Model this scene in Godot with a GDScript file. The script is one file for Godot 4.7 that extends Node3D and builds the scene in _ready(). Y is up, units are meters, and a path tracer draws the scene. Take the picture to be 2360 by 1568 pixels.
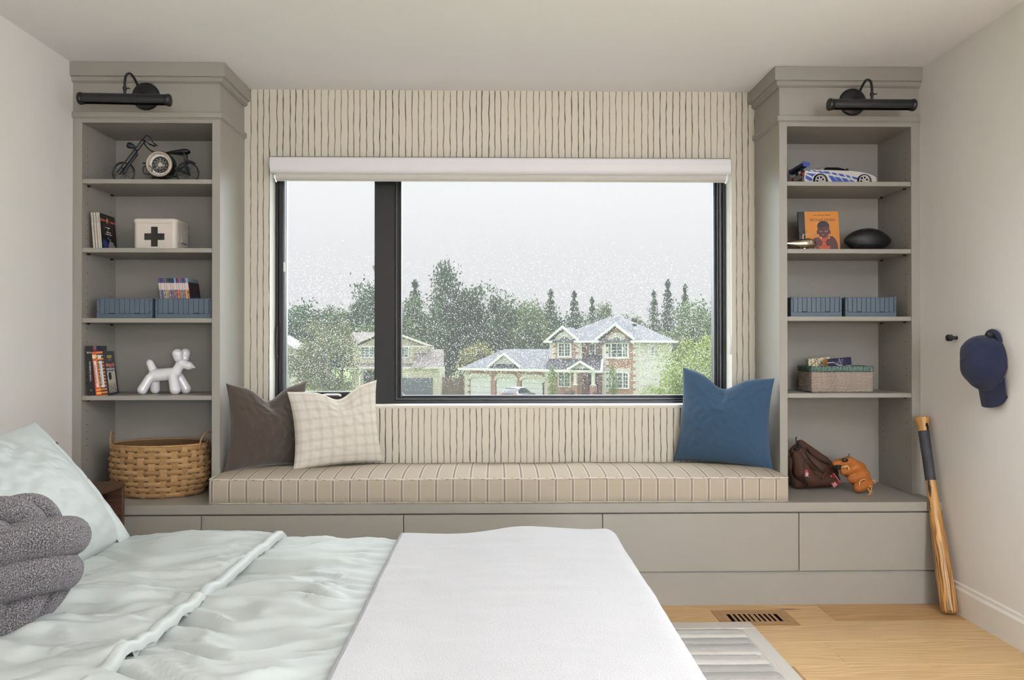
extends Node3D
# A boy's bedroom seen from the far side of the bed: built-in bookcases and a window seat under a wide
# black-framed window, rain outside. Units are metres, y up, the camera looks along -z.

var counts := {}
var M := {}
var rng := RandomNumberGenerator.new()

# ---------------------------------------------------------------- nodes
func nm(parent: Node, base: String) -> String:
	var key := str(parent.get_instance_id()) + base
	var n: int = counts.get(key, 0)
	counts[key] = n + 1
	return base if n == 0 else "%s_%03d" % [base, n]

func tag(o: Node, label: String, cat: String, group := "") -> Node:
	o.set_meta("label", label)
	o.set_meta("category", cat)
	if group != "":
		o.set_meta("group", group)
	return o

func thing(base: String, label: String, cat: String, pos := Vector3.ZERO, group := "", turn := 0.0) -> Node3D:
	var o := Node3D.new()
	o.name = nm(self, base)
	add_child(o, true)
	o.position = pos
	o.rotation.y = turn
	tag(o, label, cat, group)
	return o

func put(parent: Node, base: String, mesh: Mesh, mat: Material, xf := Transform3D()) -> MeshInstance3D:
	var o := MeshInstance3D.new()
	o.name = nm(parent, base)
	o.mesh = mesh
	o.material_override = mat
	o.transform = xf
	parent.add_child(o, true)
	return o

func struct(parent: Node, base: String, mesh: Mesh, mat: Material) -> MeshInstance3D:
	var o := put(parent, base, mesh, mat)
	if parent == self:
		o.set_meta("kind", "structure")
	return o

func stuff(o: Node) -> Node:
	o.set_meta("kind", "stuff")
	return o

func copy_of(src: Node3D, label: String, xf: Transform3D) -> Node3D:
	var c: Node3D = src.duplicate()
	var base: String = src.name
	base = base.rstrip("0123456789").rstrip("_")
	c.name = nm(self, base)
	add_child(c, true)
	c.transform = xf
	c.set_meta("label", label)
	return c

# ---------------------------------------------------------------- meshes
class MB:
	var v := PackedVector3Array()
	var nn := PackedVector3Array()
	var uv := PackedVector2Array()
	var col := PackedColorArray()
	var ix := PackedInt32Array()
	var xf := Transform3D()
	var tint := Color.WHITE
	var tinted := false
	var uvs := 1.0

	func planar(p: Vector3, n: Vector3) -> Vector2:
		var a := n.abs()
		if a.x >= a.y and a.x >= a.z:
			return Vector2(p.z, -p.y) * uvs
		if a.y >= a.z:
			return Vector2(p.x, p.z) * uvs
		return Vector2(p.x, -p.y) * uvs

	func face(pts: Array, hint: Vector3, fuv: Array = []) -> void:
		var n: Vector3 = (pts[1] - pts[0]).cross(pts[2] - pts[0]).normalized()
		var rev := n.dot(hint) >= 0.0
		if not rev:
			n = -n
		var wn := (xf.basis * n).normalized()
		var s := v.size()
		for i in pts.size():
			v.append(xf * pts[i])
			nn.append(wn)
			uv.append(fuv[i] if fuv.size() else planar(pts[i], n))
			col.append(tint)
		for i in range(1, pts.size() - 1):
			if rev:
				ix.append_array(PackedInt32Array([s, s + i + 1, s + i]))
			else:
				ix.append_array(PackedInt32Array([s, s + i, s + i + 1]))

	func box(c: Vector3, size: Vector3) -> MB:
		return cbox(c, size, 0.0)

	func span(a: Vector3, b: Vector3, r := 0.0) -> MB:
		return cbox((a + b) / 2, (b - a).abs(), r)

	func cbox(c: Vector3, size: Vector3, r: float) -> MB:
		var h := size / 2
		r = minf(r, minf(h.x, minf(h.y, h.z)) * 0.98)
		for ax in 3:
			var b := (ax + 1) % 3
			var d := (ax + 2) % 3
			for s in [-1.0, 1.0]:
				var q := []
				for k in [[-1.0, -1.0], [1.0, -1.0], [1.0, 1.0], [-1.0, 1.0]]:
					var p := Vector3()
					p[ax] = s * h[ax]
					p[b] = k[0] * (h[b] - r)
					p[d] = k[1] * (h[d] - r)
					q.append(c + p)
				var hn := Vector3()
				hn[ax] = s
				face(q, hn)
				if r <= 0.0:
					continue
				for s2 in [-1.0, 1.0]:
					# edge between axis ax (sign s) and axis b (sign s2)
					var e := []
					for k in [[0, -1.0], [0, 1.0], [1, 1.0], [1, -1.0]]:
						var p := Vector3()
						p[ax] = s * (h[ax] if k[0] == 0 else h[ax] - r)
						p[b] = s2 * (h[b] - r if k[0] == 0 else h[b])
						p[d] = k[1] * (h[d] - r)
						e.append(c + p)
					var en := Vector3()
					en[ax] = s
					en[b] = s2
					face(e, en)
		if r > 0.0:
			for sx in [-1.0, 1.0]:
				for sy in [-1.0, 1.0]:
					for sz in [-1.0, 1.0]:
						var sg := Vector3(sx, sy, sz)
						face([c + sg * Vector3(h.x, h.y - r, h.z - r), c + sg * Vector3(h.x - r, h.y, h.z - r), c + sg * Vector3(h.x - r, h.y - r, h.z)], sg)
		return self

	# rows of points -> smooth surface. centre: point that the surface faces away from; dir: direction it faces
	func grid(rows: Array, close_u := false, centre = null, dir = null, uvr := Rect2(0, 0, 1, 1), inward := false) -> MB:
		var nr := rows.size()
		var nc: int = rows[0].size()
		var s := v.size()
		var sum := 0.0
		var norms := PackedVector3Array()
		for i in nr:
			var up: PackedVector3Array = rows[maxi(i - 1, 0)]
			var dn: PackedVector3Array = rows[mini(i + 1, nr - 1)]
			var cur: PackedVector3Array = rows[i]
			for j in nc:
				var l := (j - 1 + nc) % nc if close_u else maxi(j - 1, 0)
				var r := (j + 1) % nc if close_u else mini(j + 1, nc - 1)
				var du := cur[r] - cur[l]
				if du.length_squared() < 1e-14:
					du = (dn if i < nr / 2 else up)[r] - (dn if i < nr / 2 else up)[l]
				var n := du.cross(dn[j] - up[j])
				if n.length_squared() < 1e-22:
					n = du.cross((rows[mini(i + 2, nr - 1)] as PackedVector3Array)[j] - (rows[maxi(i - 2, 0)] as PackedVector3Array)[j])
				n = n.normalized()
				norms.append(n)
				if centre != null:
					sum += n.dot(cur[j] - centre)
				elif dir != null:
					sum += n.dot(dir)
		var sg := -1.0 if sum < 0.0 else 1.0
		if inward:
			sg = -sg
		for i in nr:
			var cur: PackedVector3Array = rows[i]
			for j in nc:
				v.append(xf * cur[j])
				nn.append((xf.basis * (norms[i * nc + j] * sg)).normalized())
				uv.append(uvr.position + uvr.size * Vector2(float(j) / maxf(1, nc - 1), float(i) / maxf(1, nr - 1)))
				col.append(tint)
		var cols := nc if close_u else nc - 1
		for i in nr - 1:
			for j in cols:
				var a := s + i * nc + j
				var b := s + i * nc + (j + 1) % nc
				var c := a + nc
				var d := b + nc
				# (b-a)x(c-a) is the computed normal direction when sg > 0
				if sg > 0.0:
					ix.append_array(PackedInt32Array([a, c, b, b, c, d]))
				else:
					ix.append_array(PackedInt32Array([a, b, c, b, d, c]))
		return self

	func tube(path: Array, rad, seg := 8, caps := true, flat := 1.0) -> MB:
		var rows := []
		var t0: Vector3 = (path[1] - path[0]).normalized()
		var up := Vector3.UP if absf(t0.y) < 0.9 else Vector3.RIGHT
		var n := t0.cross(up).normalized()
		var cen := Vector3.ZERO
		var np := path.size()
		var ends := []
		for i in np:
			var t: Vector3 = (path[mini(i + 1, np - 1)] - path[maxi(i - 1, 0)]).normalized()
			n = (n - t * n.dot(t)).normalized()
			var b := t.cross(n)
			var r: float = rad[i] if rad is Array or rad is PackedFloat32Array else rad
			var row := PackedVector3Array()
			for k in seg:
				var a := TAU * k / seg
				row.append(path[i] + (n * cos(a) * flat + b * sin(a)) * r)
			rows.append(row)
			if i == 0 or i == np - 1:
				ends.append([row, path[i], t if i else -t])
		# orientation from the first ring
		var s := v.size()
		var before := ix.size()
		grid(rows, true, null, (rows[0][0] - path[0]))
		# make sure it faces outwards: test the first vertex
		var nrm := nn[s]
		if nrm.dot(xf.basis * (rows[0][0] - path[0])) < 0.0:
			for q in range(s, v.size()):
				nn[q] = -nn[q]
			for q in range(before, ix.size(), 3):
				var tmp := ix[q + 1]
				ix[q + 1] = ix[q + 2]
				ix[q + 2] = tmp
		if caps:
			for e in ends:
				face(Array(e[0]), e[2])
		return self

	# profile: [Vector2(radius, height)], turned round the y axis of at
	func lathe(prof: Array, seg := 24, at := Transform3D(), sx := 1.0, sz := 1.0, part := TAU) -> MB:
		var rows := []
		var whole := is_equal_approx(part, TAU)
		var cen := Vector3.ZERO
		for p in prof:
			var row := PackedVector3Array()
			for k in (seg if whole else seg + 1):
				var a := part * k / seg
				row.append(at * Vector3(cos(a) * p.x * sx, p.y, sin(a) * p.x * sz))
			rows.append(row)
			cen += at * Vector3(0, p.y, 0)
		grid(rows, whole, cen / prof.size())
		return self

	func ball(c: Vector3, r: Vector3, seg := 14, rings := 9) -> MB:
		var prof := []
		for i in rings + 1:
			var a := PI * i / rings
			prof.append(Vector2(maxf(sin(a), 1e-4), -cos(a)))
		var keep := xf
		xf = xf * Transform3D(Basis.from_scale(r), c)
		lathe(prof, seg)
		xf = keep
		return self

	# polygon in the xy plane of at, extruded from z = -d/2 to d/2
	func prism(poly: PackedVector2Array, d: float, at := Transform3D(), off := 0.0) -> MB:
		var tri := Geometry2D.triangulate_polygon(poly)
		var keep := xf
		xf = xf * at
		for s in [-1.0, 1.0]:
			for i in range(0, tri.size(), 3):
				var q := []
				for k in 3:
					q.append(Vector3(poly[tri[i + k]].x, poly[tri[i + k]].y, off + s * d / 2))
				face(q, Vector3(0, 0, s))
		var cw := Geometry2D.is_polygon_clockwise(poly)
		for i in poly.size():
			var a := poly[i]
			var b := poly[(i + 1) % poly.size()]
			var e := b - a
			if e.length_squared() < 1e-12:
				continue
			var n := Vector3(e.y, -e.x, 0) * (-1.0 if cw else 1.0)
			face([Vector3(a.x, a.y, off - d / 2), Vector3(b.x, b.y, off - d / 2), Vector3(b.x, b.y, off + d / 2), Vector3(a.x, a.y, off + d / 2)], n)
		xf = keep
		return self

	# a flat plate of the given thickness
	func face_mesh(pts: Array, hint: Vector3, t: float) -> ArrayMesh:
		var n: Vector3 = (pts[1] - pts[0]).cross(pts[2] - pts[0]).normalized()
		if n.dot(hint) < 0.0:
			n = -n
		var a := []
		var b := []
		var c := Vector3.ZERO
		for p in pts:
			a.append(p + n * t)
			b.append(p)
			c += p / pts.size()
		face(a, n)
		face(b, -n)
		for i in pts.size():
			var j := (i + 1) % pts.size()
			face([a[i], a[j], b[j], b[i]], (a[i] + a[j]) / 2.0 - c - n * t)
		return done()

	func done() -> ArrayMesh:
		var m := ArrayMesh.new()
		add_to(m)
		return m

	func add_to(m: ArrayMesh) -> void:
		var a := []
		a.resize(Mesh.ARRAY_MAX)
		a[Mesh.ARRAY_VERTEX] = v
		a[Mesh.ARRAY_NORMAL] = nn
		a[Mesh.ARRAY_TEX_UV] = uv
		if tinted:
			a[Mesh.ARRAY_COLOR] = col
		a[Mesh.ARRAY_INDEX] = ix
		m.add_surface_from_arrays(Mesh.PRIMITIVE_TRIANGLES, a)

func mb() -> MB:
	return MB.new()

func boxm(c: Vector3, s: Vector3, r := 0.0) -> ArrayMesh:
	return MB.new().cbox(c, s, r).done()

func spanm(a: Vector3, b: Vector3, r := 0.0) -> ArrayMesh:
	return MB.new().span(a, b, r).done()

# tapered capsules [a, b, ra, rb] joined with a smooth minimum, meshed as surface nets
func blob(bones: Array, cell: float, k := 0.01) -> MB:
	var lo := Vector3(1e9, 1e9, 1e9)
	var hi := -lo
	for b in bones:
		var r: float = maxf(b[2], b[3])
		lo = lo.min(b[0] - Vector3.ONE * r).min(b[1] - Vector3.ONE * r)
		hi = hi.max(b[0] + Vector3.ONE * r).max(b[1] + Vector3.ONE * r)
	lo -= Vector3.ONE * (cell * 3 + k)
	hi += Vector3.ONE * (cell * 3 + k)
	var nx := int((hi.x - lo.x) / cell) + 2
	var ny := int((hi.y - lo.y) / cell) + 2
	var nz := int((hi.z - lo.z) / cell) + 2
	var f := PackedFloat32Array()
	f.resize(nx * ny * nz)
	f.fill(1.0)
	for b in bones:
		var a: Vector3 = b[0]
		var e: Vector3 = b[1] - a
		var ra: float = b[2]
		var dr: float = b[3] - ra
		var il := 1.0 / maxf(e.length_squared(), 1e-9)
		var pad := maxf(b[2], b[3]) + k * 2.0 + cell * 2.0
		var l0 := (((a as Vector3).min(b[1]) - Vector3.ONE * pad - lo) / cell).floor()
		var l1 := (((a as Vector3).max(b[1]) + Vector3.ONE * pad - lo) / cell).ceil()
		for z in range(maxi(0, int(l0.z)), mini(nz, int(l1.z) + 1)):
			for y in range(maxi(0, int(l0.y)), mini(ny, int(l1.y) + 1)):
				for x in range(maxi(0, int(l0.x)), mini(nx, int(l1.x) + 1)):
					var p := lo + Vector3(x, y, z) * cell - a
					var t := clampf(p.dot(e) * il, 0.0, 1.0)
					var d := (p - e * t).length() - ra - dr * t
					var at := (z * ny + y) * nx + x
					var o := f[at]
					var h := maxf(k - absf(o - d), 0.0)
					f[at] = minf(o, d) - h * h * 0.25 / k
	return nets(f, nx, ny, nz, lo, cell)

func nets(f: PackedFloat32Array, nx: int, ny: int, nz: int, lo: Vector3, cell: float) -> MB:
	var m := MB.new()
	var id := PackedInt32Array()
	id.resize(nx * ny * nz)
	id.fill(-1)
	var sx := 1
	var sy := nx
	var sz := nx * ny
	var corner := [0, sx, sy, sx + sy, sz, sx + sz, sy + sz, sx + sy + sz]
	var cpos := [Vector3(0, 0, 0), Vector3(1, 0, 0), Vector3(0, 1, 0), Vector3(1, 1, 0), Vector3(0, 0, 1), Vector3(1, 0, 1), Vector3(0, 1, 1), Vector3(1, 1, 1)]
	var edges := [[0, 1], [2, 3], [4, 5], [6, 7], [0, 2], [1, 3], [4, 6], [5, 7], [0, 4], [1, 5], [2, 6], [3, 7]]
	for z in nz - 1:
		for y in ny - 1:
			for x in nx - 1:
				var at := z * sz + y * sy + x
				var inside := 0
				for c in corner:
					if f[at + c] < 0.0:
						inside += 1
				if inside == 0 or inside == 8:
					continue
				var p := Vector3.ZERO
				var n := 0
				for e in edges:
					var a := f[at + corner[e[0]]]
					var b := f[at + corner[e[1]]]
					if (a < 0.0) != (b < 0.0):
						p += (cpos[e[0]] as Vector3).lerp(cpos[e[1]], a / (a - b))
						n += 1
				p /= n
				var g := Vector3(f[at + sx] - f[at], f[at + sy] - f[at], f[at + sz] - f[at])
				g += Vector3(f[at + 7 * 0 + sx + sy + sz] - f[at + sy + sz], f[at + sx + sy + sz] - f[at + sx + sz], f[at + sx + sy + sz] - f[at + sx + sy])
				id[at] = m.v.size()
				m.v.append(lo + (Vector3(x, y, z) + p) * cell)
				m.nn.append(g.normalized())
				m.uv.append(Vector2(x, y) * cell)
				m.col.append(Color.WHITE)
	for z in range(1, nz - 1):
		for y in range(1, ny - 1):
			for x in range(1, nx - 1):
				var at := z * sz + y * sy + x
				var a := f[at] < 0.0
				for ax in 3:
					var st: int = [sx, sy, sz][ax]
					if a == (f[at + st] < 0.0):
						continue
					var u: int = [sy, sz, sx][ax]
					var w: int = [sz, sx, sy][ax]
					var q := [id[at], id[at - u], id[at - u - w], id[at - w]]
					if q.min() < 0:
						continue
					if a:
						m.ix.append_array(PackedInt32Array([q[0], q[2], q[1], q[0], q[3], q[2]]))
					else:
						m.ix.append_array(PackedInt32Array([q[0], q[1], q[2], q[0], q[2], q[3]]))
	return m

func spline(pts: Array, per := 6, closed := false) -> Array:
	var out := []
	var n := pts.size()
	for i in (n if closed else n - 1):
		var p0 = pts[(i - 1 + n) % n] if closed else pts[maxi(i - 1, 0)]
		var p1 = pts[i]
		var p2 = pts[(i + 1) % n]
		var p3 = pts[(i + 2) % n] if closed else pts[mini(i + 2, n - 1)]
		for k in per:
			var t := float(k) / per
			out.append(p1.cubic_interpolate(p2, p0, p3, t))
	if not closed:
		out.append(pts[n - 1])
	return out

# ---------------------------------------------------------------- materials
func c8(r: float, g: float, b: float, a := 1.0) -> Color:
	return Color(r / 255.0, g / 255.0, b / 255.0, a)

func mat(c: Color, rough := 0.6, metal := 0.0, spec := 0.5) -> StandardMaterial3D:
	var m := StandardMaterial3D.new()
	m.albedo_color = c
	m.roughness = rough
	m.metallic = metal
	m.metallic_specular = spec
	return m

func noise(freq: float, kind := FastNoiseLite.TYPE_SIMPLEX_SMOOTH, oct := 3, sd := 1) -> FastNoiseLite:
	var n := FastNoiseLite.new()
	n.noise_type = kind
	n.frequency = freq
	n.fractal_octaves = oct
	n.seed = sd
	return n

func ntex(n: FastNoiseLite, size := 512, ramp: Gradient = null, w := 0) -> NoiseTexture2D:
	var t := NoiseTexture2D.new()
	t.width = w if w else size
	t.height = size
	t.seamless = true
	t.noise = n
	t.color_ramp = ramp
	return t

func ramp2(a: Color, b: Color) -> Gradient:
	var g := Gradient.new()
	g.set_color(0, a)
	g.set_color(1, b)
	return g

func tri(m: StandardMaterial3D, scale: float, world := false) -> StandardMaterial3D:
	m.uv1_triplanar = true
	m.uv1_world_triplanar = world
	m.uv1_scale = Vector3.ONE * scale
	return m

# cloth: albedo noise and relief, triplanar; scale in repeats per metre
func cloth(c: Color, dark: Color, scale: float, relief: float, freq := 0.12, kind := FastNoiseLite.TYPE_SIMPLEX_SMOOTH, sd := 3) -> StandardMaterial3D:
	var m := mat(Color.WHITE, 0.9, 0.0, 0.3)
	var n := noise(freq, kind, 3, sd)
	m.albedo_texture = ntex(n, 256, ramp2(dark, c))
	m.heightmap_enabled = true
	m.heightmap_texture = ntex(n, 256)
	m.heightmap_scale = relief
	return tri(m, scale)

func imgtex(im: Image) -> ImageTexture:
	return ImageTexture.create_from_image(im)

func texmat(im: Image, rough := 0.5) -> StandardMaterial3D:
	var m := mat(Color.WHITE, rough)
	m.albedo_texture = imgtex(im)
	return m

# lettering: a thin TextMesh standing on a surface; size is the height of a capital letter in metres
func words(parent: Node, base: String, text: String, capital: float, xf: Transform3D, m: Material, bold := false, serif := false, squeeze := 1.0) -> MeshInstance3D:
	var t := TextMesh.new()
	var f := SystemFont.new()
	f.font_names = PackedStringArray(["Droid Serif" if serif else "Droid Sans"])
	if bold:
		f.font_weight = 700
	t.font = f
	t.text = text
	t.font_size = 32
	t.pixel_size = capital / (32.0 * 0.714)
	t.depth = 0.0006
	t.curve_step = 2.0
	return put(parent, base, t, m, xf * Transform3D(Basis.from_scale(Vector3(squeeze, 1, 1)), Vector3.ZERO))

# ================================================================ the scene
func _ready() -> void:
	rng.seed = 7
	# camera (fitted to the photograph's straight lines)
	var cam := Camera3D.new()
	cam.name = "camera"
	cam.keep_aspect = Camera3D.KEEP_HEIGHT
	cam.fov = rad_to_deg(2.0 * atan(784.0 / 1800.0))
	cam.near = 0.05
	cam.far = 600.0
	cam.transform = Transform3D(Basis(Vector3(0.99979, -0.0005, 0.0205), Vector3(0.0004, 0.99998, 0.0064), Vector3(-0.0205, -0.0064, 0.99977)).orthonormalized(), Vector3(0, 1.1491, 3.6081))
	add_child(cam)
	cam.current = true
	# overcast sky: brighter towards the zenith
	var sky := ProceduralSkyMaterial.new()
	sky.sky_horizon_color = Color(0.66, 0.665, 0.67).linear_to_srgb()
	sky.sky_top_color = Color(4.4, 4.5, 4.6).linear_to_srgb()
	sky.sky_curve = 2.0
	sky.ground_horizon_color = Color(0.5, 0.52, 0.5).linear_to_srgb()
	sky.ground_bottom_color = Color(0.25, 0.26, 0.24).linear_to_srgb()
	var env := Environment.new()
	env.background_mode = Environment.BG_SKY
	env.sky = Sky.new()
	env.sky.sky_material = sky
	env.tonemap_mode = Environment.TONE_MAPPER_LINEAR
	env.tonemap_exposure = 0.97
	env.sdfgi_enabled = true
	env.ssao_enabled = true
	env.ssil_enabled = true
	env.volumetric_fog_enabled = true
	env.volumetric_fog_density = 0.0
	var we := WorldEnvironment.new()
	we.name = "environment"
	we.environment = env
	add_child(we)
	# unseen light behind the camera, placed to light the bookcases from the front
	var rear := AreaLight3D.new()
	rear.name = "unseen_rear_light"
	rear.area_size = Vector2(1.0, 1.6)
	rear.light_energy = REAR
	rear.light_color = Color(0.92, 0.955, 1.0)
	rear.shadow_enabled = true
	rear.area_range = 16.0
	rear.transform = Transform3D(Basis(), Vector3(1.38, 1.35, 6.9))
	add_child(rear)
	# unseen light at the right wall, placed to light the left wall and bookcase
	var side := AreaLight3D.new()
	side.name = "unseen_side_light"
	side.area_size = Vector2(1.5, 1.2)
	side.light_energy = SIDE
	side.light_color = Color(0.92, 0.955, 1.0)
	side.shadow_enabled = true
	side.area_range = 12.0
	side.transform = Transform3D(Basis(Vector3.UP, PI / 2), Vector3(XR - 0.03, 1.5, 2.6))
	add_child(side)
	# unseen bright cloud, placed to light the room: a very wide, soft sun
	var sun := DirectionalLight3D.new()
	sun.name = "cloud_light"
	sun.light_energy = SUN
	sun.light_color = Color(0.93, 0.97, 1.0)
	sun.light_angular_distance = 115.0
	sun.sky_mode = DirectionalLight3D.SKY_MODE_LIGHT_ONLY
	sun.shadow_enabled = true
	sun.rotation_degrees = Vector3(-34, 180 + 4, 0)
	add_child(sun)
	# the unseen floor lamp's own light is in its builder
	make_materials()
	room()
	window_unit()
	bookcases()
	bench()
	lights_and_wall_things()
	left_shelves()
	right_shelves()
	seat_things()
	bed_things()
	floor_things()
	outside()
	details()

const REAR := 11.5
const SIDE := 1.9
const LAMP := 20.0
const SUN := 3.8
# main planes
const XL := -1.936
const XR := 1.981
const ZW := -0.349
const ZR := 7.0  # unseen rear wall, set back so the rear light spreads evenly
const HC := 2.44

func make_materials() -> void:
	M.wall = mat(c8(230, 226, 220), 0.75, 0.0, 0.3)
	M.ceil = mat(c8(243, 241, 240), 0.9, 0.0, 0.2)
	M.trim = mat(c8(232, 227, 219), 0.45)
	M.taupe = mat(c8(152, 147, 138), 0.42, 0.0, 0.4)
	M.black = mat(c8(22, 22, 23), 0.38)
	M.frame = mat(c8(24, 24, 26), 0.35)
	M.dark = mat(c8(22, 21, 20), 0.8)
	M.slot_shade = mat(c8(8, 8, 8), 0.95, 0.0, 0.1)  # black standing in for the shade inside the vent slots
	M.white = mat(c8(235, 233, 230), 0.4)
	M.chrome = mat(c8(205, 190, 170), 0.16, 1.0)
	M.steel = mat(c8(170, 170, 172), 0.3, 1.0)
	# window glass
	var g := mat(Color(1, 1, 1, 0.02), 0.0, 0.0, 0.03)
	g.transparency = BaseMaterial3D.TRANSPARENCY_ALPHA
	M.glass = g
	# floor: four board textures, one of them with knots
	M.wood = []
	for k in 4:
		var m := texmat(wood_image(k), 0.45)
		m.metallic_specular = 0.4
		M.wood.append(m)
	# dark walnut furniture
	var wn := mat(Color.WHITE, 0.45)
	wn.albedo_texture = ntex(noise(0.02, FastNoiseLite.TYPE_SIMPLEX_SMOOTH, 4, 5), 256, ramp2(c8(52, 34, 25), c8(96, 66, 48)))
	wn.uv1_scale = Vector3(0.8, 12, 1)
	M.walnut = wn
	# wallpaper with hand-drawn stripes
	M.paper = texmat(wallpaper_image(), 0.85)
	M.plain_paper = mat(c8(212, 204, 186), 0.85)

# one floor board, 1024 x 128 pixels for about 2 m x 0.22 m
func wood_image(k: int) -> Image:
	var w := 1024
	var h := 112
	var im := Image.create(w, h, false, Image.FORMAT_RGB8)
	var a := noise(0.004, FastNoiseLite.TYPE_SIMPLEX_SMOOTH, 2, 11 + k)
	var b := noise(0.03, FastNoiseLite.TYPE_SIMPLEX_SMOOTH, 3, 31 + k)
	var base: Color = [c8(190, 152, 104), c8(180, 142, 98), c8(212, 180, 134), c8(206, 172, 124)][k]
	var dk := Color(base.r * 0.78, base.g * 0.73, base.b * 0.66)
	var knots := [Vector2(330, 38), Vector2(690, 76)] if k == 3 else ([Vector2(120, 60)] if k == 1 else [])
	for y in h:
		for x in w:
			var yy := y + 0.0
			var kn := 0.0
			for q in knots:
				var dx: float = (x - q.x) / 42.0
				var dy: float = (y - q.y) / 9.0
				var d2 := dx * dx + dy * dy
				yy += (y - q.y) * 1.6 * exp(-d2 * 0.6)
				kn = maxf(kn, exp(-d2 * 3.5))
			var warp := a.get_noise_2d(x * 0.5, yy * 2.6) * 30.0
			var line := 0.5 + 0.5 * sin((yy + warp) * 0.55)
			var fine := b.get_noise_2d(x * 0.22, yy * 5.0)
			var t := clampf(line * 0.32 + 0.25 + fine * 0.45, 0.0, 1.0)
			var c := base.lerp(dk, t * 0.72)
			c = c.lerp(c8(104, 72, 48), kn * 0.75)
			im.set_pixel(x, y, c)
	for q in knots:
		for i in 26:
			im.set_pixel(int(q.x) - 13 + i, int(q.y + sin(i * 0.7) * 1.6), c8(58, 40, 30))
			im.set_pixel(int(q.x) - 13 + i, int(q.y + sin(i * 0.7) * 1.6) + 1, c8(78, 54, 38))
	return im

const PAPER_X0 := -1.30
const PAPER_W := 2.66
const PAPER_Y1 := 2.44
const PAPER_H := 2.0

func wallpaper_image() -> Image:
	var w := 2048
	var h := 1024
	var ground := c8(212, 204, 186)
	var im := Image.create(w, h, false, Image.FORMAT_RGB8)
	im.fill(ground)
	var wob := noise(0.012, FastNoiseLite.TYPE_SIMPLEX_SMOOTH, 3, 4)
	var wid := noise(0.02, FastNoiseLite.TYPE_SIMPLEX_SMOOTH, 2, 9)
	var ppm := w / PAPER_W
	for s in range(-1, 82):
		var x0 := (-1.236 + 0.0324 * s + wob.get_noise_2d(s * 37.0, 900) * 0.006 - PAPER_X0) * ppm
		var tone := 0.5 + 0.5 * sin(s * 0.42 + 2.2) * 0.9
		for y in h:
			var x := x0 + wob.get_noise_2d(s * 211.0, y * 1.1) * 2.6
			var hw := 1.6 + wid.get_noise_2d(s * 57.0 + 11.0, y * 1.3) * 0.75
			var c := c8(66, 60, 52).lerp(c8(126, 116, 100), tone)
			c = c.lerp(ground, clampf(0.12 + wid.get_noise_2d(s * 91.0, y * 0.8) * 0.35, 0.0, 0.5))
			for xi in range(int(x - 4), int(x + 5)):
				if xi < 0 or xi >= w:
					continue
				var cov := clampf(hw + 0.5 - absf(xi + 0.5 - x), 0.0, 1.0)
				if cov > 0.0:
					im.set_pixel(xi, y, im.get_pixel(xi, y).lerp(c, cov))
	return im

# ---------------------------------------------------------------- the room
const WX0 := -1.140
const WX1 := 1.202
const WY0 := 0.838
const WY1 := 2.10
const RX0 := 0.86
const RX1 := 1.90
const RY0 := 0.5
const RY1 := 2.18

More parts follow.
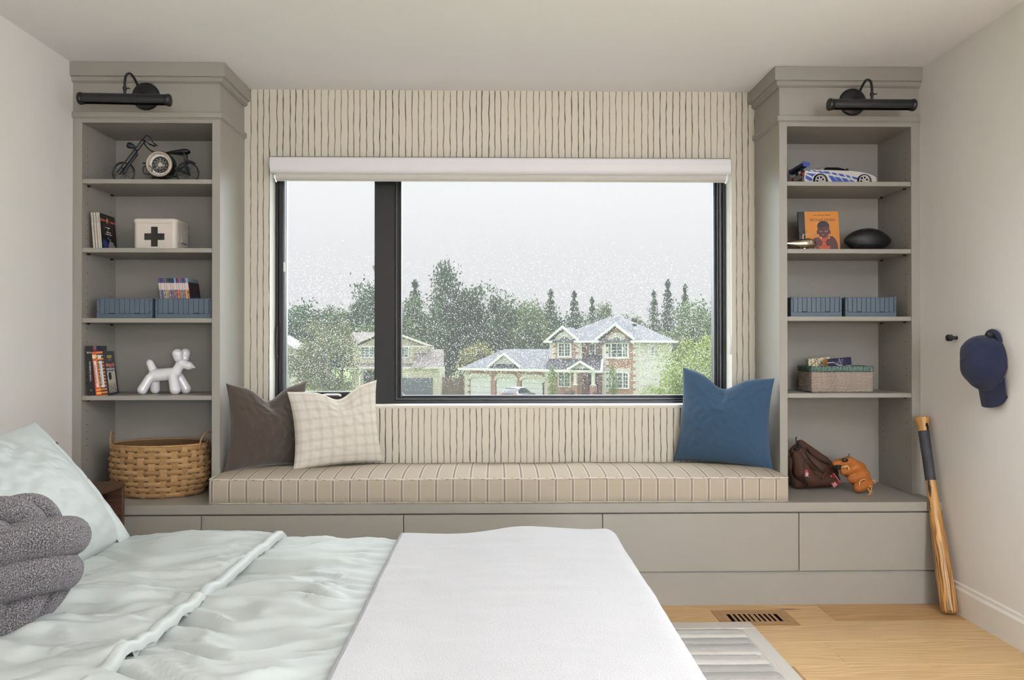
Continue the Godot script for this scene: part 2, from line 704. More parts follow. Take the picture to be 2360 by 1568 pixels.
func room() -> void:
	# walls with thickness; the back wall has the window opening
	var t := 0.27
	struct(self, "wall_left", spanm(Vector3(XL - 0.2, -0.02, ZW - t), Vector3(XL, HC, ZR + 0.2)), M.wall)
	# opening for the unseen side light, out of view, between z 1.82 and 3.38
	struct(self, "wall_right", mb().span(Vector3(XR, -0.02, ZW - t), Vector3(XR + 0.2, HC, 1.82)).span(Vector3(XR, -0.02, 3.38), Vector3(XR + 0.2, HC, ZR + 0.2)).span(Vector3(XR, -0.02, 1.82), Vector3(XR + 0.2, 0.87, 3.38)).span(Vector3(XR, 2.13, 1.82), Vector3(XR + 0.2, HC, 3.38)).done(), M.wall)
	# unseen rear wall, its tall opening cut for the rear light, RX0..RX1 by RY0..RY1
	struct(self, "unseen_wall_rear", mb().span(Vector3(XL, 0, ZR), Vector3(RX0, HC, ZR + 0.2)).span(Vector3(RX1, 0, ZR), Vector3(XR, HC, ZR + 0.2)).span(Vector3(RX0, 0, ZR), Vector3(RX1, RY0, ZR + 0.2)).span(Vector3(RX0, RY1, ZR), Vector3(RX1, HC, ZR + 0.2)).done(), M.wall)
	struct(self, "ceiling", spanm(Vector3(XL - 0.2, HC, ZW - t), Vector3(XR + 0.2, HC + 0.2, ZR + 0.2)), M.ceil)
	var m := ArrayMesh.new()
	var core := mb()
	for q in [[XL, WX0, 0.0, HC], [WX1, XR, 0.0, HC], [WX0, WX1, 0.0, WY0], [WX0, WX1, WY1, HC]]:
		core.span(Vector3(q[0], q[2], ZW - t), Vector3(q[1], q[3], ZW - 0.001))
	core.add_to(m)
	var paper := mb()
	for q in [[-1.29, WX0, 0.45, HC], [WX1, 1.34, 0.45, HC], [WX0, WX1, 0.45, WY0], [WX0, WX1, WY1, HC]]:
		var pts := []
		var uvs := []
		for k in [[0, 2], [1, 2], [1, 3], [0, 3]]:
			pts.append(Vector3(q[k[0]], q[k[1]], ZW))
			uvs.append(Vector2((q[k[0]] - PAPER_X0) / PAPER_W, (PAPER_Y1 - q[k[1]]) / PAPER_H))
		paper.face(pts, Vector3(0, 0, 1), uvs)
	paper.add_to(m)
	var wb := MeshInstance3D.new()
	wb.name = "wall_back"
	wb.mesh = m
	m.surface_set_material(0, M.trim)
	m.surface_set_material(1, M.paper)
	wb.set_meta("kind", "structure")
	add_child(wb, true)
	# floor: sub-floor and boards running along x
	var fl := struct(self, "floor", spanm(Vector3(XL - 0.2, -0.2, ZW - t), Vector3(XR + 0.2, -0.018, ZR + 0.2)), M.dark)
	var row := 0
	var z := 0.1577 - 0.2243 * 3
	while z < ZR:
		var x: float = XL - [0.4, 1.1, 0.1, 0.75, 1.5][row % 5]
		var col := 0
		while x < XR:
			var ln: float = [1.9, 2.2, 1.7][(row + col) % 3]
			var a := maxf(x, XL)
			var b := minf(x + ln, XR)
			if b - a > 0.02:
				var k := (row * 2 + col) % 4
				if row == 5:
					k = 2
				var p := mb()
				var zb := minf(z + 0.2243, ZR)
				p.cbox(Vector3((a + b) / 2, -0.009, (z + zb) / 2), Vector3(b - a - 0.0008, 0.018, zb - z - 0.0008), 0.0016)
				for i in p.uv.size():
					var q := p.v[i]
					p.uv[i] = Vector2((q.x - x) / 2.2 + 0.13 * row, (q.z - z) / 0.2243 * 0.98 + 0.01)
				put(fl, "plank", p.done(), M.wood[k])
			x += ln
			col += 1
		z += 0.2243
		row += 1
	# baseboards: a flat board with a small cap
	for sd in [1, -1]:
		var w: float = XR if sd == 1 else XL
		var poly := PackedVector2Array([Vector2(0, 0), Vector2(0.015, 0), Vector2(0.015, 0.106), Vector2(0.012, 0.112), Vector2(0.009, 0.117), Vector2(0.008, 0.128), Vector2(0.003, 0.133), Vector2(0, 0.133)])
		var p := mb()
		var z0 := 0.2 if sd == 1 else 0.2
		# polygon x runs away from the wall
		var at := Transform3D(Basis(Vector3(-sd, 0, 0), Vector3(0, 1, 0), Vector3(0, 0, -sd)), Vector3(w, 0, (z0 + ZR) / 2))
		p.prism(poly, ZR - z0, at)
		struct(self, "baseboard_right" if sd == 1 else "baseboard_left", p.done(), M.trim)
	# sill board of the window recess and its small apron
	var s := mb()
	s.span(Vector3(WX0, WY0 - 0.001, ZW - 0.105), Vector3(WX1, WY0 + 0.008, ZW + 0.001), 0.002)
	var tr := struct(self, "trim_1", s.done(), M.trim)
	var ap := struct(tr, "apron", spanm(Vector3(WX0 - 0.005, 0.8285, ZW - 0.003), Vector3(WX1 + 0.005, WY0 + 0.002, ZW + 0.003), 0.001), M.plain_paper)
	# plastered jambs and head of the recess
	# unseen rear window, out of view, with a glowing shade for the rear light
	var w2 := struct(self, "unseen_window_2", mb().span(Vector3(RX0, RY0, ZR + 0.02), Vector3(RX1, RY0 + 0.05, ZR + 0.1)).span(Vector3(RX0, RY1 - 0.05, ZR + 0.02), Vector3(RX1, RY1, ZR + 0.1)).span(Vector3(RX0, RY0, ZR + 0.02), Vector3(RX0 + 0.05, RY1, ZR + 0.1)).span(Vector3(RX1 - 0.05, RY0, ZR + 0.02), Vector3(RX1, RY1, ZR + 0.1)).done(), M.frame)
	var sh := mat(c8(240, 236, 228), 0.9)
	sh.emission_enabled = true
	sh.emission = c8(250, 252, 255)
	sh.emission_energy_multiplier = 0.7
	var w3 := struct(self, "unseen_window_3", mb().span(Vector3(XR + 0.02, 0.87, 1.82), Vector3(XR + 0.1, 0.92, 3.38)).span(Vector3(XR + 0.02, 2.08, 1.82), Vector3(XR + 0.1, 2.13, 3.38)).span(Vector3(XR + 0.02, 0.92, 1.82), Vector3(XR + 0.1, 2.08, 1.87)).span(Vector3(XR + 0.02, 0.92, 3.33), Vector3(XR + 0.1, 2.08, 3.38)).done(), M.frame)  # unseen side window, out of view, holding the side light
	put(w3, "unseen_glowing_shade", spanm(Vector3(XR + 0.005, 0.875, 1.825), Vector3(XR + 0.012, 2.125, 3.375)), sh)
	put(w2, "unseen_glowing_shade", spanm(Vector3(RX0 + 0.01, RY0 + 0.01, ZR + 0.005), Vector3(RX1 - 0.01, RY1 - 0.01, ZR + 0.012)), sh)

func window_unit() -> void:
	var zf := ZW - 0.1
	var x0 := -1.1405
	var x1 := 1.2015
	var y0 := 0.8455
	var y1 := 2.10
	var w := struct(self, "window_1", mb().span(Vector3(-0.6247, y0, zf - 0.09), Vector3(-0.5239, y1, zf), 0.002).done(), M.frame)
	# outer frame round both lights
	var fr := mb()
	fr.span(Vector3(x0, y0, zf - 0.09), Vector3(x0 + 0.016, y1, zf + 0.002), 0.002)
	fr.span(Vector3(x0, y0, zf - 0.09), Vector3(-0.62, y0 + 0.022, zf + 0.002), 0.002)
	fr.span(Vector3(x1 - 0.016, y0, zf - 0.09), Vector3(x1, y1, zf + 0.002), 0.002)
	fr.span(Vector3(-0.53, y0, zf - 0.09), Vector3(x1, y0 + 0.016, zf + 0.002), 0.002)
	fr.span(Vector3(x0, y1 - 0.03, zf - 0.09), Vector3(x1, y1, zf + 0.002), 0.002)
	put(w, "window_frame", fr.done(), M.frame)
	# casement sash
	var sa := mb()
	sa.span(Vector3(x0 + 0.016, y0 + 0.022, zf - 0.06), Vector3(-1.103, y1 - 0.03, zf - 0.004), 0.003)
	sa.span(Vector3(x0 + 0.016, y0 + 0.022, zf - 0.06), Vector3(-0.62, 0.904, zf - 0.004), 0.003)
	sa.span(Vector3(-0.63, y0 + 0.022, zf - 0.06), Vector3(-0.618, y1 - 0.03, zf - 0.004), 0.003)
	put(w, "casement_sash", sa.done(), M.frame)
	var gb := mat(c8(150, 152, 156), 0.3, 0.7)
	var bd := mb()
	bd.span(Vector3(-1.103, 0.904, zf - 0.055), Vector3(-1.098, y1, zf - 0.02), 0.001)
	bd.span(Vector3(-1.094, 0.904, zf - 0.058), Vector3(-1.090, y1, zf - 0.03), 0.001)
	bd.span(Vector3(-1.103, 0.904, zf - 0.055), Vector3(-0.63, 0.9075, zf - 0.02), 0.001)
	put(w, "glazing_bead", bd.done(), gb)
	put(w, "pane", spanm(Vector3(-1.10, 0.89, zf - 0.05), Vector3(-0.62, y1 - 0.02, zf - 0.046)), M.glass)
	# fixed light: stepped black profile with bright bead lines
	var st := mb()
	var lines := mb()
	# [inner offset from opening edge, z]
	var l := -0.5239
	var r := x1 - 0.016
	var b := y0 + 0.016
	var steps := [[0.0, 0.010, -0.012], [0.010, 0.019, -0.026], [0.019, 0.028, -0.040]]
	for s in steps:
		st.span(Vector3(l + s[0], b, zf - 0.09), Vector3(l + s[1], y1, zf + s[2]), 0.0015)
		st.span(Vector3(r - s[1] * 1.35, b, zf - 0.09), Vector3(r - s[0] * 1.35, y1, zf + s[2]), 0.0015)
		st.span(Vector3(l + s[0], b + s[0] * 0.8, zf - 0.09), Vector3(r - s[0], b + s[1] * 0.8, zf + s[2]), 0.0015)
	put(w, "stepped_frame", st.done(), M.frame)
	for s in [[0.0075, -0.0118], [0.0275, -0.039]]:
		lines.span(Vector3(l + s[0], b, zf + s[1] - 0.004), Vector3(l + s[0] + 0.0022, y1, zf + s[1] + 0.0012), 0.0004)
		lines.span(Vector3(r - s[0] * 1.35 - 0.0022, b, zf + s[1] - 0.004), Vector3(r - s[0] * 1.35, y1, zf + s[1] + 0.0012), 0.0004)
		lines.span(Vector3(l + s[0], b + s[0] * 0.8, zf + s[1] - 0.004), Vector3(r - s[0], b + s[0] * 0.8 + 0.0022, zf + s[1] + 0.0012), 0.0004)
	put(w, "glazing_bead", lines.done(), gb)
	put(w, "pane", spanm(Vector3(l, b, zf - 0.054), Vector3(r, y1 - 0.02, zf - 0.050)), M.glass)
	# fittings: crank operator, sash lock lever, snubber, latch
	var op := mb()
	op.cbox(Vector3(-0.84, 0.875, zf + 0.008), Vector3(0.11, 0.02, 0.02), 0.004)
	put(w, "crank_housing", op.done(), M.frame)
	var ck := mb()
	ck.tube([Vector3(-0.893, 0.891, zf + 0.026), Vector3(-0.87, 0.895, zf + 0.03), Vector3(-0.81, 0.895, zf + 0.03), Vector3(-0.795, 0.889, zf + 0.028)], 0.005, 8)
	put(w, "crank_handle", ck.done(), M.white)
	var lk := mb()
	lk.tube(spline([Vector3(-1.127, 1.24, zf + 0.012), Vector3(-1.128, 1.16, zf + 0.016), Vector3(-1.128, 1.1, zf + 0.014), Vector3(-1.122, 1.085, zf + 0.012)], 4), 0.005, 8)
	lk.span(Vector3(-1.134, 1.15, zf), Vector3(-1.122, 1.25, zf + 0.008), 0.002)
	put(w, "lock_lever", lk.done(), M.black)
	put(w, "latch", mb().prism(PackedVector2Array([Vector2(0, 0.02), Vector2(0, -0.022), Vector2(-0.004, -0.016), Vector2(-0.016, 0.012), Vector2(-0.013, 0.018)]), 0.012, Transform3D(Basis(), Vector3(-0.628, 1.545, zf - 0.03))).done(), M.steel)
	put(w, "hinge_keeper", spanm(Vector3(-1.106, 1.53, zf - 0.03), Vector3(-1.095, 1.58, zf - 0.015), 0.002), M.white)

const VX0 := -1.1227
const VX1 := 1.180

func blind() -> void:
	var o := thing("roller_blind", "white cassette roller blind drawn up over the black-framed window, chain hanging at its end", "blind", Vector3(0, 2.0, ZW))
	# cassette: curved front running down to a rolled lower edge; (z out of the wall, y) profile
	var pf := []
	for q in spline([Vector2(0.004, 0.087), Vector2(0.058, 0.086), Vector2(0.0655, 0.06), Vector2(0.0655, 0.035), Vector2(0.06, 0.018), Vector2(0.048, 0.008), Vector2(0.03, 0.005), Vector2(0.004, 0.006)], 5):
		pf.append(q)
	var poly := PackedVector2Array(pf)
	var at := Transform3D(Basis(Vector3(0, 0, 1), Vector3(0, 1, 0), Vector3(-1, 0, 0)), Vector3((VX0 + VX1) / 2, 0, 0))
	var rows := []
	for x in [VX0 + 0.004, VX1 - 0.004]:
		var row := PackedVector3Array()
		for q in pf:
			row.append(Vector3(x, q.y, q.x))
		rows.append(row)
	var bd := mat(c8(226, 223, 222), 0.5)
	put(o, "cassette", mb().grid(rows, false, Vector3(0, 0.04, 0.03)).done(), bd)
	for s in [VX0 + 0.002, VX1 - 0.002]:
		put(o, "end_cap", mb().prism(poly, 0.004, Transform3D(at.basis, Vector3(s, 0, 0))).done(), M.white)
	put(o, "dark_top_strip", spanm(Vector3(VX0 + 0.002, 0.0868, 0.0), Vector3(VX1 - 0.004, 0.0895, 0.052)), M.black)  # thin dark strip along the top of the cassette
	var hem := mat(c8(196, 190, 180), 0.8)
	hem.backlight_enabled = true
	hem.backlight = Color(0.25, 0.25, 0.25)
	var hp := []
	for i in 13:
		var a := PI * (0.05 + 0.95 * i / 12.0)
		hp.append(Vector2(0.022 + 0.020 * sin(a), -0.004 + 0.021 * cos(a)))
	rows = []
	for x in [-1.1015, 1.163]:
		var row := PackedVector3Array()
		for q in hp:
			row.append(Vector3(x, q.y, q.x))
		rows.append(row)
	put(o, "fabric_roll", mb().grid(rows, false, Vector3(0, -0.004, 0.01)).done(), hem)
	put(o, "hem_bar", spanm(Vector3(-1.1015, -0.026, 0.012), Vector3(1.163, -0.0225, 0.026), 0.001), M.white)
	for s in [-1.108, 1.170]:
		put(o, "bracket", mb().prism(PackedVector2Array([Vector2(0, 0.008), Vector2(0.045, 0.008), Vector2(0.04, -0.016), Vector2(0.024, -0.03), Vector2(0, -0.03)]), 0.006, Transform3D(at.basis, Vector3(s, 0, 0))).done(), M.steel if s < 0 else M.white)
	var ch := mb()
	for q in [0.0, 0.010]:
		var pth := []
		for i in 9:
			pth.append(Vector3(1.187 + q * 0.2, -0.01 - i * 0.108, 0.012 + q))
		ch.tube(pth, 0.0016, 6)
	put(o, "bead_chain", ch.done(), M.white)
	put(o, "chain_tensioner", mb().tube(spline([Vector3(1.188, -0.80, 0.016), Vector3(1.189, -0.84, 0.022), Vector3(1.188, -0.90, 0.018)], 4), [0.004, 0.005, 0.006, 0.007, 0.008, 0.008, 0.008, 0.007, 0.005], 8).done(), M.white)

# ---------------------------------------------------------------- built-in bookcases and bench
func bookcases() -> void:
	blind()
	case_of(-1, XL, -1.894, -1.303, -1.266, [1.911, 1.595, 1.273, 0.9175], "built-in taupe bookcase nearest the bed, with the motorcycle clock on its top shelf")
	case_of(1, 1.320, 1.357, 1.9415, XR, [1.912, 1.5967, 1.2812, 0.9228], "built-in taupe bookcase next to the wall with the hanging cap, race car on top shelf")

func case_of(side: int, a: float, b: float, c: float, d: float, tops: Array, label: String) -> void:
	var yb := 0.451
	var yo := 2.169
	var o := thing("bookcase", label, "bookcase", Vector3((a + d) / 2, yb, 0), "built-in bookcases either side of the window")
	var x0 := o.position.x
	var T := func(p: Vector3) -> Vector3: return p - o.position
	var zb := -0.32
	# inner side of the case is the free one
	for s in [[a, b], [c, d]]:
		put(o, "side_panel", spanm(T.call(Vector3(s[0] + (0.0005 if s[0] == a and side < 0 else 0.0), yb + 0.0005, ZW + 0.001)), T.call(Vector3(s[1] - (0.0005 if s[1] == d and side > 0 else 0.0), yo + 0.02, 0)), 0.0012), M.taupe)
	put(o, "back_panel", spanm(T.call(Vector3(b, yb + 0.0005, ZW + 0.001)), T.call(Vector3(c, yo + 0.02, zb))), M.taupe)
	# top: inner ceiling plus frieze
	put(o, "top_panel", spanm(T.call(Vector3(b, yo, zb)), T.call(Vector3(c, yo + 0.0205, -0.0005))), M.taupe)
	put(o, "frieze", spanm(T.call(Vector3(a + 0.001, yo + 0.02, ZW + 0.002)), T.call(Vector3(d - 0.001, 2.3765, -0.001))), M.taupe)
	# mouldings wrap the front and the free side; profile (out, y)
	var mid := [Vector2(0, 2.186), Vector2(0.003, 2.187), Vector2(0.006, 2.191), Vector2(0.011, 2.193), Vector2(0.011, 2.2145), Vector2(0.009, 2.2165), Vector2(0, 2.2168)]
	var crown := [Vector2(0, 2.3505), Vector2(0.006, 2.352), Vector2(0.010, 2.355), Vector2(0.015, 2.357), Vector2(0.015, 2.3705), Vector2(0.018, 2.3745), Vector2(0.0285, 2.376), Vector2(0.0285, 2.4385), Vector2(0, 2.4385)]
	for q in [["moulding", mid], ["crown", crown]]:
		var rows := []
		# three stations: wall end, corner, along the free side to the back wall
		var st := []
		for p in q[1]:
			pass
		var xf: float = (d if side < 0 else a)
		var xw: float = (a if side < 0 else d)
		for k in 3:
			var row := PackedVector3Array()
			for p in q[1]:
				var v: Vector3
				if k == 0:
					v = Vector3(xw + 0.0005 * -side, p.y, p.x)
				elif k == 1:
					v = Vector3(xf - side * p.x, p.y, p.x)
				else:
					v = Vector3(xf - side * p.x, p.y, ZW + 0.001)
				row.append(T.call(v))
			rows.append(row)
		var m := mb()
		for k in 2:
			for j in q[1].size() - 1:
				var quad := [rows[k][j], rows[k][j + 1], rows[k + 1][j + 1], rows[k + 1][j]]
				var e: Vector2 = q[1][j + 1] - q[1][j]
				var outw := Vector3(0, 0, e.y) if k == 0 else Vector3(-side * e.y, 0, 0)
				outw.y = -e.x
				m.face(quad, outw + Vector3(0, 0.0001, 0))
		put(o, q[0], m.done(), M.taupe)
	# shelves
	for y in tops:
		put(o, "shelf", spanm(T.call(Vector3(b + 0.001, y - 0.0205, zb + 0.0005)), T.call(Vector3(c - 0.001, y, -0.003)), 0.001), M.taupe)
	# shelf pin holes in two rows on each inner face, and the pins under the shelves
	var holes := mb()
	for xx in [[b, 1.0], [c, -1.0]]:
		for zz in [-0.05, -0.27]:
			var y := 0.62
			while y < 2.1:
				holes.lathe([Vector2(0.0001, 0.0008), Vector2(0.0028, 0.0006)], 8, Transform3D(Basis(Vector3(0, 0, 1), Vector3(xx[1], 0, 0), Vector3(0, 1, 0)), T.call(Vector3(xx[0], y, zz))))
				y += 0.032 if int(y * 100) % 32 < 13 else 0.064
			for y2 in tops:
				put(o, "shelf_pin", boxm(T.call(Vector3(xx[0] + xx[1] * 0.006, y2 - 0.0245, zz)), Vector3(0.011, 0.007, 0.012), 0.001), M.dark)
	stuff(put(o, "pin_holes", holes.done(), M.dark))

func bench() -> void:
	var zf := 0.176
	var top := put(self, "bench_worktop", spanm(Vector3(XL + 0.001, 0.4102, ZW + 0.001), Vector3(XR - 0.001, 0.451, zf), 0.0015), M.taupe)
	tag(top, "long taupe worktop of the window bench running under both bookcases and the seat cushion", "worktop")
	var xs := [XL + 0.001, -1.285, -0.405, 0.469, 1.3405, XR - 0.001]
	var labels := ["bench cabinet with flat taupe front beside the nightstand, under the woven basket", "bench cabinet with flat taupe front under the brown and plaid pillows", "bench cabinet with flat taupe front in the middle of the bench, white throw before it", "wide flat taupe drawer cabinet of the bench above the floor vent", "narrow flat taupe bench cabinet at the baseball bat, under the gloves"]
	for i in 5:
		var a: float = xs[i]
		var b: float = xs[i + 1]
		var o := thing("bench_cabinet", labels[i], "cabinet", Vector3((a + b) / 2, 0.1, -0.09), "taupe cabinets of the window bench")
		var w := b - a
		put(o, "body", spanm(Vector3(-w / 2 + 0.0005, 0.002, -0.257), Vector3(w / 2 - 0.0005, 0.3095, 0.243)), M.taupe)
		put(o, "front_panel", spanm(Vector3(-w / 2 + 0.0016, 0.0485, 0.2435), Vector3(w / 2 - 0.0016, 0.3035, 0.2625), 0.0012), M.taupe)
	# plinth with a bevelled top edge
	var poly := PackedVector2Array([Vector2(0, 0), Vector2(0.018, 0), Vector2(0.018, 0.1315), Vector2(0.004, 0.1435), Vector2(0.004, 0.1465), Vector2(0, 0.1465)])
	var at := Transform3D(Basis(Vector3(0, 0, 1), Vector3(0, 1, 0), Vector3(-1, 0, 0)), Vector3((XL + XR) / 2, 0.0005, zf - 0.018))
	var pl := put(self, "bench_plinth", mb().prism(poly, XR - XL - 0.002, at).span(Vector3(XL + 0.001, 0.0005, ZW + 0.01), Vector3(XR - 0.001, 0.0995, zf - 0.02)).done(), M.taupe)
	tag(pl, "taupe plinth board with sloped top edge along the floor under the bench drawers", "plinth")

# ---------------------------------------------------------------- picture lights, unseen floor lamp, cap, hooks, bat
func picture_light(label: String, plate: Vector3, shade: Vector3, joint_x: float, turn: float, dirx: float) -> void:
	var o := thing("picture_light", label, "lamp", plate, "black picture lights on the bookcase friezes")
	var fz := Basis(Vector3(1, 0, 0), Vector3(0, 0, 1), Vector3(0, -1, 0))   # y axis turned to +z
	put(o, "backplate", mb().lathe([Vector2(0.0001, 0.024), Vector2(0.030, 0.023), Vector2(0.054, 0.017), Vector2(0.062, 0.009), Vector2(0.0635, 0.001)], 40, Transform3D(fz, Vector3.ZERO)).done(), M.black)
	var s := shade - plate
	var j := Vector3(joint_x - plate.x, s.y + 0.022, s.z)
	var arm := spline([Vector3(0, 0.0, 0.018), Vector3(j.x * 0.35, 0.018, 0.05), Vector3(j.x * 0.62, 0.052, 0.085), Vector3(j.x * 0.86, 0.066, 0.115), Vector3(j.x * 0.99, 0.048, j.z - 0.012), Vector3(j.x, 0.012, j.z), Vector3(j.x, s.y + 0.05, j.z)], 6)
	put(o, "arm", mb().tube(arm, 0.0055, 10).done(), M.black)
	var kn := mb().ball(Vector3(j.x, s.y + 0.048, j.z), Vector3(0.0095, 0.0095, 0.0095), 12, 8)
	kn.tube([Vector3(j.x, s.y + 0.046, j.z), Vector3(j.x, s.y + 0.02, j.z)], 0.0065, 10)
	put(o, "knuckle", kn.done(), M.black)
	var th := mb().tube([Vector3(j.x, s.y + 0.048, j.z), Vector3(j.x + dirx * 0.016, s.y + 0.048, j.z)], 0.003, 8)
	th.cbox(Vector3(j.x + dirx * 0.019, s.y + 0.048, j.z), Vector3(0.004, 0.004, 0.016), 0.001)
	put(o, "thumb_screw", th.done(), M.black)
	# shade: a tube open along its underside, closed by round caps
	var hl := 0.186
	var r := 0.0248
	var b := Basis(Vector3.UP, turn)
	var rows := []
	for q in [[r, 1.0], [r - 0.0015, -1.0]]:
		for x in [-hl, hl]:
			var row := PackedVector3Array()
			for i in 33:
				var a := deg_to_rad(-50.0 + 280.0 * i / 32.0)
				row.append(s + b * Vector3(x, sin(a) * q[0], cos(a) * q[0]))
			rows.append(row)
	var sm := mb().grid([rows[0], rows[1]], false, s)
	sm.grid([rows[2], rows[3]], false, s, null, Rect2(0, 0, 1, 1), true)
	put(o, "shade", sm.done(), M.black)
	var side := Basis(Vector3(0, 1, 0), Vector3(1, 0, 0), Vector3(0, 0, -1))  # y axis to +x
	for e in [-1.0, 1.0]:
		var cap := mb().lathe([Vector2(0.0001, 0.012), Vector2(0.018, 0.0115), Vector2(0.025, 0.009), Vector2(0.0272, 0.004), Vector2(0.0272, -0.002), Vector2(0.025, -0.004), Vector2(0.0249, -0.012), Vector2(0.0001, -0.012)], 28, Transform3D(b * Basis(Vector3(0, e, 0), Vector3(e, 0, 0), Vector3(0, 0, -1)), s + b * Vector3(e * hl, 0, 0)))
		put(o, "end_cap", cap.done(), M.black)
	var lamp := mb().tube([s + b * Vector3(-0.14, -0.002, 0), s + b * Vector3(0.14, -0.002, 0)], 0.011, 10)
	put(o, "tube_bulb", lamp.done(), M.white)

func lights_and_wall_things() -> void:
	picture_light("black picture light on the frieze above the motorcycle clock, arm joining its tube-shaped shade", Vector3(-1.603, 2.289, 0), Vector3(-1.6253, 2.2266, 0.160), -1.6253, 0.045, 1.0)
	picture_light("black picture light on the frieze above the race car, its tube reaching towards the wall", Vector3(1.664, 2.2824, 0), Vector3(1.6775, 2.2216, 0.160), 1.6793, 0.0, 1.0)
	# unseen lamp beside the camera, out of view, placed to light the ceiling
	var p := thing("unseen_floor_lamp", "unseen black torchiere with an upturned bowl, out of view, placed to light the ceiling", "floor lamp", Vector3(1.55, 0.0004, 3.5))
	put(p, "base", mb().lathe([Vector2(0.0001, 0), Vector2(0.13, 0), Vector2(0.13, 0.015), Vector2(0.03, 0.03), Vector2(0.0001, 0.035)], 32).done(), M.black)
	put(p, "pole", mb().tube([Vector3(0, 0.02, 0), Vector3(0, 1.70, 0)], 0.011, 10).done(), M.black)
	put(p, "bowl", mb().lathe([Vector2(0.0001, 1.685), Vector2(0.05, 1.69), Vector2(0.12, 1.73), Vector2(0.155, 1.79), Vector2(0.150, 1.79), Vector2(0.115, 1.738), Vector2(0.05, 1.70), Vector2(0.0001, 1.696)], 36).done(), M.black)
	var gl := mat(c8(250, 246, 238), 0.3)
	gl.emission_enabled = true
	gl.emission = c8(255, 250, 244)
	gl.emission_energy_multiplier = 1.5
	put(p, "lamp_diffuser", mb().lathe([Vector2(0.0001, 1.765), Vector2(0.138, 1.765), Vector2(0.138, 1.772), Vector2(0.0001, 1.778)], 36).done(), gl)
	var l := SpotLight3D.new()
	l.name = "unseen_uplight"
	l.light_energy = LAMP
	l.light_color = Color(0.955, 0.97, 1.0)
	l.light_size = 0.10
	l.spot_range = 12.0
	l.spot_angle = 80.0
	l.spot_angle_attenuation = 0.4
	l.spot_attenuation = 2.0
	l.shadow_enabled = true
	l.position = Vector3(0, 1.80, 0)
	l.rotation_degrees = Vector3(90, 0, 0)
	p.add_child(l)
	# wall hooks: round peg, thinner neck, small rose on the wall
	var k1 := Vector3(XR, 1.179, 0.291)
	var k2 := Vector3(XR, 1.187, 0.567)
	var lab := ["round black wall peg, bare, on the wall between bookcase and cap", "round black wall peg holding the navy cap"]
	for i in 2:
		var o := thing("wall_hook", lab[i], "wall hook", [k1, k2][i], "black wall pegs")
		var tx := Basis(Vector3(0, 1, 0), Vector3(-1, 0, 0), Vector3(0, 0, 1))
		put(o, "neck", mb().lathe([Vector2(0.0001, 0.0), Vector2(0.0082, 0.0), Vector2(0.0082, 0.003), Vector2(0.0072, 0.005), Vector2(0.0072, 0.022), Vector2(0.0001, 0.022)], 18, Transform3D(tx, Vector3.ZERO)).done(), M.black)
		put(o, "head", mb().lathe([Vector2(0.0001, 0.018), Vector2(0.0075, 0.0182), Vector2(0.0125, 0.021), Vector2(0.0147, 0.025), Vector2(0.0147, 0.039), Vector2(0.0130, 0.043), Vector2(0.0001, 0.0435)], 26, Transform3D(tx, Vector3.ZERO)).done(), M.black)
	cap_on_hook()
	bat()

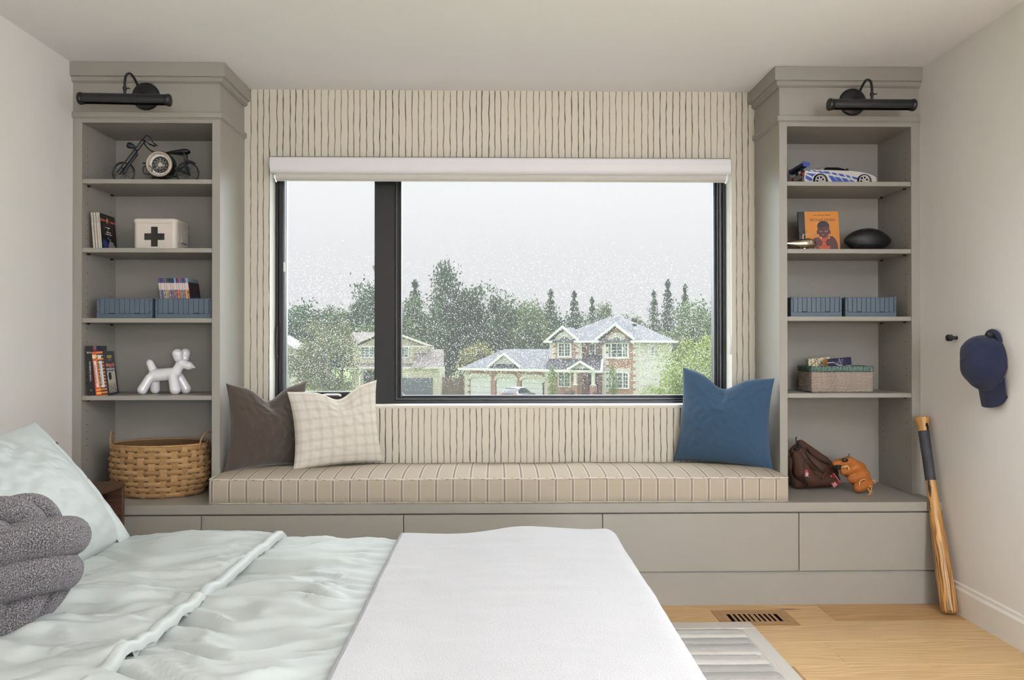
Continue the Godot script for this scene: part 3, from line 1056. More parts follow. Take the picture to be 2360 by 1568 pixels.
func cap_on_hook() -> void:
	var o := thing("cap", "navy blue cotton baseball cap hung with its peak down on the pale wall", "cap", Vector3(XR - 0.004, 1.06, 0.545))
	var navy := cloth(c8(40, 46, 70), c8(28, 32, 50), 30.0, 0.05)
	navy.rim_enabled = true
	navy.rim = 0.3
	var n := noise(9.0, FastNoiseLite.TYPE_SIMPLEX_SMOOTH, 2, 3)
	# crown: local -x is away from the wall; opening towards the wall
	var rows := []
	var NR := 22
	var NC := 48
	for i in NR + 1:
		var t := float(i) / NR            # 0 opening .. 1 button
		var row := PackedVector3Array()
		for k in NC:
			var a := TAU * k / NC         # 0 = +z, PI/2 = up
			var cs := pow(maxf(cos(t * PI / 2), 0.0), 0.72)
			var sn := pow(sin(t * PI / 2), 0.9)
			var up := sin(a)
			var ry := 0.108 if up > 0 else 0.098
			var y := up * ry * cs + 0.030 * sn + (0.012 * cs if up > 0 else 0.0)
			var z := cos(a) * 0.083 * cs
			var x := -0.122 * sn
			# the front panel (below) stands off the wall
			x -= 0.030 * cs * maxf(-up, 0.0) * (1.0 - t)
			var w := n.get_noise_3d(x + 3.0, y * 1.4, z) * 0.006 * sin(t * PI)
			# seam creases down the six panels
			w -= 0.0016 * exp(-pow(sin(a * 3.0) * 6.0, 2)) * sin(minf(t * 1.15, 1.0) * PI)
			# a long soft dent across the side panel
			w -= 0.010 * exp(-pow((y - 0.035 - z * 0.2) * 42.0, 2)) * exp(-pow((x + 0.066) * 24.0, 2)) * (1.0 if z > -0.02 else 0.4)
			row.append(Vector3(x - w * 0.5, y + w * up, z + w * cos(a)))
		rows.append(row)
	put(o, "crown", mb().grid(rows, true, Vector3(-0.03, 0, 0)).done(), navy)
	put(o, "button", mb().ball(Vector3(-0.1222, 0.030, 0), Vector3(0.004, 0.008, 0.008), 12, 8).done(), navy)
	# eyelets
	for q in [[-0.108, 0.052, 0.020], [-0.108, 0.008, 0.024]]:
		put(o, "eyelet", mb().ball(Vector3(q[0], q[1], q[2]), Vector3(0.003, 0.003, 0.003), 8, 6).done(), M.dark)
	# peak: curved sheet with thickness, hanging from the lower rim
	rows = []
	var back := []
	for i in 11:
		var t := i / 10.0
		var row := PackedVector3Array()
		var rb := PackedVector3Array()
		for k in 25:
			var s := -1.0 + 2.0 * k / 24.0
			var half := 0.086 * (1.0 - 0.06 * t)
			var round_off := sqrt(maxf(1.0 - pow(absf(s), 2.6) * t * t * 0.9, 0.0))
			var seam_y := -0.098 * sqrt(maxf(1.0 - s * s * 0.78, 0.0))
			var y := lerpf(seam_y, -0.160, t * (0.35 + 0.65 * round_off)) + (0.008 if i == 0 else 0.0)
			var bow := (1.0 - s * s)
			var x := -0.028 - 0.022 * bow * (0.4 + 0.6 * t) + 0.014 * t + 0.012 * absf(s)
			row.append(Vector3(x, y, s * half))
			rb.append(Vector3(x + 0.004, y, s * half))
		rows.append(row)
		back.append(rb)
	var pk := mb().grid(rows, false, null, Vector3(-1, 0, 0))
	pk.grid(back, false, null, Vector3(1, 0, 0))
	for e in [[rows, back, 0], [rows, back, 24]]:
		var r2 := []
		for q in [rows, back]:
			var line := PackedVector3Array()
			for i in 11:
				line.append(q[i][e[2]])
			r2.append(line)
		pk.grid(r2, false, Vector3(-0.03, -0.12, 0))
	pk.grid([rows[10], back[10]], false, Vector3(-0.03, -0.1, 0))
	put(o, "peak", pk.done(), navy)
	# adjusting strap over the peg
	var st := spline([Vector3(-0.004, 0.098, 0.048), Vector3(-0.012, 0.132, 0.040), Vector3(-0.018, 0.146, 0.020), Vector3(-0.018, 0.144, 0.0), Vector3(-0.012, 0.128, -0.022), Vector3(-0.006, 0.100, -0.034)], 5)
	put(o, "strap", mb().tube(st, 0.011, 10, true, 0.4).done(), navy)

func bat() -> void:
	# leans on the edge of the bench top; its axis runs from the floor to the knob
	var foot := Vector3(1.926, 0.012, 0.322)
	var top := Vector3(1.936, 0.818, 0.092)
	var ax := (top - foot).normalized()
	var sx := ax.cross(Vector3(0, 0, 1)).normalized()
	var o := thing("baseball_bat", "worn wooden baseball bat with taped grip leaning in the corner beside the bench", "bat", foot)
	var at := Transform3D(Basis(sx, ax, sx.cross(ax)).orthonormalized(), Vector3.ZERO)
	var L := (top - foot).length()
	# streaked wood
	var im := Image.create(256, 512, false, Image.FORMAT_RGB8)
	var na := noise(0.02, FastNoiseLite.TYPE_SIMPLEX_SMOOTH, 3, 21)
	var nb := noise(0.035, FastNoiseLite.TYPE_SIMPLEX_SMOOTH, 2, 22)
	for y in 512:
		for x in 256:
			var wx := x + na.get_noise_2d(x * 0.5, y * 0.25) * 14.0
			var g := nb.get_noise_2d(wx * 3.2, y * 0.16)
			var c := c8(204, 156, 86).lerp(c8(172, 120, 58), clampf(0.45 + na.get_noise_2d(x, y * 0.2) * 0.9, 0, 1))
			var low := smoothstep(0.40, 0.75, y / 512.0)     # heavy streaks towards the barrel end
			var k := clampf((g - 0.20 + 0.20 * low) * 5.0, 0.0, 1.0) * (0.15 + 0.6 * low)
			c = c.lerp(c8(70, 42, 20), k)
			im.set_pixel(x, y, c)
	# chips of black paint
	for q in [[168, 190, 15, 30], [150, 128, 7, 6], [152, 140, 6, 5], [186, 238, 6, 22], [147, 133, 3, 3]]:
		for y in range(q[1] - q[3], q[1] + q[3]):
			for x in range(q[0] - q[2], q[0] + q[2]):
				var d := pow(float(x - q[0]) / q[2], 2) + pow(float(y - q[1]) / q[3], 2) + nb.get_noise_2d(x * 4.0, y * 4.0) * 0.7
				if d < 0.8:
					im.set_pixel(x, y, c8(34, 28, 24))
	var wood := texmat(im, 0.38)
	wood.clearcoat_enabled = true
	wood.clearcoat = 0.4
	var pf := [Vector2(0.0001, -0.004), Vector2(0.02, -0.003), Vector2(0.0300, 0.002), Vector2(0.0328, 0.010), Vector2(0.0335, 0.06), Vector2(0.0332, 0.16), Vector2(0.0305, 0.26), Vector2(0.0265, 0.36), Vector2(0.0225, 0.46), Vector2(0.0198, 0.54), Vector2(0.0190, 0.62), Vector2(0.0193, 0.70), Vector2(0.0200, 0.755), Vector2(0.0225, 0.785), Vector2(0.0275, 0.81), Vector2(0.0322, 0.826), Vector2(0.0335, L - 0.004), Vector2(0.031, L), Vector2(0.0001, L + 0.001)]
	var rows := []
	for q in pf:
		var row := PackedVector3Array()
		for k in 33:
			var a := TAU * k / 32.0 - PI * 0.5
			row.append(at * Vector3(cos(a) * q.x, q.y, sin(a) * q.x))
		rows.append(row)
	var m := mb()
	m.grid(rows, false, at * Vector3(0, L / 2, 0))
	for i in m.v.size():
		var p := at.affine_inverse() * m.v[i]
		m.uv[i] = Vector2(m.uv[i].x, 1.0 - p.y / L)
	put(o, "bat_body", m.done(), wood)
	# grip tape: overlapping turns
	var tp := mb()
	var prof := []
	var y := 0.555
	while y < 0.772:
		var f := lerpf(0.0212, 0.0226, (y - 0.555) / 0.217)
		prof.append(Vector2(f, y))
		prof.append(Vector2(f + 0.0012, y + 0.016))
		prof.append(Vector2(f + 0.0002, y + 0.0168))
		y += 0.0170
	tp.lathe(prof, 28, at)
	var tape := mat(c8(52, 52, 56), 0.7)
	put(o, "grip_tape", tp.done(), tape)
	put(o, "knob_mark", mb().ball(at * Vector3(0.004, 0.800, 0.0262), Vector3(0.006, 0.010, 0.005), 10, 8).ball(at * Vector3(0.008, 0.786, 0.0225), Vector3(0.0045, 0.014, 0.004), 10, 8).done(), M.dark)

# ---------------------------------------------------------------- things on the bookcase nearest the bed
const SL := [1.911, 1.595, 1.273, 0.9175]
const SRT := [1.912, 1.5967, 1.2812, 0.9228]

func left_shelves() -> void:
	motorcycle_clock()
	first_aid_tin()
	magazines()
	crates()
	comics()
	story_books()
	balloon_dog()
	woven_basket()

func circle_pts(c: Vector2, r: float, n: int) -> PackedVector2Array:
	var p := PackedVector2Array()
	for i in n:
		p.append(c + Vector2(cos(TAU * i / n), sin(TAU * i / n)) * r)
	return p

func ring(c: Vector3, r: float, rad: float, seg := 28, from := 0.0, to := TAU) -> Array:
	var p := []
	for i in seg + 1:
		var a := lerpf(from, to, float(i) / seg)
		p.append(c + Vector3(cos(a) * r, sin(a) * r, 0))
	return p

# model units: 1 / 4789 m; x to the right, y up from the shelf
func motorcycle_clock() -> void:
	var u := 1.0 / 4789.0
	var o := thing("motorcycle_clock", "dark metal toy chopper motorcycle with a round cream-rimmed clock as its engine", "clock", Vector3(-1.8530, SL[0], -0.125))
	var iron := mat(c8(50, 56, 60), 0.42, 0.6)
	var V := func(x: float, y: float, z := 0.0) -> Vector3: return Vector3(x * u, (1256.0 - y) * u, z)
	# wheels
	for w in [[425.0, 1004.0, 240.0], [1868.0, 1000.0, 244.0]]:
		var c: Vector3 = V.call(w[0], w[1])
		var m := mb().tube(ring(c, w[2] * u, 0.0, 36), 0.0036, 8, false)
		put(o, "tyre", m.done(), M.black)
		var sp := mb().ball(c, Vector3(0.006, 0.006, 0.008), 12, 8)
		for k in 8:
			var a := TAU * k / 8.0 + 0.2
			sp.tube([c, c + Vector3(cos(a), sin(a), 0) * w[2] * u], 0.0008, 5)
		put(o, "spokes", sp.done(), iron)
	# long front fork: two tubes each side of the wheel
	var fk := mb()
	for z in [-0.014, 0.014]:
		fk.tube([V.call(300, 1010, z), V.call(640, 560, z), V.call(885, 238, z)], 0.0034, 8)
	fk.tube([V.call(420, 900, -0.016), V.call(420, 900, 0.016)], 0.003, 6)
	fk.tube([V.call(700, 470, -0.016), V.call(700, 470, 0.016)], 0.004, 6)
	fk.tube([V.call(870, 255, -0.016), V.call(870, 255, 0.016)], 0.004, 6)
	fk.tube([V.call(430, 985, 0.0), V.call(560, 780, 0.0), V.call(730, 560, 0.0)], 0.0062, 8)
	put(o, "fork", fk.done(), iron)
	for q in [[425.0, 1004.0, 258.0, 0.2, 1.0], [425.0, 1004.0, 258.0, 1.6, 2.3], [1868.0, 1000.0, 268.0, 0.9, 2.4]]:
		put(o, "mudguard", mb().tube(ring(V.call(q[0], q[1]), q[2] * u, 0.0, 12, q[3], q[4]), 0.0028, 6, true).done(), iron)
	# handlebar and grips
	put(o, "handlebar", mb().tube(spline([V.call(1120, 405, 0.05), V.call(960, 290, 0.03), V.call(900, 240, 0.012), V.call(900, 170, 0.0), V.call(930, 125, -0.012), V.call(965, 160, -0.03), V.call(1000, 260, -0.05)], 5), 0.0022, 8).done(), iron)
	put(o, "grip", mb().tube([V.call(1105, 395, 0.048), V.call(1240, 452, 0.056)], 0.0040, 8).done(), M.black)
	put(o, "grip", mb().tube([V.call(1000, 260, -0.05), V.call(1060, 300, -0.06)], 0.0040, 8).done(), M.black)
	put(o, "cable", mb().tube(spline([V.call(1000, 190, 0.0), V.call(1080, 215, 0.02), V.call(1120, 290, 0.04), V.call(1118, 400, 0.05)], 5), 0.0007, 5).done(), M.steel)
	# headlamp
	put(o, "headlamp", mb().lathe([Vector2(0.0001, 0.020), Vector2(0.013, 0.019), Vector2(0.0145, 0.012), Vector2(0.0125, 0.0), Vector2(0.007, -0.014), Vector2(0.0001, -0.018)], 18, Transform3D(Basis(Vector3(0, 0, 1), 1.25), V.call(610, 385, 0.0))).done(), iron)
	# frame
	var fr := mb()
	fr.tube(spline([V.call(700, 520), V.call(720, 580), V.call(560, 760), V.call(470, 960)], 4), 0.005, 8)
	fr.tube(spline([V.call(880, 300), V.call(960, 420), V.call(1120, 520), V.call(1400, 545), V.call(1800, 590)], 4), 0.0032, 8)
	for z in [-0.016, 0.016]:
		fr.tube([V.call(1805, 470, z), V.call(1832, 720, z)], 0.0036, 7)
		fr.tube([V.call(1620, 920, z), V.call(1905, 705, z)], 0.0046, 8)
		fr.tube([V.call(1620, 920, z), V.call(1868, 1000, z)], 0.0034, 7)
		fr.tube([V.call(1842, 830, z), V.call(1885, 1030, z)], 0.0052, 8)
	fr.tube(spline([V.call(1900, 705), V.call(1980, 735), V.call(2045, 775)], 4), 0.003, 6)
	fr.tube([V.call(1060, 1100), V.call(1620, 1060)], 0.005, 8)
	fr.tube(ring(V.call(985, 935, 0.01), 105.0 * u, 0.0, 22), 0.0022, 6, false)
	fr.tube([V.call(880, 780, 0.01), V.call(1000, 790, 0.01)], 0.0035, 6)
	put(o, "frame", fr.done(), iron)
	# tapering saddle
	var rows := []
	for q in [[1378.0, 522.0, 0.004, 0.004], [1500.0, 497.0, 0.010, 0.010], [1640.0, 478.0, 0.014, 0.016], [1790.0, 458.0, 0.019, 0.021], [1880.0, 470.0, 0.016, 0.020], [1915.0, 492.0, 0.006, 0.010]]:
		var row := PackedVector3Array()
		for k in 14:
			var a := TAU * k / 14
			row.append(V.call(q[0], q[1]) + Vector3(0, sin(a) * q[2] * 0.7 - q[2] * 0.5, cos(a) * q[3]))
		rows.append(row)
	put(o, "saddle", mb().grid(rows, true, V.call(1700, 510)).done(), M.black)
	# clock: drum, rim, dial with numerals, compass rose and hands
	var c: Vector3 = V.call(1263, 810, 0.006)
	var fz := Transform3D(Basis(Vector3(1, 0, 0), Vector3(0, 0, 1), Vector3(0, -1, 0)), c)
	put(o, "drum", mb().lathe([Vector2(0.0001, -0.045), Vector2(0.060, -0.042), Vector2(0.0635, -0.034), Vector2(0.0635, 0.006), Vector2(0.058, 0.010)], 44, fz).done(), M.black)
	put(o, "bezel", mb().lathe([Vector2(0.0585, 0.004), Vector2(0.0608, 0.010), Vector2(0.0600, 0.017), Vector2(0.0565, 0.0205), Vector2(0.0525, 0.019), Vector2(0.0510, 0.014), Vector2(0.0512, 0.002)], 48, fz).done(), mat(c8(206, 188, 160), 0.35, 0.2))
	put(o, "dial_ring", mb().lathe([Vector2(0.0001, -0.0005), Vector2(0.0518, 0.0)], 48, fz).done(), mat(c8(226, 224, 222), 0.5))
	put(o, "dial", mb().lathe([Vector2(0.0001, 0.0012), Vector2(0.0392, 0.0010), Vector2(0.0396, 0.0)], 48, fz).done(), mat(c8(44, 42, 38), 0.5))
	var ticks := mb()
	for k in 12:
		var a := TAU * k / 12.0
		ticks.xf = Transform3D(Basis(Vector3(0, 0, 1), a), c)
		ticks.cbox(Vector3(0, 0.0445, 0.0012), Vector3(0.0009, 0.007, 0.0012), 0.0)
	put(o, "hour_mark", ticks.done(), M.black)
	var cream := mat(c8(222, 216, 200), 0.5)
	var rose := mb()
	for k in 16:
		var a := TAU * k / 16.0
		var ln: float = 0.025 if k % 4 == 0 else (0.019 if k % 2 == 0 else 0.015)
		rose.xf = Transform3D(Basis(Vector3(0, 0, 1), a), c + Vector3(0, 0, 0.0016))
		rose.prism(PackedVector2Array([Vector2(-0.0016, 0.004), Vector2(0.0016, 0.004), Vector2(0, ln)]), 0.0008)
	rose.xf = Transform3D()
	rose.tube(ring(c + Vector3(0, 0, 0.0016), 0.0195, 0.0, 36), 0.0004, 5, false)
	rose.tube(ring(c + Vector3(0, 0, 0.0016), 0.0225, 0.0, 36), 0.0003, 5, false)
	put(o, "compass_rose", rose.done(), cream)
	for k in 12:
		var s := str(k + 1)
		var a := TAU * (k + 1) / 12.0
		var at := c + Vector3(sin(a) * 0.0305, cos(a) * 0.0305 - 0.0026, 0.0018)
		words(o, "numeral", s, 0.0052, Transform3D(Basis(), at), cream, true)
	for h in [[222.0, 0.034, 0.0011], [108.0, 0.024, 0.0014], [0.0, 0.022, 0.0009]]:
		put(o, "hand", mb().prism(PackedVector2Array([Vector2(-h[2], -0.006), Vector2(h[2], -0.006), Vector2(h[2] * 1.3, h[1] * 0.7), Vector2(0, h[1]), Vector2(-h[2] * 1.3, h[1] * 0.7)]), 0.0008, Transform3D(Basis(Vector3(0, 0, 1), -deg_to_rad(h[0])), c + Vector3(0, 0, 0.0035))).done(), cream)

func rrect(w: float, d: float, r: float, n := 6) -> PackedVector2Array:
	var p := PackedVector2Array()
	for q in [[1, 1, 0.0], [-1, 1, PI / 2], [-1, -1, PI], [1, -1, PI * 1.5]]:
		for i in n + 1:
			var a: float = q[2] + PI / 2 * i / n
			p.append(Vector2(q[0] * (w / 2 - r) + cos(a) * r, q[1] * (d / 2 - r) + sin(a) * r))
	return p

# stack of rounded-rectangle sections: [scale inset, y]
func tub(w: float, d: float, r: float, prof: Array, centre: Vector3) -> MB:
	var rows := []
	for q in prof:
		var row := PackedVector3Array()
		var k: float = q[0]
		if k >= 1.0:
			for p in rrect(w, d, r):
				row.append(Vector3(p.x * 0.001, q[1], p.y * 0.001))
		else:
			for p in rrect(w - 2 * k, d - 2 * k, maxf(r - k, 0.001)):
				row.append(Vector3(p.x, q[1], p.y))
		rows.append(row)
	return mb().grid(rows, true, centre)

func first_aid_tin() -> void:
	var w := 0.2013
	var d := 0.16
	var o := thing("first_aid_tin", "cream metal first aid tin with a black cross and lift-off lid", "tin box", Vector3(-1.5987, SL[1], -0.08 - d / 2))
	var cream := mat(c8(214, 204, 190), 0.38)
	put(o, "body", tub(w, d, 0.022, [[1.0, 0.0003], [0.003, 0.0003], [0.0, 0.003], [0.0, 0.132]], Vector3(0, 0.07, 0)).done(), cream)
	put(o, "lid", tub(w + 0.006, d + 0.006, 0.025, [[0.0015, 0.1285], [0.0, 0.1265], [0.0, 0.142], [0.003, 0.1475], [0.010, 0.1492], [1.0, 0.1495]], Vector3(0, 0.13, 0)).done(), cream)
	var b := 0.0155
	var a := 0.0465
	put(o, "cross", mb().prism(PackedVector2Array([Vector2(-b, -a), Vector2(b, -a), Vector2(b, -b), Vector2(a, -b), Vector2(a, b), Vector2(b, b), Vector2(b, a), Vector2(-b, a), Vector2(-b, b), Vector2(-a, b), Vector2(-a, -b), Vector2(-b, -b)]), 0.0006, Transform3D(Basis(), Vector3(-0.0005, 0.0625, d / 2 + 0.0004))).done(), mat(c8(30, 29, 28), 0.45))
	for s in [1.0, -1.0]:
		var x: float = s * (w / 2 + 0.003)
		var h := mb().tube(spline([Vector3(x - s * 0.002, 0.09, 0.036), Vector3(x, 0.085, 0.036), Vector3(x + s * 0.004, 0.045, 0.035), Vector3(x + s * 0.004, 0.040, 0.028), Vector3(x + s * 0.004, 0.040, -0.028), Vector3(x + s * 0.004, 0.045, -0.035), Vector3(x, 0.085, -0.036), Vector3(x - s * 0.002, 0.09, -0.036)], 4), 0.0019, 6)
		put(o, "wire_handle", h.done(), M.steel)

# a book standing with its spine towards +z: cover boards, spine, page block. size = (thickness, height, depth)
func book(base: String, label: String, size: Vector3, cov: Material, spine: Material, group := "", paper := false) -> Node3D:
	var o := thing(base, label, "book", Vector3.ZERO, group)
	var t := 0.0006 if paper else 0.0022
	var ov := 0.0 if paper else 0.002
	var pg := mat(c8(225, 218, 202), 0.9)
	for s in [-1.0, 1.0]:
		put(o, "cover", boxm(Vector3(s * (size.x / 2 - t / 2), size.y / 2, -size.z / 2), Vector3(t, size.y, size.z), t * 0.3), cov)
	put(o, "spine", boxm(Vector3(0, size.y / 2, -t / 2 + 0.0004), Vector3(size.x, size.y, t), t * 0.45), spine)
	put(o, "pages", boxm(Vector3(0, size.y / 2, -size.z / 2 - t / 2 + ov / 2), Vector3(size.x - 2.1 * t, size.y - ov * 2, size.z - t - ov)), pg)
	return o

# print too small to read: a line of small upright strokes and bowls, flat on the surface of at
func print_marks(parent: Node, base: String, length: float, h: float, at: Transform3D, m: Material, sd: int) -> void:
	var r := RandomNumberGenerator.new()
	r.seed = 100 + sd
	var b := mb()
	b.xf = at
	var x := -length / 2
	while x < length / 2:
		var w := h * r.randf_range(0.35, 0.75)
		if r.randf() < 0.14:
			x += h * 0.45
			continue
		b.box(Vector3(x + w * 0.12, 0, 0), Vector3(w * 0.24, h, 0.0004))
		if r.randf() < 0.7:
			b.box(Vector3(x + w * 0.5, h * r.randf_range(-0.3, 0.35), 0), Vector3(w * 0.6, h * 0.22, 0.0004))
		if r.randf() < 0.5:
			b.box(Vector3(x + w * 0.78, -h * 0.1, 0), Vector3(w * 0.22, h * 0.8, 0.0004))
		x += w + h * 0.16
	put(parent, base, b.done(), m)

func place(o: Node3D, pos: Vector3, lean: float, yaw := 0.0, pitch := 0.0) -> void:
	o.transform = Transform3D(Basis(Vector3.UP, yaw) * Basis(Vector3(0, 0, 1), lean) * Basis(Vector3(1, 0, 0), pitch), pos)

# image painted by a function of (u, v) in 0..1
func paint(w: int, h: int, f: Callable) -> Image:
	var im := Image.create(w, h, false, Image.FORMAT_RGB8)
	for y in h:
		for x in w:
			im.set_pixel(x, y, f.call((x + 0.5) / w, (y + 0.5) / h))
	return im

func magazines() -> void:
	var white := mat(c8(205, 198, 182), 0.55)
	var labs := ["thin white-spined sports paperback nearest the bookcase side, red lettering low on its spine", "thin white-spined sports paperback second from the bookcase side, orange mark near its top", "thin white-spined sports paperback with reddish lettering, third from the bookcase side", "black sports paperback with a white spine, hockey player in blue on its cover"]
	for i in 4:
		var front := i == 3
		var m := mat(c8(22, 22, 24), 0.35)
		var o := book("paperback", labs[i], Vector3(0.0092 if not front else 0.0062, 0.170, 0.150), m, white, "white-spined paperbacks beside the first aid tin", true)
		place(o, Vector3(-1.8605 + [0.0, 0.0120, 0.0236, 0.0325][i], SL[1] + 0.0003, -0.048), 0.078, 0.02)
		# spine print
		var red := mat([c8(170, 70, 80), c8(180, 110, 90), c8(196, 120, 100), c8(180, 120, 100)][i], 0.6)
		var ink := mat(c8(60, 62, 70), 0.6)
		var up := Basis(Vector3(0, 0, 1), -PI / 2)
		print_marks(o, "spine_print", 0.034, 0.0042, Transform3D(up, Vector3(0, 0.140, 0.0004)), ink, i)
		if not front:
			print_marks(o, "spine_print", 0.062, 0.0040, Transform3D(up, Vector3(0, 0.075, 0.0004)), red, i + 5)
		if not front:
			continue
		# cover facing +x: red banner, framed title, player in blue
		var x := 0.0033
		var side := Basis(Vector3(0, 0, -1), Vector3(0, 1, 0), Vector3(1, 0, 0))   # local xy plane turned to face +x
		var P := func(z: float, y: float) -> Transform3D: return Transform3D(side, Vector3(x, y, -z))
		put(o, "banner", boxm(Vector3(x, 0.139, -0.025), Vector3(0.0006, 0.010, 0.046)), mat(c8(205, 70, 66), 0.4))
		put(o, "banner", boxm(Vector3(x, 0.139, -0.125), Vector3(0.0006, 0.010, 0.046)), mat(c8(205, 70, 66), 0.4))
		put(o, "badge", mb().ball(Vector3(x, 0.141, -0.075), Vector3(0.0008, 0.014, 0.017), 14, 8).done(), mat(c8(196, 130, 60), 0.4))
		var fm := mb()
		for q in [[0.120, 0.0005, 0.034, 0.116], [0.070, 0.0005, 0.034, 0.116]]:
			fm.box(Vector3(x, q[0], -0.075), Vector3(0.0006, 0.0008, 0.082))
		for z in [0.034, 0.116]:
			fm.box(Vector3(x, 0.095, -z), Vector3(0.0006, 0.05, 0.0008))
		put(o, "title_frame", fm.done(), mat(c8(150, 50, 44), 0.4))
		var wt := mat(c8(214, 210, 204), 0.4)
		var t := 0
		for q in [[0.056, 0.108, 0.0062], [0.010, 0.098, 0.0062], [0.042, 0.087, 0.0062], [0.058, 0.077, 0.0042]]:
			print_marks(o, "cover_print", q[0], q[2], P.call(0.075, q[1]), wt, t)
			t += 1
		var blue := mat(c8(48, 58, 112), 0.5)
		var pl := mb()
		pl.ball(Vector3(x, 0.058, -0.074), Vector3(0.0008, 0.009, 0.013), 12, 8)
		pl.prism(PackedVector2Array([Vector2(0.02, 0.004), Vector2(0.06, 0.004), Vector2(0.062, 0.030), Vector2(0.048, 0.046), Vector2(0.020, 0.046), Vector2(0.006, 0.030)]), 0.0006, Transform3D(side, Vector3(x, 0, 0)))
		put(o, "player_print", pl.done(), blue)
		put(o, "player_print", mb().prism(PackedVector2Array([Vector2(0.070, 0.006), Vector2(0.115, 0.004), Vector2(0.135, 0.022), Vector2(0.112, 0.044), Vector2(0.080, 0.046), Vector2(0.066, 0.024)]), 0.0006, Transform3D(side, Vector3(x, 0, 0))).ball(Vector3(x, 0.052, -0.088), Vector3(0.0008, 0.008, 0.007), 10, 6).done(), mat(c8(140, 132, 138), 0.5))

# slatted storage crate: origin at the middle of its base, front towards +z
func crate(label: String, w: float, pos: Vector3) -> Node3D:
	var o := thing("storage_crate", label, "crate", pos, "slate blue slatted storage crates")
	var h := 0.0925
	var d := 0.20
	var blue: Material = M.crate
	var t := 0.008
	put(o, "bottom", boxm(Vector3(0, 0.004, 0), Vector3(w - 0.004, 0.007, d - 0.004), 0.001), blue)
	for s in [1.0, -1.0]:
		put(o, "base_rail", boxm(Vector3(0, 0.0105, s * (d / 2 - t / 2)), Vector3(w - 0.003, 0.021, t), 0.0012), blue)
		put(o, "side_board", boxm(Vector3(s * (w / 2 - t / 2), h / 2, 0), Vector3(t, h - 0.002, d - 2 * t - 0.001), 0.0012), blue)
	for sx in [1.0, -1.0]:
		for sz in [1.0, -1.0]:
			put(o, "post", boxm(Vector3(sx * (w / 2 - 0.005), h / 2 + 0.001, sz * (d / 2 - 0.005)), Vector3(0.011, h + 0.002, 0.011), 0.0015), blue)
			for y in [0.030, 0.083]:
				put(o, "screw", mb().ball(Vector3(sx * (w / 2 - 0.004), y, sz * (d / 2 + 0.0003)), Vector3(0.0022, 0.0022, 0.0015), 8, 6).done(), M.dark)
	var n := 10
	var a := -w / 2 + 0.0115
	var sw := (w - 0.023) / n
	for k in n:
		for s in [1.0, -1.0]:
			var low := 0.0215 if k % 5 != 2 else 0.0245
			put(o, "slat", spanm(Vector3(a + k * sw + 0.0008, low, s * (d / 2 - 0.0015)), Vector3(a + (k + 1) * sw - 0.0008, h - 0.0025, s * (d / 2 - 0.0065)), 0.0006), blue)
	for s in [1.0, -1.0]:
		put(o, "rim", boxm(Vector3(0, h - 0.001, s * (d / 2 - 0.0055)), Vector3(w - 0.022, 0.002, 0.006)), blue)
	# dark sheet behind the slats, darkening the gaps between them
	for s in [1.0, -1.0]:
		put(o, "dark_lining", boxm(Vector3(0, 0.056, s * (d / 2 - 0.0082)), Vector3(w - 0.02, 0.07, 0.0025)), M.dark)
	return o

func crates() -> void:
	M.crate = mat(c8(78, 92, 104), 0.5)
	var a := crate("empty slate blue slatted crate below the first aid tin, beside the crate of comics", 0.2520, Vector3(-1.7140, SL[2], -0.130))
	crate("slate blue slatted crate with a row of comics standing in it", 0.2570, Vector3(-1.4445, SL[2], -0.130))
	crate("empty slate blue slatted crate below the orange picture book, nearer the window", 0.2405, Vector3(1.5050, SRT[2], -0.130))
	crate("empty slate blue slatted crate below the black football, nearer the wall", 0.2415, Vector3(1.7640, SRT[2], -0.130))

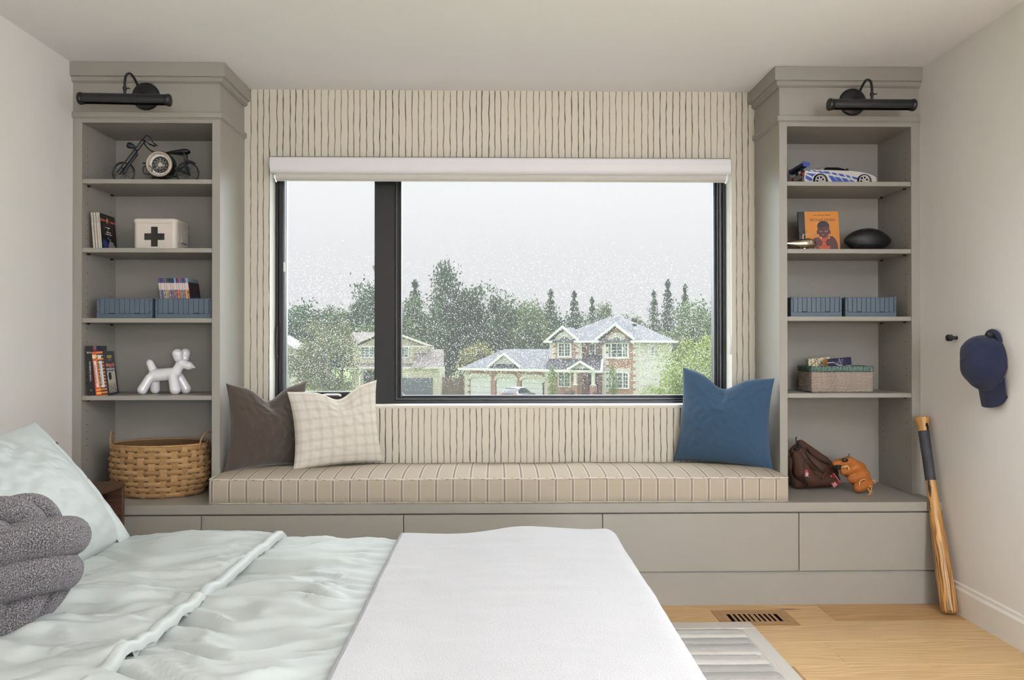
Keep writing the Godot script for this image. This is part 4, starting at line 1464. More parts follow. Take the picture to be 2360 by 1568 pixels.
func comics() -> void:
	# top colour, band colour, lower colour of each spine
	var cs := [[c8(70, 84, 130), c8(150, 150, 175), "grey-blue"], [c8(46, 60, 110), c8(52, 62, 110), "navy"], [c8(120, 40, 60), c8(196, 176, 140), "sand and maroon"], [c8(40, 120, 150), c8(120, 150, 150), "teal-topped"], [c8(56, 70, 62), c8(206, 160, 60), "mustard"], [c8(40, 44, 50), c8(70, 86, 160), "blue with green mark"], [c8(50, 44, 56), c8(150, 110, 116), "rose and charcoal"], [c8(44, 40, 90), c8(60, 80, 110), "deep blue"], [c8(90, 150, 205), c8(150, 120, 100), "sky-topped brown"], [c8(64, 60, 66), c8(190, 60, 56), "red"], [c8(170, 60, 40), c8(200, 150, 96), "orange-topped tan"], [c8(50, 100, 180), c8(70, 110, 180), "bright blue"], [c8(60, 62, 72), c8(170, 140, 110), "slate-topped buff"], [c8(80, 90, 90), c8(220, 140, 50), "orange"], [c8(150, 160, 180), c8(170, 120, 90), "pale grey-blue topped"]]
	var ord := ["first", "second", "third", "fourth", "fifth", "sixth", "seventh", "eighth", "ninth", "tenth", "eleventh", "twelfth", "thirteenth", "fourteenth", "last"]
	var tilt := 0.135
	for i in 15:
		var q: Array = cs[i]
		var n := noise(0.16, FastNoiseLite.TYPE_SIMPLEX, 2, 60 + i)
		var im := paint(6, 96, func(u: float, v: float) -> Color:
			if v < 0.13: return q[0]
			if v < 0.30: return c8(214, 186, 184).lerp(c8(206, 200, 190), 0.5 + 0.5 * sin(i * 1.7))
			var t := n.get_noise_2d(u * 14.0 + i * 9.0, v * 60.0)
			return (q[1] as Color).lerp(c8(40, 34, 50) if i % 2 == 0 else c8(226, 190, 140), clampf(t * 1.6, 0.0, 0.75)))
		var sm := texmat(im, 0.45)
		var cov := mat((q[0] as Color).darkened(0.2), 0.4)
		if i == 14:
			var cn := noise(0.05, FastNoiseLite.TYPE_SIMPLEX_SMOOTH, 3, 90)
			cov = texmat(paint(64, 80, func(u: float, v: float) -> Color:
				var t := cn.get_noise_2d(u * 40.0, v * 50.0)
				if v < 0.1: return c8(150, 165, 180)
				if v < 0.45: return c8(52, 50, 66).lerp(c8(96, 50, 46), clampf(t * 2.0, 0, 1))
				return c8(46, 58, 104).lerp(c8(70, 84, 80), clampf(u * 1.4 + t, 0, 1))), 0.4)
		var o := book("comic", "slim comic with %s spine, %s in the row standing in the crate" % [q[2], ord[i]], Vector3(0.0086, 0.184, 0.134), cov, sm, "comics standing in the slate blue crate", true)
		for part in o.get_children():
			if part.name.begins_with("spine"):
				var t := 0.0006
				var m := mb()
				m.face([Vector3(-0.0043, 0, 0.0007), Vector3(0.0043, 0, 0.0007), Vector3(0.0043, 0.184, 0.0007), Vector3(-0.0043, 0.184, 0.0007)], Vector3(0, 0, 1), [Vector2(0, 1), Vector2(1, 1), Vector2(1, 0), Vector2(0, 0)])
				m.box(Vector3(0, 0.092, 0.0), Vector3(0.0085, 0.1838, 0.0011))
				for k in range(4, m.uv.size()):
					m.uv[k] = Vector2(0.5, 0.9)
				part.mesh = m.done()
			if i == 14 and part.name == "cover_001":
				var m := mb()
				m.box(Vector3(0.0040, 0.092, -0.067), Vector3(0.0006, 0.184, 0.134))
				for k in m.uv.size():
					m.uv[k] = Vector2(-m.v[k].z / 0.134, 1.0 - m.v[k].y / 0.184)
				part.mesh = m.done()
		place(o, Vector3(-1.5575 + i * 0.00925, SL[2] + 0.0088, -0.088 + [0.0, -0.001, 0.001][i % 3]), tilt)

func story_books() -> void:
	var y := SL[3] + 0.0004
	# tall black book at the bookcase side
	var bk := mat(c8(26, 26, 30), 0.4)
	var nn := noise(0.05, FastNoiseLite.TYPE_SIMPLEX_SMOOTH, 3, 41)
	var art := texmat(paint(96, 128, func(u: float, v: float) -> Color:
		var t := nn.get_noise_2d(u * 60.0, v * 70.0)
		if v < 0.09 and u > 0.05 and u < 0.26: return c8(186, 110, 130)
		var c := c8(30, 56, 104).lerp(c8(20, 22, 34), clampf(0.4 + t * 1.8, 0, 1))
		return c.lerp(c8(96, 60, 60), clampf((u - 0.6) * 1.5, 0, 0.8))), 0.35)
	var b1 := book("book", "tall black hardback with white lettering on its spine, against the bookcase side", Vector3(0.0272, 0.228, 0.165), art, bk, "children's books beside the balloon dog")
	_cover_uv(b1, 0.0272, 0.228, 0.165)
	place(b1, Vector3(-1.8545, y, -0.014), 0.045, 0.10)
	var up := Basis(Vector3(0, 0, 1), -PI / 2)
	var wt := mat(c8(220, 218, 214), 0.5)
	print_marks(b1, "spine_print", 0.088, 0.0068, Transform3D(up, Vector3(-0.0006, 0.112, 0.0006)), wt, 3)
	print_marks(b1, "spine_print", 0.016, 0.0100, Transform3D(Basis(), Vector3(-0.003, 0.198, 0.0006)), wt, 8)
	put(b1, "publisher_mark", mb().ball(Vector3(0, 0.024, 0.0008), Vector3(0.005, 0.005, 0.0006), 10, 6).done(), mat(c8(150, 160, 96), 0.5))
	var b1b := book("book", "thin red and purple paperback squeezed between the black and the orange book", Vector3(0.0070, 0.196, 0.14), mat(c8(120, 50, 96), 0.4), texmat(paint(8, 64, func(u: float, v: float) -> Color: return c8(196, 66, 66).lerp(c8(84, 60, 150), clampf(sin(v * 11.0) * 2.0, 0, 1))), 0.4), "children's books beside the balloon dog", true)
	place(b1b, Vector3(-1.8330, y, -0.016), 0.085, 0.10)
	# orange and yellow
	var os := paint(24, 128, func(u: float, v: float) -> Color:
		var edge := c8(206, 86, 30)
		if v < 0.06: return edge
		if (v > 0.075 and v < 0.14): return c8(238, 196, 60)
		if v > 0.17 and v < 0.86: return edge if u < 0.12 else (c8(240, 190, 70) if (u > 0.84 and int(v * 34.0) % 2 == 0) else c8(214, 92, 34))
		if v > 0.86 and int(v * 26.0) % 2 == 0: return c8(238, 196, 60)
		return edge)
	var b2 := book("book", "orange hardback with yellow bands and a cream label down its spine", Vector3(0.0225, 0.203, 0.145), mat(c8(206, 90, 34), 0.4), texmat(os, 0.4), "children's books beside the balloon dog")
	_spine_uv(b2, 0.0225, 0.203)
	place(b2, Vector3(-1.8180, y, -0.012), 0.118, 0.10)
	_spine_label(b2, 0.203, 0.0225, c8(222, 208, 196), "DIARY of a Wimpy Kid", c8(130, 100, 90))
	# navy with orange stripes, its cover facing out
	var ns := paint(24, 128, func(u: float, v: float) -> Color:
		var on := fmod(v * 13.2, 1.0) < 0.48
		return c8(232, 116, 40) if on else c8(44, 56, 66))
	var navy := mat(c8(52, 62, 72), 0.4)
	var b3 := book("book", "dark slate hardback with orange-striped spine, wrecking ball drawing on its front cover", Vector3(0.0265, 0.203, 0.148), navy, texmat(ns, 0.4), "children's books beside the balloon dog")
	_spine_uv(b3, 0.0265, 0.203)
	place(b3, Vector3(-1.7925, y, -0.010), 0.118, 0.13)
	_spine_label(b3, 0.203, 0.0265, c8(206, 216, 216), "DIARY of a Wimpy Kid", c8(90, 110, 110))
	var x := 0.0265 / 2 + 0.0004
	var side := Basis(Vector3(0, 0, -1), Vector3(0, 1, 0), Vector3(1, 0, 0))
	var P := func(z: float, yy: float) -> Transform3D: return Transform3D(side, Vector3(x, yy, -z))
	words(b3, "title_lettering", "DIARY", 0.0125, P.call(0.078, 0.177), mat(c8(206, 200, 60), 0.5), true, true)
	words(b3, "title_lettering", "of a", 0.0075, P.call(0.078, 0.163), mat(c8(230, 120, 90), 0.5), true)
	words(b3, "title_lettering", "Wimpy Kid", 0.0150, P.call(0.077, 0.138), mat(c8(236, 130, 100), 0.5), true)
	words(b3, "title_lettering", "WRECKING BALL", 0.0098, P.call(0.078, 0.119), mat(c8(196, 200, 204), 0.5), true)
	# the drawing panel: dark ball on a rope over a heap of rubble
	var rn := noise(0.14, FastNoiseLite.TYPE_SIMPLEX, 2, 77)
	var pim := paint(72, 88, func(u: float, v: float) -> Color:
		var c := c8(222, 214, 196)
		if v > 0.5:
			var t := rn.get_noise_2d(u * 72.0, v * 88.0)
			c = c.lerp(c8(40, 38, 36), clampf((t - 0.08) * 9.0, 0, 1) * clampf((v - 0.5) * 4.0, 0, 1))
		var d := Vector2((u - 0.30) / 0.20, (v - 0.23) / 0.19).length()
		if d < 1.0: c = c8(36, 34, 34).lerp(c8(90, 88, 86), clampf(1.0 - Vector2((u - 0.24) / 0.06, (v - 0.15) / 0.05).length(), 0, 1))
		if absf(v - (0.12 - (u - 0.46) * 0.5)) < 0.014 and u > 0.46 and u < 0.72: c = c8(60, 56, 52)
		return c)
	var pm := mb()
	pm.box(Vector3(x, 0.060, -0.076), Vector3(0.0006, 0.1, 0.098))
	for k in pm.uv.size():
		pm.uv[k] = Vector2((-pm.v[k].z - 0.027) / 0.098, (0.110 - pm.v[k].y) / 0.1)
	put(b3, "drawing_panel", pm.done(), texmat(pim, 0.5))

func _cover_uv(o: Node3D, t: float, h: float, d: float) -> void:
	for p in o.get_children():
		if p.name.begins_with("cover"):
			var a: Array = p.mesh.surface_get_arrays(0)
			var uv: PackedVector2Array = a[Mesh.ARRAY_TEX_UV]
			var v: PackedVector3Array = a[Mesh.ARRAY_VERTEX]
			for k in uv.size():
				uv[k] = Vector2(-v[k].z / d, 1.0 - v[k].y / h)
			a[Mesh.ARRAY_TEX_UV] = uv
			var m := ArrayMesh.new()
			m.add_surface_from_arrays(Mesh.PRIMITIVE_TRIANGLES, a)
			p.mesh = m

func _spine_uv(o: Node3D, t: float, h: float) -> void:
	for p in o.get_children():
		if p.name == "spine":
			var a: Array = p.mesh.surface_get_arrays(0)
			var uv: PackedVector2Array = a[Mesh.ARRAY_TEX_UV]
			var v: PackedVector3Array = a[Mesh.ARRAY_VERTEX]
			for k in uv.size():
				uv[k] = Vector2(v[k].x / t + 0.5, 1.0 - v[k].y / h)
			a[Mesh.ARRAY_TEX_UV] = uv
			var m := ArrayMesh.new()
			m.add_surface_from_arrays(Mesh.PRIMITIVE_TRIANGLES, a)
			p.mesh = m

func _spine_label(o: Node3D, h: float, t: float, c: Color, text: String, ink: Color) -> void:
	put(o, "spine_label", boxm(Vector3(-t * 0.06, h * 0.49, 0.0006), Vector3(t * 0.52, h * 0.60, 0.0008), 0.0003), mat(c, 0.5))
	put(o, "spine_label", boxm(Vector3(-t * 0.10, h * 0.885, 0.0006), Vector3(t * 0.56, h * 0.085, 0.0008), 0.0003), mat(c, 0.5))
	words(o, "spine_lettering", text, t * 0.26, Transform3D(Basis(Vector3(0, 0, 1), -PI / 2), Vector3(-t * 0.19, h * 0.49, 0.0013)), mat(ink, 0.5), true)

func balloon_dog() -> void:
	var s := 1.0 / 1656.0
	var o_pos := Vector3(-1.558, SL[3], -0.135)
	var V := func(x: float, y: float, z: float) -> Vector3: return Vector3((x - 770) * s, (588 - y) * s, z)
	var b := []
	var A := func(x0, y0, z0, x1, y1, z1, r0, r1): b.append([V.call(x0, y0, z0), V.call(x1, y1, z1), r0 * s, r1 * s])
	A.call(668.0, 440.0, 0.0, 792.0, 432.0, 0.0, 50.0, 51.0)      # body
	A.call(648.0, 385.0, 0.0, 630.0, 345.0, 0.0, 31.0, 27.0)      # tail
	A.call(630.0, 345.0, 0.0, 622.0, 320.0, 0.0, 20.0, 4.0)
	for z in [0.022, -0.026]:
		var f: float = 0.0 if z > 0 else 1.0
		A.call(638.0 + 20 * f, 462.0, z * 0.8, 592.0 + 56 * f, 552.0, z * 1.25, 33.0, 38.0)   # hind legs
		A.call(822.0 + 20 * f, 452.0, z * 0.8, 846.0 + 44 * f, 550.0, z * 1.25, 36.0, 41.0)   # front legs
		A.call(856.0 + 34 * f, 272.0 - 3 * f, z * 0.85, 860.0 + 30 * f, 305.0, z * 0.75, 40.0, 33.0)   # ears
	A.call(836.0, 415.0, 0.0, 868.0, 345.0, 0.0, 40.0, 32.0)      # neck
	A.call(872.0, 348.0, 0.0, 935.0, 366.0, 0.0, 34.0, 32.0)      # muzzle
	A.call(935.0, 366.0, 0.0, 984.0, 381.0, 0.0, 27.0, 4.0)
	var m := blob(b, 0.0032, 0.009)
	# level feet
	for i in m.v.size():
		if m.v[i].y < 0.0:
			m.v[i].y = 0.0
			m.nn[i] = Vector3(m.nn[i].x * 0.4, -1, m.nn[i].z * 0.4).normalized()
	var w := mat(c8(238, 236, 236), 0.12)
	w.clearcoat_enabled = true
	w.clearcoat = 0.6
	w.clearcoat_roughness = 0.06
	var o := put(self, "balloon_dog_figurine", m.done(), w)
	o.position = o_pos
	tag(o, "glossy white ceramic figurine of a dog twisted from balloons", "figurine")

func woven_basket() -> void:
	# oval basket, origin at the middle of its base; a, b are the half axes at each height
	var o := thing("woven_basket", "tan chunky woven oval basket with two loop handles on the bench top", "basket", Vector3(-1.578, 0.4512, -0.105))
	var H := 0.238
	var straw := []
	for q in [[c8(200, 160, 108), c8(150, 112, 68)], [c8(188, 148, 96), c8(138, 102, 62)], [c8(208, 170, 118), c8(160, 122, 78)]]:
		var m := mat(Color.WHITE, 0.8)
		var n := noise(0.06, FastNoiseLite.TYPE_SIMPLEX, 3, 31)
		m.albedo_texture = ntex(n, 128, ramp2(q[1], q[0]))
		m.heightmap_enabled = true
		m.heightmap_texture = ntex(n, 128)
		m.heightmap_scale = 0.12
		m.uv1_scale = Vector3(0.35, 2.4, 1)
		straw.append(m)
	var R := func(t: float) -> Vector2:
		var bulge := 1.0 + 0.055 * sin(PI * pow(clampf(t, 0.0, 1.0), 0.8)) - 0.13 * pow(1.0 - clampf(t, 0.0, 1.0), 3.0)
		return Vector2(0.214, 0.150) * bulge
	var P := func(ang: float, t: float, out: float) -> Vector3:
		var r: Vector2 = R.call(t)
		var d := Vector3(cos(ang) / r.x, 0, sin(ang) / r.y).normalized()
		return Vector3(cos(ang) * r.x, clampf(t, 0.004, 1.0) * H, sin(ang) * r.y) + d * out
	# inner wall, coloured dark to deepen the gaps of the weave
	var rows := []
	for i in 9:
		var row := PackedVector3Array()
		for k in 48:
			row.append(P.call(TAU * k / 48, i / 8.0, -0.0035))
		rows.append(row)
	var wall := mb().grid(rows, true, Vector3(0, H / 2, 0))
	put(o, "dark_lining", wall.done(), mat(c8(96, 70, 44), 0.9))
	var base := PackedVector3Array()
	put(o, "base", mb().lathe([Vector2(0.0001, 0.004), Vector2(0.186, 0.004), Vector2(0.186, 0.0005), Vector2(0.0001, 0.0005)], 40, Transform3D(), 1.0, 0.7).done(), straw[1])
	# over-and-under pads of flat strand, one part each; narrow stake bundles show between them
	var NR := 9
	var NC := 28
	var n2 := noise(30.0, FastNoiseLite.TYPE_SIMPLEX_SMOOTH, 2, 8)
	for i in NR:
		for k in NC:
			var t0 := (i + 0.0) / NR
			var t1 := (i + 1.0) / NR
			var over := (i + k) % 2 == 0
			var a0 := TAU * (k - (0.26 if over else -0.16)) / NC
			var a1 := TAU * (k + (1.26 if over else 0.84)) / NC
			var g := []
			var nu := 7
			var nv := 7
			var j := rng.randf_range(-0.0014, 0.0014)
			for y in nv:
				var row := PackedVector3Array()
				var fy := float(y) / (nv - 1)
				for x in nu:
					var fx := float(x) / (nu - 1)
					var out := 0.0
					if over:
						out = 0.0012 + 0.0088 * pow(sin(PI * clampf(fx, 0.02, 0.98)), 0.6) * (0.55 + 0.45 * sin(PI * fy)) + n2.get_noise_3d(fx * 0.1 + k, fy * 0.12, i * 3.0) * 0.0014
						out += 0.0008 * sin(fy * 28.0)
						if y == 0 or y == nv - 1:
							out -= 0.0045
					else:
						out = 0.0004 + 0.0030 * absf(sin(fx * PI * 3.0)) * sin(PI * clampf(fy, 0.05, 0.95))
					var tt := lerpf(t0 + (0.010 if over else -0.01), t1 - (0.010 if over else -0.01), fy)
					row.append(P.call(lerpf(a0, a1, fx), tt + j, out))
				g.append(row)
			var m := mb()
			var mid: Vector3 = P.call((a0 + a1) / 2, (t0 + t1) / 2, 0.0)
			m.grid(g, false, null, Vector3(mid.x, 0, mid.z * 2.0), Rect2(k * 0.37, i * 0.21, 1, 1) if over else Rect2(k * 0.37, i * 0.21, 0.4, 0.4))
			if not over:
				for q in m.uv.size():
					m.uv[q] = Vector2(m.uv[q].y, m.uv[q].x * 2.0)
			put(o, "strand_pad" if over else "stake_bundle", m.done(), straw[(i * 7 + k * 5) % 3])
	# rim cord
	var rim := []
	for k in 49:
		rim.append(P.call(TAU * k / 48, 1.0, 0.001))
	put(o, "rim_cord", mb().tube(rim, 0.0046, 7, false).done(), straw[0])
	# loop handles at both ends of the oval
	for s in [[PI * 0.98, -1.0], [0.06, 1.0]]:
		var c: Vector3 = P.call(s[0], 1.0, 0.0)
		var q := []
		for i in 15:
			var a := PI * i / 14.0
			q.append(c + Vector3(s[1] * (0.004 + 0.006 * sin(a)), sin(a) * 0.066 - 0.012, cos(a) * 0.052) + Vector3(0.014 * cos(a) * s[1] * -1.0, 0, 0))
		put(o, "loop_handle", mb().tube(q, 0.0036, 7).done(), straw[0])

# ---------------------------------------------------------------- things on the bookcase next to the wall
func right_shelves() -> void:
	race_car()
	helicopter()
	picture_book()
	football()
	wicker_basket()
	gloves()

func poly_fill(im: Image, pts: Array, c: Color) -> void:
	var p := PackedVector2Array(pts)
	var r := Rect2(p[0], Vector2.ZERO)
	for q in p:
		r = r.expand(q)
	for y in range(maxi(0, int(r.position.y)), mini(im.get_height(), int(r.end.y) + 1)):
		for x in range(maxi(0, int(r.position.x)), mini(im.get_width(), int(r.end.x) + 1)):
			if Geometry2D.is_point_in_polygon(Vector2(x + 0.5, y + 0.5), p):
				im.set_pixel(x, y, c)

# model units of 1/4740 m: X to the nose, Y down, as seen from the near side
func race_car() -> void:
	var u := 1.0 / 4740.0
	var yg := 722.0
	var o := thing("race_car", "silver toy race car with blue slash graphics and a tall blue rear wing", "toy car", Vector3(1.4640 + 0.013, SRT[0], -0.088))
	var W := 0.178
	var V := func(x: float, y: float, z := 0.0) -> Vector3: return Vector3((x - 545) * u, (yg - y) * u, z)
	var silver := c8(208, 203, 194)
	# side graphics
	var im := Image.create(864, 256, false, Image.FORMAT_RGB8)
	im.fill(silver)
	var S := func(q: Array) -> Array:
		var r := []
		for p in q:
			r.append(Vector2((p[0] - 510.0) * 0.5, (p[1] - 240.0) * 0.5))
		return r
	var blue := c8(24, 70, 168)
	for q in [[[560, 385], [620, 372], [700, 412], [640, 408]], [[690, 385], [770, 385], [830, 425], [760, 418]], [[800, 400], [900, 395], [1000, 455], [900, 440]], [[940, 405], [1080, 410], [1130, 468], [1000, 450]], [[1140, 430], [1240, 440], [1290, 497], [1180, 475]], [[1290, 455], [1410, 468], [1460, 528], [1340, 508]], [[1460, 482], [1550, 500], [1600, 560], [1510, 540]], [[1600, 515], [1740, 545], [1740, 595], [1650, 575]], [[550, 445], [800, 465], [740, 500], [720, 530]], [[552, 490], [700, 560], [720, 620], [640, 622], [552, 570]], [[900, 470], [980, 480], [1100, 655], [1030, 655], [960, 520]], [[1070, 495], [1180, 515], [1310, 665], [1180, 660]], [[1210, 525], [1330, 545], [1440, 668], [1310, 665]], [[1370, 550], [1490, 570], [1590, 668], [1450, 668]], [[1540, 590], [1640, 612], [1710, 668], [1610, 668]]]:
		poly_fill(im, S.call(q), blue)
	var paint_m := texmat(im, 0.22)
	paint_m.clearcoat_enabled = true
	paint_m.clearcoat = 0.7
	var plain := mat(silver, 0.25)
	# lower body: side outline with wheel arches, extruded across and rounded at the shoulders
	var out := []
	for p in [[530, 640], [524, 560], [536, 430], [552, 396], [640, 378], [800, 370], [980, 376], [1250, 382], [1560, 392], [1760, 412], [1950, 448], [2060, 482], [2120, 510], [2165, 545], [2170, 600], [2160, 645], [2075, 655]]:
		out.append(Vector2((p[0] - 545) * u, (yg - p[1]) * u))
	for k in 13:
		var a := PI * k / 12.0
		out.append(Vector2((1900 - 545 + cos(a) * 168) * u, (yg - 612 + sin(a) * 150) * u))
	out.append(Vector2((1725 - 545) * u, (yg - 664) * u))
	out.append(Vector2((1066 - 545) * u, (yg - 662) * u))
	for k in 13:
		var a := PI * k / 12.0
		out.append(Vector2((895 - 545 + cos(a) * 168) * u, (yg - 612 + sin(a) * 160) * u))
	out.append(Vector2((720 - 545) * u, (yg - 640) * u))
	var poly := PackedVector2Array(out)
	var body := mb()
	body.prism(poly, W, Transform3D(Basis(), Vector3(0, 0, -W / 2)))
	for k in body.uv.size():
		var p := body.v[k]
		body.uv[k] = Vector2((p.x / u + 545 - 510) * 0.5 / 864.0, (yg - p.y / u - 240) * 0.5 / 256.0) if absf(body.nn[k].z) > 0.5 else Vector2(0.99, 0.02)
	put(o, "body", body.done(), paint_m)
	put(o, "skirt", mb().span(V.call(640, 700, -0.008), V.call(2080, 655, -W + 0.008), 0.002).done(), M.dark)
	# cabin: inset roof with sloping screens
	var rows := []
	for q in [[[[790, 374], [985, 286], [1080, 272], [1300, 276], [1390, 296], [1580, 394]]]]:
		for z in [[-0.006, 0.0], [-0.020, 1.0], [-W / 2, 1.06], [-W + 0.020, 1.0], [-W + 0.006, 0.0]]:
			var row := PackedVector3Array()
			for p in q[0]:
				var h: float = (yg - p[1]) * u
				var hb := (yg - 378.0) * u
				row.append(Vector3((p[0] - 545) * u, hb - 0.001 + (h - hb) * z[1], z[0]))
			rows.append(row)
	put(o, "cabin", mb().grid(rows, false, null, Vector3(0, 1, 0)).done(), plain)
	# dark side glass standing just proud of the cabin flank, screens front and rear
	var gl := mat(c8(26, 24, 30), 0.12)
	for s in [[-0.006, 1.0], [-W + 0.006, -1.0]]:
		var side := mb()
		var g := []
		for p in [[955, 374, 0.0], [1040, 305, 0.74], [1100, 297, 0.80], [1330, 300, 0.78], [1420, 328, 0.5], [1560, 389, 0.0]]:
			var h: float = (yg - p[1]) * u
			g.append(Vector3((p[0] - 545) * u, h, s[0] - s[1] * 0.013 * p[2] + s[1] * 0.0006))
		side.face(g, Vector3(0, 0.3, s[1]))
		put(o, "side_window", side.done(), gl)
	put(o, "windscreen", mb().face_mesh([V.call(1410, 305, -0.026), V.call(1562, 389, -0.022), V.call(1562, 389, -W + 0.022), V.call(1410, 305, -W + 0.026)], Vector3(1, 1, 0), 0.0008), gl)
	put(o, "rear_window", mb().face_mesh([V.call(975, 290, -0.026), V.call(830, 355, -0.022), V.call(830, 355, -W + 0.022), V.call(975, 290, -W + 0.026)], Vector3(-1, 1, 0), 0.0008), gl)
	put(o, "door_mirror", mb().ball(V.call(1500, 362, 0.002), Vector3(0.006, 0.005, 0.007), 10, 7).done(), M.black)
	# wheels: tyre, white rim, six spokes
	var rim := mat(c8(214, 210, 204), 0.3)
	for q in [[895.0, -0.006], [1900.0, -0.006], [895.0, -W + 0.006], [1900.0, -W + 0.006]]:
		var c: Vector3 = V.call(q[0], 603, q[1])
		var sgn := 1.0 if q[1] > -0.05 else -1.0
		var fz := Transform3D(Basis(Vector3(1, 0, 0), Vector3(0, 0, sgn), Vector3(0, -sgn, 0)), c)
		var r := 119.0 * u
		put(o, "tyre", mb().lathe([Vector2(r * 0.97, 0.0045), Vector2(r * 1.08, 0.0042), Vector2(r * 1.12, 0.001), Vector2(r * 1.12, -0.020), Vector2(0.0001, -0.022)], 32, fz).done(), M.dark)
		put(o, "rim", mb().lathe([Vector2(r, 0.003), Vector2(r * 0.99, 0.006), Vector2(r * 0.93, 0.0062), Vector2(r * 0.88, 0.003), Vector2(r * 0.86, 0.0042), Vector2(r * 0.80, 0.004), Vector2(r * 0.76, -0.003)], 32, fz).done(), rim)
		var sp := mb()
		for k in 6:
			var a := TAU * k / 6.0 + 0.26
			sp.xf = Transform3D(Basis(Vector3(0, 0, 1), a), c)
			sp.prism(PackedVector2Array([Vector2(-0.0034, 0), Vector2(0.0034, 0), Vector2(0.0022, r * 0.86), Vector2(-0.0022, r * 0.86)]), 0.003, Transform3D(Basis(), Vector3(0, 0, sgn * 0.001)))
		sp.xf = Transform3D()
		sp.ball(c + Vector3(0, 0, sgn * 0.002), Vector3(0.004, 0.004, 0.003), 10, 6)
		put(o, "wheel_spokes", sp.done(), rim)
	# rear: bumper pod, tail lamps; nose: headlamp
	put(o, "rear_bumper", mb().span(V.call(500, 655, -0.006), V.call(545, 520, -W + 0.006), 0.006).done(), mat(c8(120, 118, 116), 0.4))
	for z in [-0.030, -W + 0.030]:
		put(o, "tail_lamp", mb().ball(V.call(527, 440, z), Vector3(0.0025, 0.009, 0.020), 12, 8).done(), mat(c8(170, 36, 30), 0.2))
		put(o, "headlamp", mb().ball(V.call(2110, 520, z), Vector3(0.010, 0.006, 0.020), 12, 8).done(), gl)
	put(o, "front_splitter", mb().span(V.call(2040, 672, -0.004), V.call(2185, 652, -W + 0.004), 0.002).done(), plain)
	# rear wing: blade between two end plates on struts
	var wb := mat(c8(40, 62, 150), 0.3)
	var ep := PackedVector2Array([Vector2((478 - 545) * u, (yg - 182) * u), Vector2((664 - 545) * u, (yg - 222) * u), Vector2((620 - 545) * u, (yg - 312) * u), Vector2((500 - 545) * u, (yg - 292) * u)])
	for z in [0.0, -W]:
		put(o, "wing_plate", mb().prism(ep, 0.003, Transform3D(Basis(), Vector3(0, 0, z))).done(), wb)
	put(o, "wing_blade", mb().prism(PackedVector2Array([Vector2((480 - 545) * u, (yg - 212) * u), Vector2((640 - 545) * u, (yg - 268) * u), Vector2((630 - 545) * u, (yg - 286) * u), Vector2((498 - 545) * u, (yg - 268) * u)]), W, Transform3D(Basis(), Vector3(0, 0, -W / 2))).done(), mat(c8(24, 30, 74), 0.35))
	for z in [-0.055, -W + 0.055]:
		put(o, "wing_strut", mb().prism(PackedVector2Array([Vector2((530 - 545) * u, (yg - 270) * u), Vector2((580 - 545) * u, (yg - 275) * u), Vector2((640 - 545) * u, (yg - 385) * u), Vector2((570 - 545) * u, (yg - 395) * u)]), 0.008, Transform3D(Basis(), Vector3(0, 0, z))).done(), M.dark)

